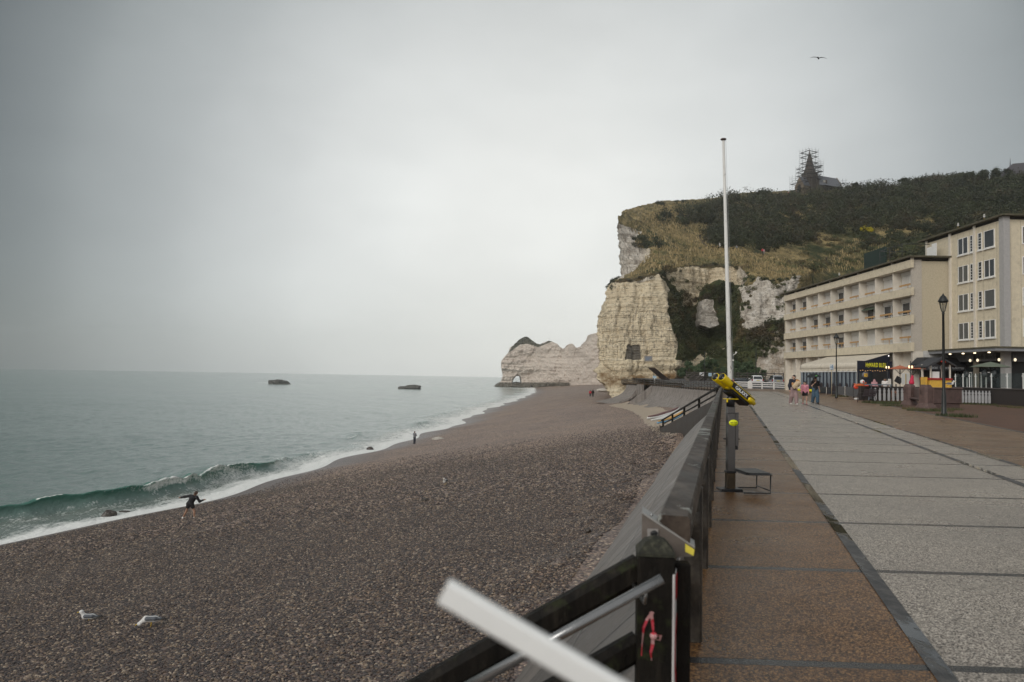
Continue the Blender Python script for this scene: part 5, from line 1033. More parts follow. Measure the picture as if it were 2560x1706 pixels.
# head: its axis points over the bay, up and slightly to the viewer
ax = Vector((-.765, -.40, .505)).normalized(); sd_ = Vector((ax.y, -ax.x, 0)).normalized()*1.0; up_ = sd_.cross(ax).normalized()
if up_.z < 0: up_ = -up_
side = Vector((-ax.y, ax.x, 0)).normalized()
if side.y > 0: side = -side                        # towards the viewer
hc = Vector((.045, 0, 1.345)); hd = bpy.data.objects.new('head', None)
def hp(a, s_, u): return hc+ax*a+side*s_+up_*u
for s_ in (-.058, .058):
    mb = MB(); mb.tube([hp(.02, s_, .0), hp(.20, s_, 0), hp(.335, s_, 0), hp(.345, s_, 0)], [.05, .052, .057, .055], 24); br_ = mb.build('barrel', yelp, te)
    mb = MB(); mb.tube([hp(.3452, s_, 0), hp(.3475, s_, 0)], .049, 24); mb.build('lens', mat('lens_black', (.004, .004, .005), .1, 0, 3, 0), br_)
    mb = MB(); mb.tube([hp(-.36, s_*.7, .0), hp(-.29, s_*.8, 0)], [.022, .024], 14); mb.build('eyepiece', tblk, br_)
mb = MB(); mb.bar(hp(-.31, 0, .004), hp(.13, 0, .004), .226, .105, up=up_, c=.28); mb.build('housing', yelp, te)
sideup = up_
mb = MB(); mb.bar(hp(-.20, .1145, -.012), hp(.165, .1145, -.012), .006, .062, up=up_, c=.1); bnd = mb.build('side_band', tblk, te)
mb = MB(); mb.bar(hp(-.31, .1135, .026), hp(.22, .1135, .026), .005, .010, up=up_, c=.1); mb.build('stripe', tblk, te)
mb = MB(); mb.tube([hp(-.325, .105, -.022), hp(-.20, .108, -.022), hp(-.18, .108, -.022)], [.028, .03, .022], 16); mb.build('side_grip', yelp, te)
mb = MB(); mb.bar(hp(-.26, 0, -.068), hp(.10, 0, -.068), .17, .05, up=up_, c=.2); mb.build('belly', tblk, te)
mb = MB(); mb.bar(hc+Vector((-.15, -.03, -.12)), hc+Vector((.03, -.03, -.12)), .10, .008); mb.bar(hc+Vector((-.12, -.07, -.165)), hc+Vector((-.12, -.07, -.118)), .02, .008); mb.build('yoke', yelp, te)
mb = MB(); mb.tube([hp(-.27, .035, .075), hp(-.06, .035, .075)], .016, 14); mb.tube([hp(-.062, .035, .075), hp(-.05, .035, .075)], .019, 14); mb.build('finder_tube', mat('finder_metal', (.09, .085, .085), .3, .1, 5, .05, metal=.6), te)
# letters run down the barrel side
text('GALAXY', 'lettering', .068, mat('letter_white', (.80, .80, .80), .5, .02, 3, 0), bnd, frameM(hp(-.02, .1188, -.012), -ax, up_), .0012, .98, off=.0018)
# step
stp = MB(); stp.cbox(.06, .42, -.42, .14, .262, .285, .03); o = stp.build('step', tblk, te)
mb = MB()
for y in (-.36, .11): mb.tube([(.05, y, .02), (.40, y, .02), (.405, y, .26)], .010, 8)
mb.tube([(.40, -.36, .05), (.40, .11, .05)], .008, 8); mb.build('step_frame', tblk, te)
for x, y in ((.09, -.38), (.09, .11), (.38, -.38), (.38, .11), (.24, -.38)): 
    mb = MB(); mb.ball((x, y, .286), (.009, .009, .003), 8, 5); mb.build('rivet', steel, te)
# ---- mast
mz = P(1829, 1099, z=0); ms = thing('flagpole', 'tall white weathered timber flagpole leaning slightly to the left', 'flagpole', mz)
g = G('flaking_white'); p = g.pos(); n1 = g.noise(g.map(p, (4, 4, .9)), 6, 6, .7); n2 = g.noise(g.map(p, (9, 9, .5)), 7, 4); cc = g.mix(g.rng(n1, .6, .66), g.mix(n2, (.52, .51, .48), (.68, .67, .64)), (.10, .085, .07)); poleM = g.fin(cc, .6)
top = P(1808.5, 352, Y=mz.y)-mz
mb = MB(); mb.tube([(0, 0, 0), (0, 0, .2), top*.35, top], [.062, .062, .055, .030], 18); mb.build('pole', poleM, ms)
mb = MB(); mb.lathe([(.02, 0), (.055, .012), (.078, .035), (.06, .05), (.03, .06), (.0, .06)], top, 14); mb.build('cap', mat('rusty_iron', (.06, .032, .025), .8, .4, 12, .3), ms)
MB().cbox(-.2, .19, -.05, .05, 0, .03, .01).box(.08, .12, -.02, .02, .03, .10).build('base_plate', blackp, ms); MB().cbox(.066, .12, -.03, .03, .22, .36, .006).build('cleat', blackp, ms)
mb = MB(); mb.tube([top+Vector((.06, 0, .02)), top*.5+Vector((.078, 0, 0)), Vector((.085, 0, .3))], .0035, 5); mb.build('halyard', mat('rope', (.32, .33, .33), .8), ms)
# ---- lamp posts
def lantern(par, z, s=1.0, lit=False):
    mb = MB(); mb.lathe([(.03*s, z), (.075*s, z+.03*s), (.05*s, z+.06*s), (.09*s, z+.10*s)], n=10); mb.build('lantern_base', black_iron, par)
    mb = MB()
    for k in range(6):
        a = k*math.pi/3+.2; mb.bar((.085*s*math.cos(a), .085*s*math.sin(a), z+.10*s), (.19*s*math.cos(a), .19*s*math.sin(a), z+.56*s), .022*s)
    mb.lathe([(.18*s, z+.55*s), (.205*s, z+.56*s), (.205*s, z+.60*s), (.18*s, z+.61*s)], n=12); mb.build('lantern_frame', black_iron, par)
    mb = MB(); mb.loft([[Vector((r*math.cos(k*math.pi/3+.2), r*math.sin(k*math.pi/3+.2), zz_)) for k in range(6)] for r, zz_ in ((.08*s, z+.105*s), (.178*s, z+.545*s))]); mb.build('lantern_glass', glmat, par)
    mb = MB(); mb.lathe([(.25*s, z+.60*s), (.235*s, z+.66*s), (.17*s, z+.78*s), (.14*s, z+.86*s), (.06*s, z+.93*s), (.05*s, z+.97*s), (.02*s, z+1.0*s), (.01*s, z+1.05*s)], n=12); mb.build('lantern_roof', black_iron, par)
g = G('lantern_glass'); tr_ = g.n('ShaderNodeBsdfTransparent', {'Color': (.85, .86, .85, 1)}); gl_ = g.n('ShaderNodeBsdfGlossy', {'Color': (.9, .9, .9, 1), 'Roughness': .1}); ms_ = g.n('ShaderNodeMixShader', {0: .12, 1: tr_.outputs[0], 2: gl_.outputs[0]}); g.t.links.new(ms_.outputs[0], g.o.inputs[0]); glmat = g.m
def lamp(label, loc, h, s, r=.055, group='black lantern lampposts on the promenade'):
    o = thing('street_lamp', label, 'lamp post', loc, group=group)
    mb = MB(); mb.lathe([(r*1.9, 0), (r*1.9, .1), (r*1.5, .16), (r*1.35, .9), (r*1.1, 1.05), (r*.95, 1.1), (r*.7, h-1.1*s), (r*.95, h-1.08*s), (r*.7, h-1.04*s)], n=14); mb.build('post', black_iron, o)
    lantern(o, h-1.05*s, s); return o
lp = P(2360, 1040, z=0); lh = P(2360, 733, Y=lp.y).z; lamp('tall black lantern lamppost standing nearest in front of the stone monument', lp, lh, .88, .07)
l2 = P(2091, 996, z=0); lamp('black lantern lamppost in front of the cream restaurant awning', l2, P(2091, 833, Y=l2.y).z, .95, .06)
for px, pyb, pyt, lb in ((1890, 970, 869, 'slim dark pole between the white railing and the parked cars'), (1761, 960, 878, 'slim dark pole beside the timber steps at the cliff foot')):
    q = P(px, pyb, z=.0); q = q if q.y < 150 else P(px, pyb, Y=140); o = thing('slim_pole', lb, 'pole', (q.x, q.y, 0), group='slim dark poles at the far end of the promenade'); mb = MB(); mb.tube([(0, 0, 0), (0, 0, P(px, pyt, Y=q.y).z)], [.09, .05], 8); mb.build('pole', black_iron, o); mb = MB(); mb.lathe([(.13, 0), (.12, .35), (.06, .5)], n=10); mb.build('foot', black_iron, o)
q = P(1832, 965, Y=110); o = thing('camera_pole', 'thin pole with a white floodlight arm just right of the flagpole', 'pole', (q.x, q.y, 0)); hz_ = P(1832, 882, Y=110).z
mb = MB(); mb.tube([(0, 0, 0), (0, 0, hz_)], .045, 8); mb.build('pole', metal, o); mb = MB(); mb.tube([(0, 0, hz_-.4), (.45, 0, hz_-.1)], .04, 6); mb.tube([(.38, 0, hz_-.2), (.5, 0, hz_+.12)], [.06, .14], 8); mb.build('floodlight', whitep, o); MB().box(-.08, .1, -.12, .06, hz_-1.25, hz_-1.0).build('camera_box', whitep, o)
# ---- ramp with side wall and black handrail, timber slab, boards on the sand
rw = thing('beach_ramp', 'concrete ramp from the promenade down to the shingle with dark side wall', 'ramp', (11.8, 42, 0))
ra = Vector((11.85, 42, 0)); rb = Vector((12.75, 62, -3.05)); dv = rb-ra
def rampb(mb, xo0, xo1, z0, z1, f0=0, f1=1):
    a, b = ra+dv*f0-Vector((11.8, 42, 0)), ra+dv*f1-Vector((11.8, 42, 0))
    mb.loft([[q+Vector(v) for v in ((xo0, 0, z0), (xo1, 0, z0), (xo1, 0, z1), (xo0, 0, z1))] for q in (a, b)], cap=True)
mb = MB(); rampb(mb, 0, 2.6, -3.5, -.02); mb.build('slope', concm, rw)
dkc = mat('shaded_concrete', (.045, .036, .030), .6, .5, 1.3, .5, dirt=(.022, .018, .015), dist=.04)  # dark colour paints in the shade on the ramp's outer faces
mb = MB(); rampb(mb, -.32, -.002, -3.6, .34); mb.build('side_wall', dkc, rw)
mb = MB(); mb.box(.62, 3.2, 20.0, 20.3, -4.2, -2.55); mb.build('toe_wall', dkc, rw)
rr_h = thing('ramp_handrail', 'black timber handrail sloping down the ramp to the shingle', 'handrail', (11.8, 42, 0))
def rq(f, z): return ra+dv*f+Vector((-.16, 0, z))-Vector((11.8, 42, 0))
mb = MB(); mb.bar(rq(-.02, 1.02), rq(1.03, 1.02), .07, .12); mb.build('top_rail', wtim, rr_h); mb = MB(); mb.bar(rq(.0, .66), rq(1.0, .66), .05, .09); mb.build('mid_rail', wtim, rr_h)
for f in (.02, .27, .52, .76, .985): 
    mb = MB(); mb.bar(rq(f, .343), rq(f, 1.0), .13, .13, up=(0, 1, 0)); mb.build('post', wtim, rr_h)
q = P(1665, 1106, z=-3.2); tsb = thing('timber_slipway', 'pale grooved timber slab lying at the foot of the ramp', 'slipway', q, math.radians(-12))
mb = MB()
for k in range(9): mb.cbox(-1.4, 1.1, -3.6+.8*k, -2.83+.8*k, -.5, .03+.012*(k % 2), .02)
mb.build('plank', mat('pale_plank', (.24, .20, .155), .7, .25, 3, .5, stretch=(.2, 1, 1), dirt=(.15, .125, .10)), tsb)
def board(label, px0, py0, px1, py1, Yd, wdt, cols, name='surfboard', cat='board', lift=.0):
    a, b = P(px0, py0, Y=Yd[0]), P(px1, py1, Y=Yd[1]); m_ = (a+b)/2; o = thing(name, label, cat, m_, group='boats and boards on the sand by the ramp'); L = (b-a).length; d = (b-a).normalized(); s = d.cross(Vector((0, 0, 1))).normalized(); u = s.cross(d)
    for j, (c0, c1, zt, mt, nm_) in enumerate(cols):
        rings = []
        for t_ in np.linspace(-1, 1, 15):
            ww = wdt*c1*(1-abs(t_)**2.6)+.02; rock_ = .10*L/4*t_*t_; c = d*(t_*L/2*c0)+u*(rock_+zt)
            rings.append([c+s*(ww*math.cos(k*math.pi/5))+u*(.13*lift+.09)*math.sin(k*math.pi/5)*(1-.5*abs(t_)) for k in range(10)])
        mb = MB(); mb.loft(rings, cap=True, smooth=True); mb.build(nm_, mt, o)
    return o
wpl = mat('white_hull', (.62, .61, .58), .35, .05, 2, .05); mar = mat('maroon_stripe', (.12, .035, .03), .4, .1, 3, 0); blu = mat('blue_hull', (.16, .36, .55), .4, .06, 3, .05); orr = mat('orange_deck', (.62, .35, .09), .4, .06, 3, .05); yelb = mat('yellow_hull', (.68, .62, .05), .4, .05, 3, .05)
board('white boat hull with a maroon stripe on the sand behind the ramp handrail', 1618, 1061, 1700, 1034, (68, 74), .55, [(1, 1, .35, wpl, 'hull'), (.93, .55, .43, mar, 'stripe')], 'rowing_boat', 'boat', 1.0)
board('plain white board on the sand next to the boat', 1628, 1064, 1712, 1038, (66.5, 71), .42, [(1, 1, .32, wpl, 'hull')], lift=.4)
board('pale blue board with orange deck leaning along the ramp wall', 1643, 1074, 1712, 1044, (64, 69), .36, [(1, 1, .4, blu, 'hull'), (.9, .6, .5, orr, 'deck')], lift=.3)
# ---- white railing in front of the car park
wr = thing('white_railing', 'low white painted rail fence between promenade and parked cars', 'railing', (0, 0, 0)); wpt = mat('white_rail_paint', (.66, .645, .62), .5, .06, 6, .1)
wpth = [(1798, 118.3), (1871, 116.5), (1877, 116.3), (1966, 108), (2060, 99), (2170, 93)]; wv = [P(a, 955, Y=b) for a, b in wpth]; wv = [Vector((v.x, v.y, 0)) for v in wv]
npst = 0
for (a, b) in ((0, 1), (2, 3), (3, 4), (4, 5)):
    A, B = wv[a], wv[b]; n_ = max(1, round((B-A).length/2.6)); mb = MB()
    for z in (.96, .66, .36): mb.bar(A+Vector((0, 0, z)), B+Vector((0, 0, z)), .08 if z < .9 else .13, .13)
    mb.build('rail', wpt, wr)
    for k in range(n_+1):
        c = A+(B-A)*k/n_; MB().cbox(c.x-.09, c.x+.09, c.y-.09, c.y+.09, 0, .895, .02).build('post', wpt, wr)
for c in (wv[1]+Vector((.05, 0, 0)), wv[2]): MB().cbox(c.x-.16, c.x+.16, c.y-.3, c.y-.1, 0, 1.15, .02).build('gate_post', wpt, wr)
# ---- parked cars (seen from behind)
def car(label, px, Yd, z0, paint, boxy, rz, est=True, L=4.4, W=1.8, H=1.62):
    q = P(px, 950, Y=Yd); o = thing('parked_car', label, 'car', (q.x, q.y, z0), rz, group='cars parked behind the white railing')
    hw = W/2; st = [(-L/2, .55, .78, .86), (-L/2+.08, .34, .95, .97), (-L/2+.5, .24, 1.0, 1), (0, .22, 1.0, 1), (L/2-.7, .24, .86, 1), (L/2-.1, .34, .74, .93), (L/2, .5, .68, .85)]
    rings = []
    for y, zb, zt, wf in st:
        w_ = hw*wf; rings.append([Vector(v) for v in ((-w_*.86, y, zb), (w_*.86, y, zb), (w_, y, zb+.16), (w_, y, zt-.12), (w_*.93, y, zt), (-w_*.93, y, zt), (-w_, y, zt-.12), (-w_, y, zb+.16))])
    mb = MB(); mb.loft(rings, cap=True, smooth=True); bd = mb.build('body', paint, o); bd.modifiers.new('round', 'SUBSURF').render_levels = 2
    gh = [(-L/2+.05+.2*(1-boxy), .97, .90), (-L/2+.22+.35*(1-boxy), H-.14, .78), (-L/2+.75, H, .74), (.25, H, .74), (.55, H-.08, .76), (1.25, .93, .88)]
    rings = [[Vector((-hw*f, y, .9)), Vector((hw*f, y, .9)), Vector((hw*f*.99, y, max(.92, z-.06))), Vector((hw*f*.88, y, z)), Vector((-hw*f*.88, y, z)), Vector((-hw*f*.99, y, max(.92, z-.06)))] for y, z, f in gh]
    mb = MB(); mb.loft(rings, cap=True, smooth=True); mb.build('roof', paint, o)
    yb = -L/2+.05+.2*(1-boxy); y1 = -L/2+.22+.35*(1-boxy); gl = glassm('car_glass', (.03, .036, .042), .08)
    mb = MB(); mb.prism([(-hw*.76, yb+.02, 1.04), (hw*.76, yb+.02, 1.04), (hw*.66, y1-.0, H-.2), (-hw*.66, y1-.0, H-.2)], (0, -.05, .01)); mb.build('rear_window', gl, o)
    for s in (-1, 1):
        mb = MB(); mb.prism([(s*hw*.905, yb+.45, 1.0), (s*hw*.905, 1.05, 1.0), (s*hw*.775, .45, H-.14), (s*hw*.775, y1+.4, H-.14)], (s*.03, 0, 0)); mb.build('side_window', gl, o)
        MB().cbox(s*hw*.93-.13, s*hw*.93+.02, -L/2-.0, -L/2+.16, .72, .98 if not est else 1.0, .02).build('tail_light', mat('tail_red', (.30, .012, .015), .25, .05, 5, 0), o)
        MB().cbox(s*hw-.02 if s > 0 else -hw-.16, s*hw+.16 if s > 0 else -hw+.02, .85, .95, 1.0, 1.14, .02).build('wing_mirror', paint, o)
        for y in (-L/2+.85, L/2-.85):
            mb = MB(); mb.lathe([(.2, -.1), (.32, -.1), (.33, 0), (.32, .1), (.2, .1)], n=20, M=Matrix.Translation((s*(hw-.1), y, .32))@Matrix.Rotation(math.pi/2, 4, 'Y')); wh = mb.build('wheel', mat('tyre', (.012, .012, .013), .8, .2, 5), o)
            mb = MB(); mb.lathe([(.02, -.02), (.2, -.02), (.2, .02), (.02, .03)], n=16, M=Matrix.Translation((s*(hw-.0), y, .32))@Matrix.Rotation(math.pi/2, 4, 'Y')); mb.build('rim', metal, wh)
    MB().cbox(-.26, .26, -L/2-.025, -L/2+.02, .74, .85, .005).build('number_plate', mat('plate_yellow', (.55, .45, .10), .5, .05, 5, 0), o); MB().cbox(-hw*.9, hw*.9, -L/2-.06, -L/2+.1, .36, .56, .04).build('bumper', mat('bumper_grey', (.10, .10, .105), .6, .1, 4), o); return o
silver = mat('silver_paint', (.42, .43, .44), .25, .05, 20, 0, metal=.5); whitec = mat('white_car_paint', (.62, .62, .62), .25, .03, 3, 0); dkcar = mat('dark_car_paint', (.025, .03, .035), .25, .1, 3, 0)
car('white estate car behind the white railing, left of the silver one', 1890, 127, .45, whitec, .4, math.radians(-10), True, 4.6, 1.85, 1.66)
car('silver people carrier parked nearest the hotel', 1939, 122, .45, silver, .8, math.radians(-8), True, 4.4, 1.8, 1.72)
car('dark low car half hidden behind the flagpole', 1845, 134, .2, dkcar, .2, math.radians(70), False, 4.3, 1.75, 1.4)
q = P(1833.5, 948, Y=131); o = thing('traffic_cone', 'small red cone beside the dark car', 'cone', (q.x, q.y, .6)); mb = MB(); mb.lathe([(.30, 0), (.28, .04), (.2, .05), (.04, .85)], n=12); mb.build('cone', mat('cone_red', (.55, .06, .05), .5), o); MB().cbox(-.3, .3, -.3, .3, -.04, .0, .01).build('base', mat('cone_red', (.55, .06, .05)), o)
# ---- dark timber fence on the bank behind the cars
df = thing('bank_fence', 'tall dark timber rail fence on the bank behind the parked cars', 'fence', (0, 0, 0)); A, B = P(1716, 940, Y=152), P(1958, 940, Y=146); A.z = B.z = 0
dft = mat('fence_dark', (.05, .043, .037), .8, .3, 4, .3)
for z in (1.35, 1.75, 2.15, 2.6): 
    mb = MB(); mb.bar(A+Vector((0, 0, z)), B+Vector((0, 0, z)), .06, .16); mb.build('rail', dft, df)
mb = MB(); mb.bar(A+Vector((0, .15, .55)), B+Vector((0, .15, .55)), .12, 1.1); mb.build('base_board', dft, df)
for k in range(12):
    c = A+(B-A)*k/11; MB().box(c.x-.09, c.x+.09, c.y-.12, c.y-.031, .2, 2.8).build('post', dft, df)
stp_ = thing('bank_steps', 'timber handrails of steps climbing the bank behind the railing', 'steps', P(1728, 950, Y=150)); so2 = stp_.location
for (a, b) in (((1712, 943), (1737, 930)), ((1740, 947), (1762, 931))):
    mb = MB(); mb.bar(P(*a, Y=148)-so2, P(*b, Y=151)-so2, .1, .2); mb.bar(P(a[0]+3, a[1]+8, Y=148)-so2, P(b[0], b[1]+8, Y=151)-so2, .08, .12); mb.build('handrail', mat('step_timber', (.11, .095, .08), .8, .2, 4), stp_)
mb = MB()
for k in range(6): mb.box(-.6+.33*k, 1.6+.33*k, .5*k, .5*k+.5, -1, .1+.25*k)
mb.build('tread', dft, stp_)
mb = MB(); mb.prism([P(1709, 944, Y=147)-so2, P(1714, 942, Y=147)-so2, P(1724, 952, Y=147)-so2, P(1717, 953, Y=147)-so2], (0, .3, 0)); mb.build('board', mat('step_timber', (.11, .095, .08)), stp_)
sl = thing('slanted_shelter', 'dark rusty slanted plank roof on posts against the cliff foot', 'shelter', P(1640, 948, Y=158)); so3 = sl.location
mb = MB(); mb.prism([P(1622, 919, Y=160)-so3, P(1637, 919.5, Y=157)-so3, P(1675, 950, Y=155)-so3, P(1660, 951, Y=158)-so3], (.05, .2, -.28)); mb.build('roof', mat('rust_brown', (.035, .021, .017), .8, .4, 1.4, .3), sl)
for a, b in ((1634, 930), (1637, 931)): 
    mb = MB(); mb.bar(P(a, b, Y=157.4)-so3, Vector(((P(a, b, Y=157.4)-so3).x, (P(a, b, Y=157.4)-so3).y, -1.2)), .12, .12, up=(0, 1, 0)); mb.build('post', mat('rust_brown', (.035, .021, .017)), sl)
sblue = mat('sign_paleblue', (.42, .56, .64), .5, .05, 4, 0); sink = mat('sign_ink', (.06, .16, .30), .5, .05, 4, 0)
def sign(name, label, px, py, w_, h_, Yd, m, zb=None, post=None, print_=True):
    c = P(px, py, Y=Yd); W_, H_ = w_/FPX*Yd, h_/FPX*Yd; o = thing(name, label, 'sign', c, group=None)
    MB().cbox(-W_/2, W_/2, -.02, .02, -H_/2, H_/2, .01).build('panel', m, o)
    if print_:
        mb = MB()
        for k in range(3): mb.box(-W_*.36, W_*(.36-.12*k), -.026, -.0205, H_*(.25-.24*k)-.02*H_, H_*(.25-.24*k)+.06*H_)
        mb.build('print', sink, o)
    if post is not None: 
        mb = MB(); mb.tube([(0, .05, -H_/2 if False else H_*.4), (0, .05, zb-c.z)], post, 8); mb.build('post', whitep, o)
    return o
sign('notice_board', 'small pale blue notice on a white post behind the far railing', 1636.5, 943, 9, 6, 150, sblue, 0, .05)
sign('notice_board', 'white notice board on the bank fence left of the two blue ones', 1754.5, 936, 11, 8.5, 150.5, whitep)
sign('notice_board', 'pale blue notice on the bank fence next to the white board', 1776, 937, 9.5, 8, 150.3, sblue); sign('notice_board', 'pale blue notice on the bank fence nearest the flagpole', 1789, 937, 9.5, 8, 150.2, sblue)
sign('stone_plaque', 'grey inscribed stone plaque fixed high on the chalk cliff face', 1621, 897, 20, 13.5, 173.2, mat('plaque_grey', (.24, .22, .20), .7, .15, 6), print_=True)
q = P(2079, 1000, z=0) if False else P(2079, 968, Y=72); o = thing('pictogram_sign', 'blue and white pictogram sign on a tan pole by the bench', 'sign', (q.x, q.y, 0)); zt = P(2079, 911, Y=72).z; zb_ = P(2079, 925, Y=72).z
mb = MB(); mb.tube([(0, 0, 0), (0, 0, zt-.1)], .035, 8); mb.build('pole', mat('tan_pole', (.36, .30, .20), .7), o); MB().cbox(-.19, .19, -.05, -.036, zb_, zt, .01).build('panel', mat('sign_pale', (.55, .58, .58), .5, .04, 4, 0), o)
mb = MB(); mb.ball((.06, -.053, zt-.12), (.045, .008, .045)); mb.prism([(.02, -.052, zt-.18), (.11, -.052, zt-.18), (.13, -.052, zt-.40), (.05, -.052, zt-.42)], (0, -.006, 0)); mb.ball((-.07, -.053, zt-.28), (.06, .006, .08)); mb.build('pictogram', sink, o); MB().box(-.14, .14, -.056, -.051, zb_+.03, zb_+.08).build('print', sink, o)
q = P(2258, 1004, z=0); o = thing('board_on_pole', 'blank white board on an ochre pole behind the picket fence', 'sign', (q.x, q.y-.4, 0)); s_ = q.y/FPX; zt = P(2258, 934, Y=q.y).z; zb_ = P(2258, 961, Y=q.y).z
MB().cbox(-10*s_, 10*s_, .03, .06, zb_, zt, .01).build('board', mat('board_white', (.52, .52, .50), .5, .05, 3, 0), o); mb = MB(); mb.tube([(0, 0, 0), (0, 0, zt-.03)], .03, 8); mb.build('pole', mat('ochre_pole', (.30, .21, .06), .6), o)
mb = MB(); mb.tube([(-.0, 0, 0), (0, 0, 1.02)], .045, 8); mb.build('sleeve', blackp, o); MB().box(-.05, .05, -.05, .05, 1.02, 1.06).build('red_cap', mat('cone_red', (.55, .06, .05)), o)
# ---- benches
bm_ = mat('bench_metal', (.028, .018, .02), .5, .2, 5, .1)
def bench(label, loc, rz, w_=1.0, n_=6):
    o = thing('bench', label, 'bench', loc, rz, group='dark metal slatted benches along the promenade'); mb = MB()
    for k in range(n_): mb.bar((-w_/2, -.22+.085*k, .44+.008*(k-2)**2*.5), (w_/2, -.22+.085*k, .44+.008*(k-2)**2*.5), .07, .02)
    mb.build('seat', bm_, o); mb = MB()
    for k in range(5): mb.bar((-w_/2, .25+.035*k, .52+.095*k), (w_/2, .25+.035*k, .52+.095*k), .02, .08)
    mb.build('backrest', bm_, o)
    for x in (-w_/2+.03, w_/2-.03):
        mb = MB(); mb.tube([(x, -.26, 0), (x, -.24, .44)], .022, 6); mb.build('leg', bm_, o); mb = MB(); mb.tube([(x, .36, 0), (x, .22, .44), (x, .42, .95)], .022, 6); mb.build('leg', bm_, o)
        mb = MB(); mb.tube([(x, -.24, .44), (x, -.2, .66), (x, .30, .66)], .02, 6); mb.build('armrest', bm_, o)
    return o
q = P(2166, 1007, z=0); bench('dark metal bench in front of the picket fence, nearest to the viewer', q, math.radians(-72), 1.15)
q = P(2083, 988, z=0); bench('dark metal bench beside the pictogram sign and grey barrier', q, math.radians(-72), 1.1)
q = P(1958, 972, z=0); bench('dark metal bench against the white railing below the silver car', (q.x, 104, 0), math.radians(-20), 1.2)
q = P(1859, 966, z=0); bench('farthest dark metal bench by the white railing, left of the slim pole', (P(1859, 966, Y=127).x, 127, 0), math.radians(-25), 1.2)
# ---- picket fences, grey barrier, low wall, glass screens
gpk = mat('grey_picket', (.36, .365, .37), .6, .12, 5, .1)
def picket(label, a, b, n_, Hh=1.0):
    A, B = P(*a, z=0), P(*b, z=0); o = thing('picket_fence', label, 'fence', A, math.atan2(B.y-A.y, B.x-A.x)); L = (B-A).length
    for z in (.22, .82):
        MB().box(0, L, .03, .08, z, z+.09).build('rail', blackp, o)
    MB().box(0, L, .02, .09, .0, .06).build('rail', blackp, o)
    for x in (.0, L*.5, L): MB().box(x-.04, x+.04, .081, .15, 0, Hh+.02).build('post', blackp, o)
    bl = MB(); r = .085; prof = [(.05, .06), (.085, .14), (.085, .62), (.05, .70), (.085, .76), (.085, .84), (.03, .92), (.055, .96), (.03, 1.0)]
    bl.prism([(r_*1.0, -.02, z*Hh) for r_, z in prof]+[(-r_*1.0, -.02, z*Hh) for r_, z in prof[::-1]], (0, .035, 0)); o0 = None
    for k in range(n_):
        if o0 is None: o0 = bl.build('baluster', gpk, o); c = o0
        else: c = o0.copy(); col.objects.link(c); c.parent = o
        c.location = ((k+.5)*L/n_, 0, 0)
    return o
picket('grey shaped picket fence behind the nearest bench, left of the monument', (2183, 1004), (2272, 1005.5), 8); picket('grey shaped picket fence right of the monument below the terrace wall', (2386, 1009), (2478, 1011), 11, .95)
A, B = P(2094, 989, z=0), P(2186, 1003, z=0); gb = thing('grey_barrier', 'low barrier of dark grey mesh panels behind the benches', 'barrier', A, math.atan2(B.y-A.y, B.x-A.x)); L = (B-A).length
for k in range(4): MB().cbox(L*k/4+.06, L*(k+1)/4-.06, 0, .05, .12, .92, .01).build('panel', mat('grey_mesh', (.10, .10, .105), .7, .15, 14, .3), gb)
for k in range(5): MB().box(L*k/4-.05, L*k/4+.05, -.02, .07, 0, .95).build('post', offw if k == 1 else blackp, gb)
tw = thing('terrace_wall', 'low dark concrete wall carrying the café terrace at right', 'wall', (0, 0, 0)); A, B = Vector((31.5, 55.5, 0)), P(2600, 1020, z=0); A = P(2388, 1003, z=0); dkw = mat('dark_render', (.032, .026, .024), .85, .3, 1.6, .4, dirt=(.03, .026, .025), dist=.03)
d_ = (B-A).normalized(); mb = MB(); mb.bar(A+Vector((0, 0, .55)), A+d_*22+Vector((0, 0, .55)), .3, 1.1, c=.02); mb.build('wall', dkw, tw); mb = MB(); mb.bar(A+Vector((0, 0, 1.13)), A+d_*22+Vector((0, 0, 1.13)), .42, .07, c=.1); mb.build('coping', mat('dark_coping', (.085, .075, .07), .7, .25, 3, .3), tw)
C2 = Vector((27.3, 58.5, 0)); mb = MB(); mb.bar(C2+Vector((0, 0, .55)), A+Vector((-.1, .1, .55)), .3, 1.1, c=.02); mb.build('wall', dkw, tw)
gs = thing('glass_screen', 'row of clear glass panels on white posts along the terrace wall', 'screen', (0, 0, 0))
g = G('clear_pane'); tr_ = g.n('ShaderNodeBsdfTransparent', {'Color': (.80, .84, .84, 1)}); gl_ = g.n('ShaderNodeBsdfGlossy', {'Color': (.8, .85, .85, 1), 'Roughness': .05}); ms_ = g.n('ShaderNodeMixShader', {0: .02, 1: tr_.outputs[0], 2: gl_.outputs[0]}); g.t.links.new(ms_.outputs[0], g.o.inputs[0])
postp = [(2389, 967), (2408, 967.5), (2424, 968), (2439.5, 968.5), (2479, 969.5), (2518.5, 970.5), (2558.5, 971.5), (2600, 972.5)]
pv_ = []
for px, py in postp:
    dd = ray(px, py); nrm = Vector((-d_.y, d_.x, 0)); t_ = (A+nrm*.25).dot(nrm)/(Vector(dd).dot(nrm)); c = Vector(_C+dd*t_); pv_.append(Vector((c.x, c.y, 1.166)))
for k, c in enumerate(pv_):
    MB().cbox(c.x-.035, c.x+.035, c.y-.03, c.y+.03, 1.166, 2.22, .008).box(c.x-.10, c.x+.10, c.y-.028, c.y+.028, 2.0, 2.05).build('post', whitep, gs)
    if k < len(pv_)-1:
        e = pv_[k+1]; mb = MB(); dd_ = (e-c).normalized()*.06; mb.bar(c+dd_+Vector((0, 0, .55)), e-dd_+Vector((0, 0, .55)), .015, 1.0, c=.05); mb.build('pane', g.m, gs)
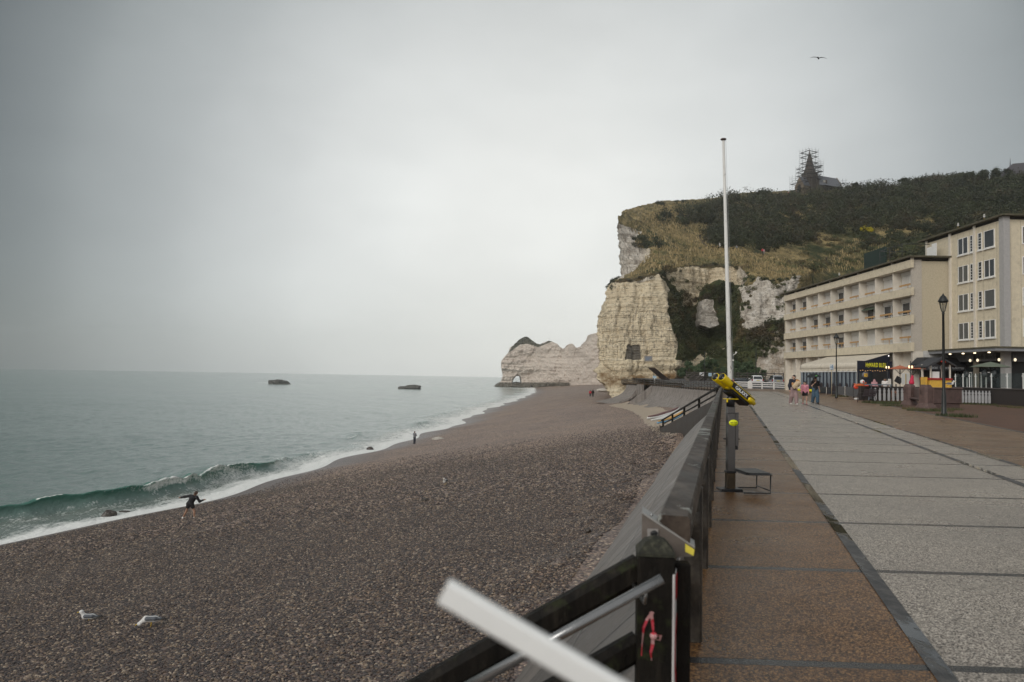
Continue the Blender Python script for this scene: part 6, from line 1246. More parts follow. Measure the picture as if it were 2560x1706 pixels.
# ---- stone monument
mon = thing('stone_monument', 'brown stone monument bench with two capped pillars', 'monument', P(2318, 1023, z=0)); mo = mon.location
gran = mat('brown_stone', (.105, .066, .058), .75, .25, 7, .4, dirt=(.07, .045, .04), dist=.02)
def pillar(c, a=.29):
    c = c-mo
    r4 = lambda r, z: [c+Vector((r*math.cos(t), r*math.sin(t), z)) for t in (math.radians(x+17) for x in (45-13, 45+13, 135-13, 135+13, 225-13, 225+13, 315-13, 315+13))]
    mb = MB(); k = 1.25; mb.loft([r4(a*k*1.55, 0), r4(a*k*1.5, .06), r4(a*k*1.1, .27), r4(a*k, .30), r4(a*k, 1.17), r4(a*k*.92, 1.2), r4(a*k*.92, 1.23), r4(a*k*.72, 1.31), r4(a*k*.70, 1.35)], cap=True); return mb.build('pillar', gran, mon)
pa, pb_ = P(2315, 1021, z=0), P(2274, 1013, z=0); pillar(pa); pillar(pb_)
u_ = (pa-pb_).normalized(); n_ = Vector((-u_.y, u_.x, 0)); n_ = n_ if n_.x > 0 else -n_
mb = MB(); mb.bar(pb_-mo+n_*.30+Vector((0, 0, .75)), pa-mo+n_*.30+Vector((0, 0, .75)), .22, .75, c=.1); mb.build('seat_back', gran, mon); mb = MB(); mb.bar(pb_-mo+n_*.10+Vector((0, 0, .46)), pa-mo+n_*.10+Vector((0, 0, .46)), .34, .10, c=.2); mb.build('seat', gran, mon)
mb = MB(); e1 = pa-mo+n_*.2; e2 = e1+Vector((2.15, .9, 0)); mb.bar(e1+Vector((0, 0, .70)), e2+Vector((0, 0, .70)), .5, .86, c=.08); mb.build('back_block', gran, mon); mb = MB(); mb.bar(e1+Vector((0, 0, 1.17)), e2+Vector((.05, 0, 1.17)), .56, .07, c=.2); mb.build('coping', mat('brown_coping', (.14, .09, .08), .7, .2, 6, .2), mon); mb = MB(); mb.bar(e1+Vector((.1, .03, .135)), e2+Vector((-.1, 0, .135)), .42, .27, c=.02); mb.build('plinth', gran, mon)
for c in (pa, pb_): 
    mb = MB(); cc_ = c-mo; mb.box(cc_.x-.345, cc_.x-.335, cc_.y-.10, cc_.y-.02, .8, 1.05); mb.build('carving', mat('carved_dark', (.055, .035, .03), .8), mon)
q = pb_+Vector((.12, -.02, 1.345)); o = thing('red_bag', 'crumpled crimson bag standing on the farther monument pillar', 'bag', q); sdf('bag', [((0, 0, .1), (.02, 0, .1), .15, .15), ((.02, 0, .25), (.05, 0, .42), .12, .09), ((.07, 0, .5), (.04, 0, .56), .06, .04)], mat('crimson_cloth', (.50, .012, .055), .7, .15, 12, .3), o, .025)
# ---- kiosk, parasols, lamps, table, ride
kq = P(2341, 990, Y=53); ki = thing('yellow_kiosk', 'yellow kiosk with red counter and dark pitched roof behind the monument', 'kiosk', (kq.x, kq.y, 0)); ks = 53/FPX
kyel = mat('kiosk_yellow', (.62, .37, .055), .6, .08, 4, .1); kred = mat('kiosk_red', (.30, .02, .015), .5, .08, 4, .05)
MB().cbox(-.72, .80, -.5, .7, .05, 1.66, .01).build('counter_wall', kyel, ki); MB().cbox(-.80, .84, -.56, .76, 1.662, 1.80, .01).build('counter', kred, ki)
MB().box(-.95, -.80, -.3, .3, 1.0, 1.85).build('side_panel', kyel, ki)
for x, y in ((-.62, -.4), (.74, -.4), (-.62, .6), (.74, .6), (-.9, .2)): MB().cbox(x-.045, x+.045, y-.045, y+.045, 1.801, 2.75, .008).build('post', offw, ki)
mb = MB(); mb.prism([(-1.15, -.8, 2.58), (-.0, -.8, 3.25), (.12, -.8, 3.18), (1.05, -.8, 2.65), (1.0, -.8, 2.6), (.05, -.8, 3.1), (-1.1, -.8, 2.5)], (0, 1.7, 0)); mb.build('roof', mat('kiosk_roof', (.035, .035, .038), .7, .2, 4, .2), ki)
mb = MB(); mb.prism([(-.15, -.82, 2.95), (.05, -.82, 3.12), (.22, -.82, 2.92), (.05, -.82, 2.84)], (0, .015, 0)); mb.build('emblem', mat('emblem_red', (.55, .03, .01), .5, 0, 3, 0), ki)
MB().box(-.45, .05, -.3, -.27, 1.801, 2.25).build('notice', whitep, ki); mb = MB()
for k in range(7): mb.ball((-.5+.2*k, -.503, .5+.4*(k % 3)), (.02, .006, .02), 6, 4)
mb.build('bolt', mat('rust_dot', (.10, .05, .01), .6), ki)
def parasol(label, px, pyt, pyr, Yd, hw, m, sq=False, n=8):
    c = P(px, pyt, Y=Yd); zr = P(px, pyr, Y=Yd).z; o = thing('parasol', label, 'parasol', (c.x, Yd, 0)); rr_ = hw/FPX*Yd; mb = MB(); ringsv = []
    for f in (0.02, .25, .5, .75, 1.0):
        ringsv.append([Vector((rr_*f*math.cos(t)*(1 if k % 2 == 0 else .965-.02*f), rr_*f*math.sin(t)*(1 if k % 2 == 0 else .965), c.z-(c.z-zr)*(f**1.15)-(.0 if k % 2 == 0 else -.02*f))) for k, t in enumerate(2*math.pi*k/(2*n)+.1 for k in range(2*n))])
    mb.loft(ringsv, cap=False); cp0 = mb.build('canopy', m, o); cp0.modifiers.new('thick', 'SOLIDIFY').thickness = .012
    mb = MB(); mb.tube([(0, 0, 0), (0, 0, c.z+.06)], .03, 10); mb.build('pole', black_iron, o); mb = MB()
    for k in range(n): t = 2*math.pi*k/n+.1; mb.tube([(.04*math.cos(t), .04*math.sin(t), c.z-.75), (rr_*.55*math.cos(t), rr_*.55*math.sin(t), c.z-(c.z-zr)*.5-.03)], .012, 5)
    mb.build('strut', black_iron, o); mb = MB(); mb.lathe([(.3, 0), (.3, .06), (.05, .1)], n=12); mb.build('base', black_iron, o); return o
parasol('sage green parasol on the terrace at right', 2476, 905, 918.5, 59, 47, mat('sage_canvas', (.125, .15, .11), .8, .08, 3, .1))
rust = mat('rust_canvas', (.42, .13, .065), .8, .08, 3, .1); parasol('rust orange parasol by the navy restaurant sign', 2250, 914, 923.5, 64, 28, rust); parasol('rust orange parasol behind the double lamp, nearer the café', 2282, 915, 923, 61, 31, rust)
def twin(label, px, py, Yd):
    c = P(px, py, Y=Yd); o = thing('twin_lamp', label, 'lamp', (c.x, Yd, 0), group='twin bulb lamp stands'); mb = MB(); mb.tube([(0, 0, 0), (0, 0, c.z+.45)], [.05, .03], 8); mb.tube([(-.13, 0, c.z-.2), (0, 0, c.z-.28), (.13, 0, c.z-.2)], .018, 6); mb.build('stand', black_iron, o)
    for s in (-.11, .11): mb = MB(); mb.lathe([(.02, -.10), (.05, -.02), (.048, .07), (.015, .11)], (s, 0, c.z), 10); mb.build('bulb', emit('bulb_warm', (1, .72, .4), 1.6), o)
twin('black twin lamp stand with two lit bulbs before the orange parasols', 2276.5, 918, 57); twin('black twin lamp stand with two lit bulbs under the navy sign', 2219, 919, 66)
c = P(2197, 962, Y=58); o = thing('grey_table', 'long blue grey table behind the picket fence', 'table', (c.x, c.y, 0)); MB().cbox(-.95, .85, -.4, .4, c.z-.05, c.z+.03, .01).build('tabletop', mat('bluegrey', (.12, .15, .18), .5, .1, 3), o)
for x in (-.8, .7): mb = MB(); mb.bar((x, 0, 0), (x+.25, 0, c.z-.051), .06, .06, up=(0, 1, 0)); mb.build('leg', mat('bluegrey', (.12, .15, .18)), o)
c = P(2153, 990, Y=60); rd = thing('toy_motorbike_ride', 'red and orange coin operated toy motorbike ride on a white stand', 'ride', (c.x, c.y, 0)); rred = mat('ride_red', (.60, .06, .03), .35, .06, 3, 0); z0 = .95
MB().cbox(-.45, .45, -.3, .3, 0, .12, .03).build('base', whitep, rd); MB().cbox(-.14, .14, -.12, .12, .12, z0, .03).build('stand', whitep, rd)
sdf('body', [((-.4, 0, z0+.18), (.1, 0, z0+.2), .12, .15), ((.1, 0, z0+.2), (.35, 0, z0+.38), .13, .09), ((-.4, 0, z0+.2), (-.55, 0, z0+.3), .09, .05)], mat('ride_orange', (.48, .10, .025), .35, .05, 3, 0), rd, .03)
for x in (-.4, .42): mb = MB(); mb.lathe([(.05, -.06), (.19, -.06), (.21, 0), (.19, .06), (.05, .06)], n=16, M=Matrix.Translation((x, 0, z0+.08))@Matrix.Rotation(math.pi/2, 4, 'X')); mb.build('wheel', rred, rd)
mb = MB(); mb.lathe([(.02, -.02), (.15, -.02), (.15, .02), (.02, .02)], n=16, M=Matrix.Translation((.05, -.17, z0+.48))@Matrix.Rotation(math.pi/2, 4, 'X')); mb.ball((.05, -.1, z0+.48), .17, 12, 8); mb.build('windscreen', whitep, rd); mb = MB(); mb.ball((.05, -.24, z0+.48), (.07, .05, .08)); mb.build('red_dot', rred, rd); mb = MB(); mb.tube([(.25, -.2, z0+.55), (.3, 0, z0+.52), (.25, .2, z0+.55)], .025, 6); mb.build('handlebar', blackp, rd)
c = P(2030, 973, Y=88); ky = thing('yellow_kayak', 'bright yellow kayak lying on the ground behind the walkers', 'kayak', (c.x, 88, 0)); rings = []
for t_ in np.linspace(-1, 1, 19): ww = .36*(1-abs(t_)**2.2)+.02; rings.append([Vector((t_*2.55, ww*math.cos(a), .24+.16*t_*t_+.22*(1-.55*abs(t_))*math.sin(a))) for a in (2*math.pi*k/12 for k in range(12))])
mb = MB(); mb.loft(rings, cap=True, smooth=True); mb.build('hull', mat('kayak_yellow', (.66, .62, .03), .35, .05, 3, 0), ky); mb = MB(); mb.lathe([(.02, 0), (.3, 0), (.33, .03), (.3, .05), (.02, .05)], n=16, M=Matrix.Translation((-.2, 0, .45))@Matrix.Diagonal((1.4, .7, 1, 1))); mb.build('seat', blackp, ky)
mi = thing('music_stand', 'black easel stand leaning beside the restaurant doorway', 'stand', (P(2240, 960, Y=70).x, 70, 0)); mb = MB(); mb.tube([(-.3, 0, 0), (0, 0, 1.3)], .03, 6); mb.tube([(.3, 0, 0), (0, 0, 1.3)], .03, 6); mb.build('leg', blackp, mi); MB().cbox(-.3, .35, -.04, .0, 1.15, 1.75, .01, M=Matrix.Rotation(.5, 4, 'Y')@Matrix.Translation((-.6, 0, .1))).build('board', blackp, mi)
for k, (px, py, Yd, lb) in enumerate(((2238, 984, 57, 'wooden café chair behind the picket fence near the board'), (2200, 984, 59, 'wooden café chair behind the picket fence under the table'))):
    c = P(px, py, Y=Yd); o = thing('cafe_chair', lb, 'chair', (c.x, Yd, 0), .4*k, group='wooden café chairs'); cm_ = mat('chair_wood', (.20, .10, .07), .6, .2, 5); MB().cbox(-.2, .2, -.2, .2, .43, .46, .01).build('seat', cm_, o)
    for x in (-.18, .18):
        for y in (-.18, .18): MB().box(x-.018, x+.018, y-.018, y+.018, 0, .43 if y < 0 else .9).build('leg', cm_, o)
    MB().box(-.16, .16, .165, .195, .6, .86).build('backrest', cm_, o)
# ---- rocks
rockm = mat('sea_rock', (.055, .05, .04), .6, .4, .6, .8, dirt=(.025, .028, .018), dist=.2); wetrock = mat('wet_boulder', (.05, .04, .032), .3, .4, 2.5, .6, dirt=(.02, .018, .016), dist=.05); chalkb = mat('chalk_boulder', (.46, .43, .38), .9, .2, 2, .6, dirt=(.25, .23, .2), dist=.05)
def rockat(label, px, py, z, r, seed, m, name='boulder', dz=0, Y=None, rz=0):
    q = P(px, py, z=z) if Y is None else P(px, py, Y=Y); o = stones(name, seed, r, m, loc=(q.x, q.y, q.z+dz), rough=.75 if r[0] > 5 else .4); o.rotation_euler.z = rz; return tag(o, label, 'rock')
rockat('long low rock out at sea, left of the pair', 696, 961, SEA, (8.6, 5, 3.6), 1, rockm, 'sea_rock', -.3); rockat('long low rock out at sea nearer the arch', 1030, 973, SEA, (8.2, 4.5, 2.9), 2.3, rockm, 'sea_rock', -.4)
rockat('wet brown boulder in the surf at lower left', 272, 1291, SEA, (.46, .38, .36), 3, wetrock, dz=.1); rockat('flat dark stone in the foam next to the wet boulder', 312, 1281, SEA, (.42, .22, .10), 4, wetrock, dz=.02); rockat('small dark stone at the edge of the foam in mid beach', 925, 1125, SEA, (.5, .33, .33), 5, wetrock, dz=.08)
def bz(px, py):
    d = ray(px, py); t_ = np.linspace(5, 700, 20000); X_, Y_, Z_ = d[0]*t_, d[1]*t_, CAMZ+d[2]*t_; i = np.argmax(Z_ < beachZ(X_, Y_)); return Vector((X_[i], Y_[i], Z_[i]))
q = bz(1095, 1099); rockat('grey and white slab lying on the shingle near the angler', 0, 0, 0, (1.0, .5, .28), 6, chalkb, Y=None) if False else None
o = stones('boulder', 6.2, (.95, .5, .3), chalkb, loc=q+Vector((0, 0, .05))); tag(o, 'grey and white slab lying on the shingle near the angler', 'rock')
q = bz(1512, 978); o = stones('boulder', 8.1, (2.0, .9, .45), chalkb, loc=(q.x, min(q.y, 178), q.z)); q = P(1512, 977, Y=176); o.location = (q.x, q.y, q.z+.1); tag(o, 'white chalk slab on the shingle below the overhanging cliff', 'rock')
q = bz(1470, 1333); o = stones('boulder', 9.4, (.085, .07, .085), wetrock, loc=q+Vector((0, 0, .06))); tag(o, 'single dark round stone on the shingle near the sea wall', 'rock')
q = bz(1062, 1254); o = stones('boulder', 10.4, (.16, .12, .10), wetrock, loc=q+Vector((0, 0, .05))); tag(o, 'lone dark stone in the middle of the shingle', 'rock')
# ---- shrubs and trees
tamm = leafmat('tamarisk_leaves', (.026, .050, .024), (.085, .125, .058), (.05, .08, .038)); barkm = mat('bark', (.045, .035, .025), .9, .3, 6, .5)
def shrub(label, spots, Yd, name='shrub', m=tamm, per=520, size=.17, group=None, zb=1.0):
    cx_ = sum(s[0] for s in spots)/len(spots); c0 = P(cx_, 948, Y=Yd); o = thing(name, label, 'shrub', (c0.x, Yd, zb), group=group); C_, R_ = [], []
    for px, py, rpx in spots:
        c = P(px, py, Y=Yd+random.uniform(-2, 1.5)); r = rpx/FPX*Yd
        for k in range(7): v = rng.normal(size=3); v /= np.linalg.norm(v); C_.append(np.array(c-o.location)+v*r*.6); R_.append(r*random.uniform(.35, .6))
    leafcloud('foliage', C_, R_, per//3, size, m, o, squash=.9, shell=.3)
    mb = MB()
    for px, py, rpx in spots:
        c = P(px, py, Y=Yd)-o.location; mb.tube([(c.x*.8, c.y*.3, 0), (c.x*.9, c.y*.5, c.z*.6), tuple(c)], [.12, .09, .03], 6)
    mb.build('stem', barkm, o); return o
shrub('feathery dark green tamarisk left of the flagpole', [(1705, 930, 14), (1722, 915, 13), (1745, 925, 16), (1765, 905, 15), (1782, 912, 16), (1800, 920, 15), (1812, 930, 14), (1750, 940, 16), (1775, 938, 16)], 157)
shrub('feathery dark green tamarisk right of the flagpole behind the cars', [(1836, 912, 13), (1855, 918, 15), (1872, 915, 14), (1888, 925, 14), (1905, 935, 12), (1846, 932, 15), (1870, 935, 15), (1890, 938, 12)], 156)
shrub('dark bush in the hollow of the chalk cliff', [(1770, 742, 13), (1790, 725, 14), (1808, 715, 13), (1826, 718, 14), (1840, 730, 14), (1800, 742, 16), (1825, 745, 14), (1765, 760, 10)], on_hill(1800, 735).y-2.5, 'bush', scrubm, 540, .22, zb=10)
shrub('small dark bush on the ridge right of the chapel', [(2128, 468, 7), (2138, 463, 8), (2146, 470, 6), (2118, 474, 6)], 346, 'bush', scrubm, 420, .3, zb=86)
yb_ = leafmat('gorse_flower', (.30, .25, .012), (.58, .48, .02), (.12, .12, .025)); shrub('yellow flowering bush among the dark hillside scrub', [(2154, 574, 6.5), (2164, 570, 7.5), (2175, 575, 7), (2182, 574, 5)], on_hill(2165, 580).y-1.5, 'flowering_bush', yb_, 480, .22, zb=on_hill(2165, 585).z-.6)
def tree(label, px, py, Yd, rpx, h, flat=.9, group='trees along the hilltop at right'):
    c = P(px, py, Y=Yd); r = rpx/FPX*Yd; o = thing('hilltop_tree', label, 'tree', (c.x, Yd, c.z-h), group=group); C_, R_ = [], []; mb = MB(); mb.tube([(0, 0, -1.5), (.1, 0, h*.35), (.25, 0, h*.8)], [.28, .2, .1], 7)
    for k in range(13):
        a = random.uniform(0, 6.28); e = random.uniform(-.5, .9); q_ = Vector((r*.72*math.cos(a), r*.72*math.sin(a), h+r*flat*.55*e)); C_.append(q_); R_.append(r*random.uniform(.28, .5)); mb.tube([(.1, 0, h*.4), tuple(q_*.6+Vector((0, 0, h*.3))), tuple(q_)], [.1, .06, .02], 5)
    mb.build('trunk', barkm, o); leafcloud('crown', C_, R_, 230, .26, scrubm, o, squash=flat, shell=.35); return o
for a in (('dark wind bent pine standing alone above the scrub', 2257, 452, 345, 12, 3.2, .5), ('dark round tree left of the metal arch monument', 2302, 458, 338, 17, 5), ('dark tree touching the left side of the arch monument', 2324, 459, 334, 13, 4.5), ('dark tree on the right side of the arch monument', 2371, 457, 332, 16, 5), ('dark tall tree second right of the arch monument', 2402, 449, 330, 20, 6),
    ('dark spreading tree between the arch and the slate roof', 2436, 439, 327, 25, 7), ('dark dense tree just left of the slate roof', 2470, 437, 325, 24, 7), ('dark tree in front of the slate roofed house', 2506, 440, 322, 22, 6), ('dark tree at the right edge below the slate roof', 2545, 452, 316, 26, 6), ('dark low tree at the ridge far left of the arch', 2273, 465, 342, 14, 4)): tree(*a)
# small scattered things
hf = thing('path_fence', 'thin dark wire fence following the footpath up the hill', 'fence', (0, 0, 0)); hp_ = [(1880, 637, 226), (1910, 640, 226), (1940, 645, 225), (1965, 655, 222), (1985, 668, 216), (2005, 674, 215)]
pq = [on_hill(a, b) for a, b, c in hp_]
for c in pq: mb = MB(); mb.tube([c+Vector((0, 0, -.3)), c+Vector((0, 0, 1.3))], .06, 5); mb.build('post', soff, hf)
for a, b in zip(pq[:-1], pq[1:]):
    mb = MB()
    for z in (.5, .85, 1.2): mb.tube([a+Vector((0, 0, z)), b+Vector((0, 0, z))], .03, 4)
    mb.build('wire', soff, hf)
hs = on_hill(2070, 672); o = thing('hill_steps', 'flight of timber edged steps climbing the grassy slope', 'steps', hs, math.radians(10)); mb = MB()
for k in range(9): mb.box(-2.2, 2.2, k*.7, k*.7+.7, -1.2+.3*k, -.3+.38*k)
mb.build('tread', mat('step_earth', (.10, .085, .065), .9, .3, 3), o)
pth = [on_hill(a, b) for a, b in ((1752, 600), (1757, 609), (1770, 617), (1800, 622), (1830, 628), (1860, 634), (1880, 637))]; V = []
for i, c in enumerate(pth): V += [c+Vector((0, -.7, .35)), c+Vector((0, .9, .45))]
o = fastmesh('footpath', V, gridfaces(len(pth), 2), mat('path_grey', (.12, .105, .09), .9, .2, 2)); tag(o, kind='structure')
for px, py, lb in ((1815, 1350, ''),): pass
# =================================================================== PEOPLE AND ANIMALS
skinA = mat('skin_light', (.42, .26, .19), .55, .06, 20, .05); skinB = mat('skin_tan', (.30, .17, .11), .55, .06, 20, .05)
hairK = mat('hair_black', (.012, .010, .009), .6, .2, 40, .3); hairB = mat('hair_brown', (.05, .03, .018), .6, .2, 40, .3)
fab = lambda n, c, v=.12: mat('cloth_'+n, c, .85, v, 14, .25)
blackc = fab('black', (.010, .010, .012)); navyc = fab('navy', (.014, .018, .03)); mauve = fab('mauve', (.26, .18, .175)); pinkc = fab('pink', (.62, .25, .30)); jean = fab('denim', (.045, .085, .125), .25); whitec_ = fab('white', (.66, .63, .60)); greyc = fab('grey', (.16, .17, .18)); redc = fab('red', (.45, .025, .04)); rosec = fab('rose', (.45, .24, .26)); tealc = fab('lightblue', (.20, .30, .36))
shoeW = mat('shoe_white', (.66, .64, .60), .5, .05, 10, .05); shoeP = mat('shoe_pink', (.55, .22, .25), .5, .1, 10, .05); shoeK = mat('shoe_dark', (.02, .02, .022), .5, .1, 10, .05)
def person(label, loc, rz, H=1.75, J=None, top=blackc, sleeve='long', bottom=navyc, bot='trousers', shoes=shoeK, hair=hairK, hs='short', skin=skinA, res=.02, wide=1.0, group=None, face=False, lean=0, hood=None):
    """one continuous body plus clothing; local frame faces -y, joints in metres for a 1.75 m figure"""
    D = dict(ankL=(.10, .02, .08), kneL=(.105, -.02, .50), hipL=(.09, 0, .93), ankR=(-.10, .02, .08), kneR=(-.105, -.02, .50), hipR=(-.09, 0, .93), chest=(0, 0, 1.28), neck=(0, .01, 1.46), head=(0, -.02, 1.63),
             shL=(.18, 0, 1.42), elL=(.245, .02, 1.13), wrL=(.25, -.05, .88), shR=(-.18, 0, 1.42), elR=(-.245, .02, 1.13), wrR=(-.25, -.05, .88)); D.update(J or {})
    s = H/1.75; j = {k: Vector(v)*s for k, v in D.items()}; o = thing('person', label, 'person', loc, rz, group); o.rotation_euler.x = lean
    hd = j['head']; up = (hd-j['neck']).normalized(); fw = Vector((0, -1, 0)); pel = (j['hipL']+j['hipR'])/2
    def hand(side): 
        w, e = j['wr'+side], j['el'+side]; d = (w-e).normalized(); return w, d
    pr = [(hd+up*.035*s, hd+up*.01*s, .085*s, .095*s), (hd-up*.03*s+fw*.02*s, hd-up*.085*s+fw*.035*s, .082*s, .05*s), (j['neck']-up*.03*s, hd-up*.06*s, .062*s, .054*s), (hd+fw*.092*s-up*.01*s, hd+fw*.105*s-up*.035*s, .012*s, .018*s)]
    for q in 'LR':
        w, d = hand(q); sx = 1 if q == 'L' else -1
        pr += [(j['sh'+q], j['el'+q], .052*s, .040*s), (j['el'+q], w, .040*s, .029*s), (w, w+d*.085*s, .030*s, .034*s), (hd+Vector((.09*sx*s, .01, 0))-up*.0, hd+Vector((.095*sx*s, .01, -.03*s)), .018*s, .014*s),
               (j['hip'+q], j['kne'+q], .082*s, .056*s), (j['kne'+q], (j['kne'+q]*.6+j['ank'+q]*.4), .054*s, .056*s), ((j['kne'+q]*.6+j['ank'+q]*.4), j['ank'+q], .056*s, .038*s), (j['ank'+q], j['ank'+q]+fw*.10*s-Vector((0, 0, .045*s)), .042*s, .035*s)]
    pr += [(pel, j['chest'], .11*s*wide, .13*s*wide), (j['shL'], j['shR'], .07*s, .07*s)]
    V, F = sdf_mesh(pr, res, .02*s)
    mb = MB(); mb.add(V, F, True)
    for q in 'LR':
        w, d = hand(q); sx = 1 if q == 'L' else -1; a = d.orthogonal().normalized(); a = Vector((0, -1, 0))-d*(-d.y); a = a.normalized() if a.length > .1 else d.orthogonal().normalized(); b = d.cross(a)
        for i, (off, ln) in enumerate(((-.028, .062), (-.009, .075), (.010, .070), (.028, .055))):
            p = w+d*.085*s+a*off*s; mb.tube([p, p+d*ln*.5*s+b*.006*s*sx, p+d*ln*.85*s+b*.022*s*sx], [.0095*s, .0085*s, .006*s], 6)
        p = w+d*.035*s-a*.028*s; mb.tube([p, p-a*.028*s+d*.03*s, p-a*.032*s+d*.06*s], [.011*s, .010*s, .007*s], 6)
    mb.build('body', skin, o)
    c = .018*s
    if top is not None:
        t = [(pel+Vector((0, 0, .03*s)), j['chest'], (.125*wide)*s+c, .135*wide*s+c), (j['chest'], j['neck']-up*.07*s, .135*wide*s+c, .09*s+c), (j['shL'], j['shR'], .072*s+c, .072*s+c), (pel+Vector((.05*s, 0, .03*s)), pel+Vector((-.05*s, 0, .03*s)), .11*s*wide+c, .11*s*wide+c)]
        for q in 'LR':
            e = j['el'+q] if sleeve == 'long' else j['sh'+q].lerp(j['el'+q], .72); t.append((j['sh'+q], e, .062*s+c, .054*s+c))
            if sleeve == 'long': t.append((j['el'+q], j['el'+q].lerp(j['wr'+q], .93), .052*s+c, .042*s+c*.6))
        sdf('top', t, top, o, res, .02*s)
    b = [(j['hipL'], j['hipR'], .112*s*wide+c*.6, .112*s*wide+c*.6)]
    for q in 'LR':
        if bot == 'trousers': b += [(j['hip'+q], j['kne'+q], .092*s+c*.6, .068*s+c*.8), (j['kne'+q], j['ank'+q], .068*s+c*.8, .055*s+c*.8)]
        elif bot == 'wide': b += [(j['hip'+q], j['kne'+q], .10*s+c, .095*s+c), (j['kne'+q], j['ank'+q]+Vector((0, 0, .03*s)), .095*s+c, .085*s+c)]
        elif bot == 'shorts': b += [(j['hip'+q], j['hip'+q].lerp(j['kne'+q], .45), .098*s+c, .095*s+c)]
    if bottom is not None: sdf('trousers' if bot in ('trousers', 'wide') else 'shorts', b, bottom, o, res, .02*s)
    for q in 'LR': 
        a = j['ank'+q]; k = (a-j['kne'+q]).normalized(); sdf('shoe', [(a+Vector((0, .03*s, -.035*s)), a+fw*.13*s+Vector((0, 0, -.05*s)), .048*s, .038*s), (a, a+Vector((0, .02*s, -.03*s)), .048*s, .05*s)], shoes, o, max(.014, res*.8), .015*s)
    back = Vector((0, 1, 0))
    if hair is not None:
        h_ = [(hd+up*.05*s+back*.015*s, hd+up*.04*s+fw*.035*s, .088*s, .074*s), (hd+up*.01*s+back*.04*s, hd-up*.03*s+back*.05*s, .082*s, .065*s)]
        if hs == 'long': h_ += [(hd+back*.05*s, hd-up*.22*s+back*.075*s, .075*s, .06*s), (hd+Vector((.06*s, .03*s, 0)), hd+Vector((.075*s, .03*s, -.15*s)), .05*s, .03*s), (hd+Vector((-.06*s, .03*s, 0)), hd+Vector((-.075*s, .03*s, -.15*s)), .05*s, .03*s)]
        if hs == 'scarf': h_ += [(hd, hd-up*.16*s+fw*.02*s, .105*s, .12*s), (hd-up*.1*s, hd-up*.36*s+fw*.06*s, .13*s, .10*s)]
        if hs == 'beard': h_ += [(hd-up*.075*s+fw*.055*s, hd-up*.105*s+fw*.05*s, .048*s, .038*s), (hd-up*.06*s+fw*.02*s+Vector((.06*s, 0, 0)), hd-up*.06*s+fw*.02*s-Vector((.06*s, 0, 0)), .035*s, .035*s)]
        sdf('hair' if hs != 'scarf' else 'headscarf', h_, hair, o, min(res, .016), .012*s)
        if hs == 'scarf': sdf('face', [(hd+fw*.045*s+up*.02*s, hd+fw*.05*s-up*.05*s, .068*s, .055*s)], skin, o, .016, .01)
    if face:
        for x in (.034, -.034): m_ = MB(); m_.ball(hd+fw*.090*s+Vector((x*s, 0, .012*s)), (.014*s, .008*s, .008*s), 8, 5); m_.build('eye', mat('eye_dark', (.02, .015, .012), .3, 0, 3, 0), o)
        m_ = MB(); m_.ball(hd+fw*.096*s-up*.062*s, (.024*s, .008*s, .006*s), 8, 5); m_.build('mouth', mat('lip', (.26, .10, .09), .5, 0, 3, 0), o)
    return o
def gz(px, py): return P(px, py, z=0)
# --- the three walking towards the viewer
step = lambda a: dict(ankL=(.10, -.16*a, .09), kneL=(.105, -.12*a, .51), ankR=(-.10, .20*a, .11), kneR=(-.105, .03*a, .50))
q = gz(1984, 1012); man = person('bearded man in dark jacket and loose mauve trousers carrying a fluffy dog', q, math.radians(4), 1.78, dict(step(1), elL=(.27, -.02, 1.14), wrL=(.06, -.24, 1.12), elR=(-.25, .05, 1.12), wrR=(-.24, .0, .86), head=(.01, -.04, 1.63)), navyc, 'long', mauve, 'wide', shoeW, hairK, 'beard', skinA, .018, 1.0, 'walkers on the promenade', True)
dg = thing('dog', 'fluffy cream and ginger dog held in the arms of the bearded man', 'dog', q+Vector((.03, -.27, 1.20)), math.radians(10)); furC = mat('fur_cream', (.50, .38, .25), .95, .2, 22, .8, dist=.02); furG = mat('fur_ginger', (.42, .22, .09), .95, .25, 22, .8, dist=.02)
sdf('body', [((-.10, 0, -.06), (.10, 0, .04), .13, .12), ((-.14, -.02, -.12), (-.12, -.06, -.2), .07, .05), ((.02, -.05, -.1), (.05, -.08, -.24), .055, .04), ((.0, 0, .0), (.1, -.03, .13), .12, .10), ((.11, -.03, .13), (.15, -.08, .12), .105, .08), ((.18, -.12, .10), (.21, -.15, .085), .045, .035)], furC, dg, .018, .03)
sdf('head_fur', [((.10, -.01, .20), (.17, -.03, .18), .10, .085), ((.07, .0, .26), (.05, .01, .30), .04, .02), ((.18, .0, .25), (.20, .01, .29), .04, .02), ((-.16, .02, .0), (-.2, .02, .08), .09, .06)], furG, dg, .016, .025)
for x, y, z in ((.17, -.135, .155), (.215, -.125, .15), (.225, -.185, .09)): m_ = MB(); m_.ball((x, y, z), .014, 8, 5); m_.build('eye' if z > .1 else 'nose', blackp, dg)
q = gz(2012, 1011.5); person('girl in pink hooded jacket and black shorts walking between the two adults', q, math.radians(-4), 1.40, step(.7), pinkc, 'long', blackc, 'shorts', shoeP, hairK, 'long', skinA, .018, 1.0, 'walkers on the promenade', True)
q = gz(2038, 1009); wu = person('woman in black top and wide blue jeans holding a black umbrella', q, math.radians(6), 1.70, dict(step(.8), elR=(-.25, -.03, 1.16), wrR=(-.13, -.2, 1.36), elL=(.27, .06, 1.12), wrL=(.29, .0, .86)), blackc, 'short', jean, 'wide', shoeK, hairB, 'long', skinA, .018, 1.0, 'walkers on the promenade', True)
um = thing('umbrella', 'open black umbrella with a small green mark held over the woman in jeans', 'umbrella', q+Vector((-.16, -.2, 1.33)), 0, None, (math.radians(4), math.radians(-5), 0)); c_ = []
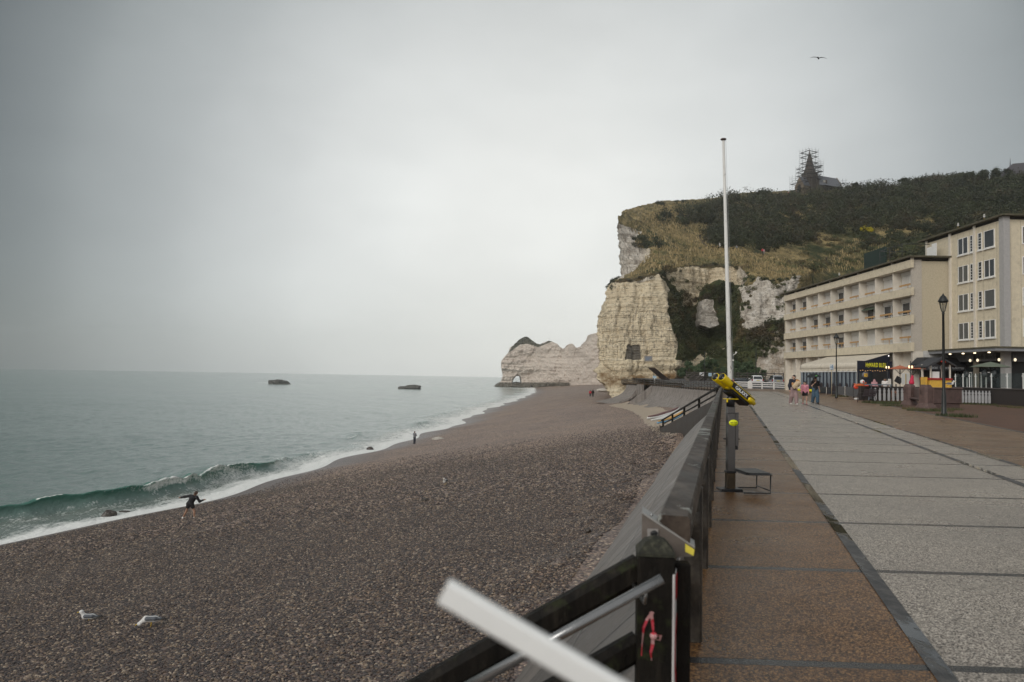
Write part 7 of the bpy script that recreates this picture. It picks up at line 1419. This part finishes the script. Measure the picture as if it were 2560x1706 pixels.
for f in (.02, .3, .6, .85, 1.0): c_.append([Vector((.50*f*math.cos(t)*(1 if k % 2 == 0 else .95), .50*f*math.sin(t)*(1 if k % 2 == 0 else .95), .62-.24*f**1.8)) for k, t in enumerate(2*math.pi*k/16 for k in range(16))])
m_ = MB(); m_.loft(c_, smooth=False); cu_ = m_.build('canopy', mat('umbrella_black', (.010, .011, .012), .5, .15, 6, .1), um); cu_.modifiers.new('thick', 'SOLIDIFY').thickness = .006
m_ = MB(); m_.tube([(0, 0, -.08), (0, 0, .66)], .008, 8); m_.build('shaft', steel, um); m_ = MB(); m_.tube([(0, 0, -.14), (0, 0, -.02)], .016, 8); m_.build('handle', blackp, um); m_ = MB(); m_.box(-.05, .05, -.435, -.425, .45, .50); m_.build('green_mark', mat('mark_green', (.12, .42, .10), .5, 0, 3, 0), um); m_ = MB()
for k in range(8): t = math.pi*k/4; m_.tube([(0, 0, .35), (.3*math.cos(t), .3*math.sin(t), .53)], .004, 4)
m_.build('rib', steel, um)
# --- at the restaurant
Y_ = 74
person('woman in a rose headscarf and pale top near the navy restaurant front', (P(2186, 960, Y=68).x, 68, 0), math.radians(-25), 1.66, None, rosec, 'long', tealc, 'wide', shoeW, rosec, 'scarf', skinA, .022, 1.05, 'people by the restaurant')
person('bearded man in a white t-shirt standing by the restaurant doorway', (P(2213, 960, Y=66).x, 66, 0), math.radians(-30), 1.78, None, whitec_, 'short', whitec_, 'trousers', shoeW, hairK, 'beard', skinB, .022, 1.1, 'people by the restaurant')
person('waiter in black standing in the restaurant doorway', (P(2197, 955, Y=77).x, 77, 0), 0, 1.75, None, blackc, 'short', blackc, 'trousers', shoeK, hairK, 'short', skinA, .025, 1.0, 'people by the restaurant')
# --- on the shingle
q = bz(474, 1297); person('barelegged person in a black hooded top leaning and throwing a stone at the sea edge', q+Vector((0, 0, -.02)), math.radians(165), 1.66, dict(hipL=(.09, 0, .86), hipR=(-.09, .0, .86), kneL=(.20, .02, .47), ankL=(.36, .10, .10), kneR=(-.21, -.10, .49), ankR=(-.30, -.02, .11), chest=(-.11, -.06, 1.16), neck=(-.17, -.10, 1.33), head=(-.25, -.14, 1.47), shL=(.05, -.05, 1.30), elL=(.34, .02, 1.25), wrL=(.60, .06, 1.20), shR=(-.33, -.12, 1.24), elR=(-.46, -.22, .99), wrR=(-.70, -.26, 1.09)), blackc, 'long', blackc, 'shorts', shoeW, hairB, 'short', skinB, .022, 1.15)
q = bz(1036, 1110); an = person('angler in dark trousers and grey and red top standing at the water edge', q, math.radians(150), 1.74, dict(elL=(.25, -.12, 1.15), wrL=(.08, -.32, 1.22), elR=(-.25, -.10, 1.15), wrR=(-.06, -.34, 1.16)), greyc, 'long', navyc, 'trousers', shoeK, hairK, 'short', skinA, .022)
rd_ = thing('fishing_rod', 'long thin fishing rod held out over the water by the angler', 'fishing rod', q+Vector((-.12, .3, 1.18))); m_ = MB(); m_.tube([(.35, -.2, -.15), (-1.6, 1.0, .55), (-3.9, 2.2, 1.25)], [.016, .011, .005], 6); m_.build('rod', blackp, rd_); m_ = MB(); m_.lathe([(.02, -.03), (.05, 0), (.02, .03)], (.1, -.05, -.1), 8); m_.build('reel', steel, rd_)
q = bz(1475.5, 993); q = P(1475.5, 993, Y=180); person('walker in a bright pink jacket far along the beach', q, math.radians(170), 1.68, step(.6), redc, 'long', blackc, 'trousers', shoeW, hairB, 'long', skinA, .03, 1.0, 'couple far along the beach')
q = P(1482, 993, Y=180); person('taller walker in black beside the pink jacket far along the beach', q, math.radians(175), 1.84, step(.6), blackc, 'long', blackc, 'trousers', shoeK, hairK, 'short', skinA, .03, 1.0, 'couple far along the beach')
# --- on the hill path
for px, py, t_, b_, lb in ((1750, 598, blackc, blackc, 'hiker in dark clothes where the hill path turns'), (1800, 619, whitec_, whitec_, 'hiker in pale clothes on the hill path just left of the flagpole'), (1841.5, 627, greyc, blackc, 'hiker in grey on the hill path right of the flagpole'), (1906, 635, redc, blackc, 'hiker with a red backpack on the hill path'), (1910, 636, rosec, greyc, 'companion half hidden beside the red backpack hiker'), (2066, 655, blackc, blackc, 'hiker in black coming down the grassy steps')):
    q = on_hill(px, py); q = P(px, py, Y=q.y-.6); person(lb, q, math.radians(random.uniform(-40, 40)), 1.75, step(.6), t_, 'long', b_, 'trousers', shoeK, hairB, 'short', skinA, .035, 1.05, 'hikers on the hill')
q = P(1971, 486, Y=346); person('tiny hiker in red trousers on the skyline left of the chapel', q, 0, 1.75, step(.5), whitec_, 'long', redc, 'wide', shoeK, hairB, 'short', skinA, .035, 1.1, 'hikers on the hill')
# --- gulls
gw = mat('gull_white', (.62, .61, .59), .7, .05, 20, .1); gg = mat('gull_grey', (.10, .11, .125), .7, .1, 20, .1); gb_ = mat('gull_black', (.015, .015, .016), .6, .1, 20, 0); gy = mat('gull_bill', (.55, .36, .05), .5, .05, 8, 0)
def gull(label, loc, rz, peck=False, s=1.0, res=.012):
    o = thing('gull', label, 'gull', loc, rz, 'gulls standing about'); o.scale = (s, s, s)
    h = Vector((-.25, 0, .10)) if peck else Vector((-.20, 0, .34)); n0 = Vector((-.13, 0, .22))
    sdf('body', [((-.11, 0, .20), (.10, 0, .20), .075, .065), ((.10, 0, .20), (.24, 0, .185), .06, .02), (n0, h, .052, .042), (h, h+Vector((-.03, 0, -.005)), .045, .034)], gw, o, res, .02)
    for y in (-1, 1): sdf('wing', [((-.09, .05*y, .225), (.10, .055*y, .225), .05, .045), ((.10, .05*y, .225), (.27, .025*y, .20), .04, .014)], gg, o, res, .012); m_ = MB(); m_.tube([(.24, .03*y, .205), (.38, .012*y, .19)], [.022, .006], 8); m_.build('wingtip', gb_, o); m_ = MB(); m_.tube([(.01, .03*y, .14), (.0, .03*y, .01)], .008, 6); m_.box(-.04, .015, .03*y-.02, .03*y+.02, 0, .008); m_.build('leg', gy, o); m_ = MB(); m_.ball(h+Vector((-.035, .034*y, .012)), .008, 6, 5); m_.build('eye', gb_, o)
    d = Vector((-.06, 0, -.035)) if peck else Vector((-.075, 0, -.012)); m_ = MB(); m_.tube([h+Vector((-.05, 0, -.005)), h+Vector((-.06, 0, -.006))+d*.6, h+Vector((-.055, 0, -.012))+d], [.016, .013, .004], 8); m_.build('bill', gy, o); return o
q = bz(222, 1553); gull('grey backed gull sitting on the shingle at lower left, head up', q+Vector((0, 0, -.06)), math.radians(8), False, .8)
q = bz(377, 1569); gull('grey backed gull pecking the shingle, right of the other lower left gull', q, math.radians(10), True, .88)
q = bz(1113, 1213); gull('white gull standing with its breast to us in the middle of the shingle', q, math.radians(75), False, 1.0)
q = P(2375, 967, Y=48); gull('spotted young gull standing on the monument wall by the kiosk', (P(2376, 968, Y=42.6).x, 42.6, P(2376, 968, Y=42.6).z), math.radians(120), False, .95)
for px, py, Yd, lb in ((2176, 665, 88, 'white gull on the hotel roof edge'), (2497, 529, 66.3, 'white gull on the roof edge of the taller block'), (2451, 556, 70.2, 'white gull lower on the sloping roof edge of the taller block')):
    q = P(px, py, Y=Yd); zt = 13.782 if Yd > 80 else 16.162; gull(lb, ((38.7 if Yd > 80 else 42.15), Yd-.0, zt), math.radians(60), False, 1.15, .02)
def flyer(label, px, py, Yd, s, tilt=0, rz=0):
    o = thing('flying_gull', label, 'gull', P(px, py, Y=Yd), rz, 'gulls in flight', (0, tilt, rz)); o.scale = (s, s, s)
    sdf('body', [((-.02, -.18, 0), (.0, .12, .0), .055, .06), ((0, .12, 0), (.02, .30, .04), .045, .02), ((-.02, -.18, 0), (-.03, -.28, .0), .042, .035), ((-.03, -.3, 0), (-.03, -.36, -.005), .018, .006)], gb_, o, .014, .02)
    for sx in (-1, 1):
        rings = []
        for f, z, y, c_ in ((.03, .01, -.02, .10), (.25, .075, -.05, .095), (.45, .085, -.02, .075), (.65, .06, .03, .05), (.80, .03, .09, .012)):
            rings.append([Vector((sx*f, y-c_, z)), Vector((sx*f, y, z+.012)), Vector((sx*f, y+c_, z)), Vector((sx*f, y, z-.008))])
        m_ = MB(); m_.loft(rings, cap=True, smooth=True); m_.build('wing', gb_, o)
    return o
flyer('dark gull gliding with spread wings high at upper right', 2046, 146, 45, .62, math.radians(14), math.radians(-28)); flyer('tiny dark gull flying over the sea at left', 298, 578, 130, .38, math.radians(-12), math.radians(20)); flyer('faint speck of a gull low over the sea at far left', 167, 838, 190, .35, math.radians(20), math.radians(50))
# =================================================================== sea haze: even air round everything
g = G('haze'); g.t.nodes.remove(g.b)
pv = g.n('ShaderNodeVolumePrincipled', {'Color': (.985, .99, .985, 1), 'Density': .00026, 'Anisotropy': .85})
g.t.links.new(pv.outputs[0], g.o.inputs['Volume'])
hz = MB().box(-2500, 1500, -300, 2700, -16, 135).build('haze', g.m); tag(hz, kind='stuff')
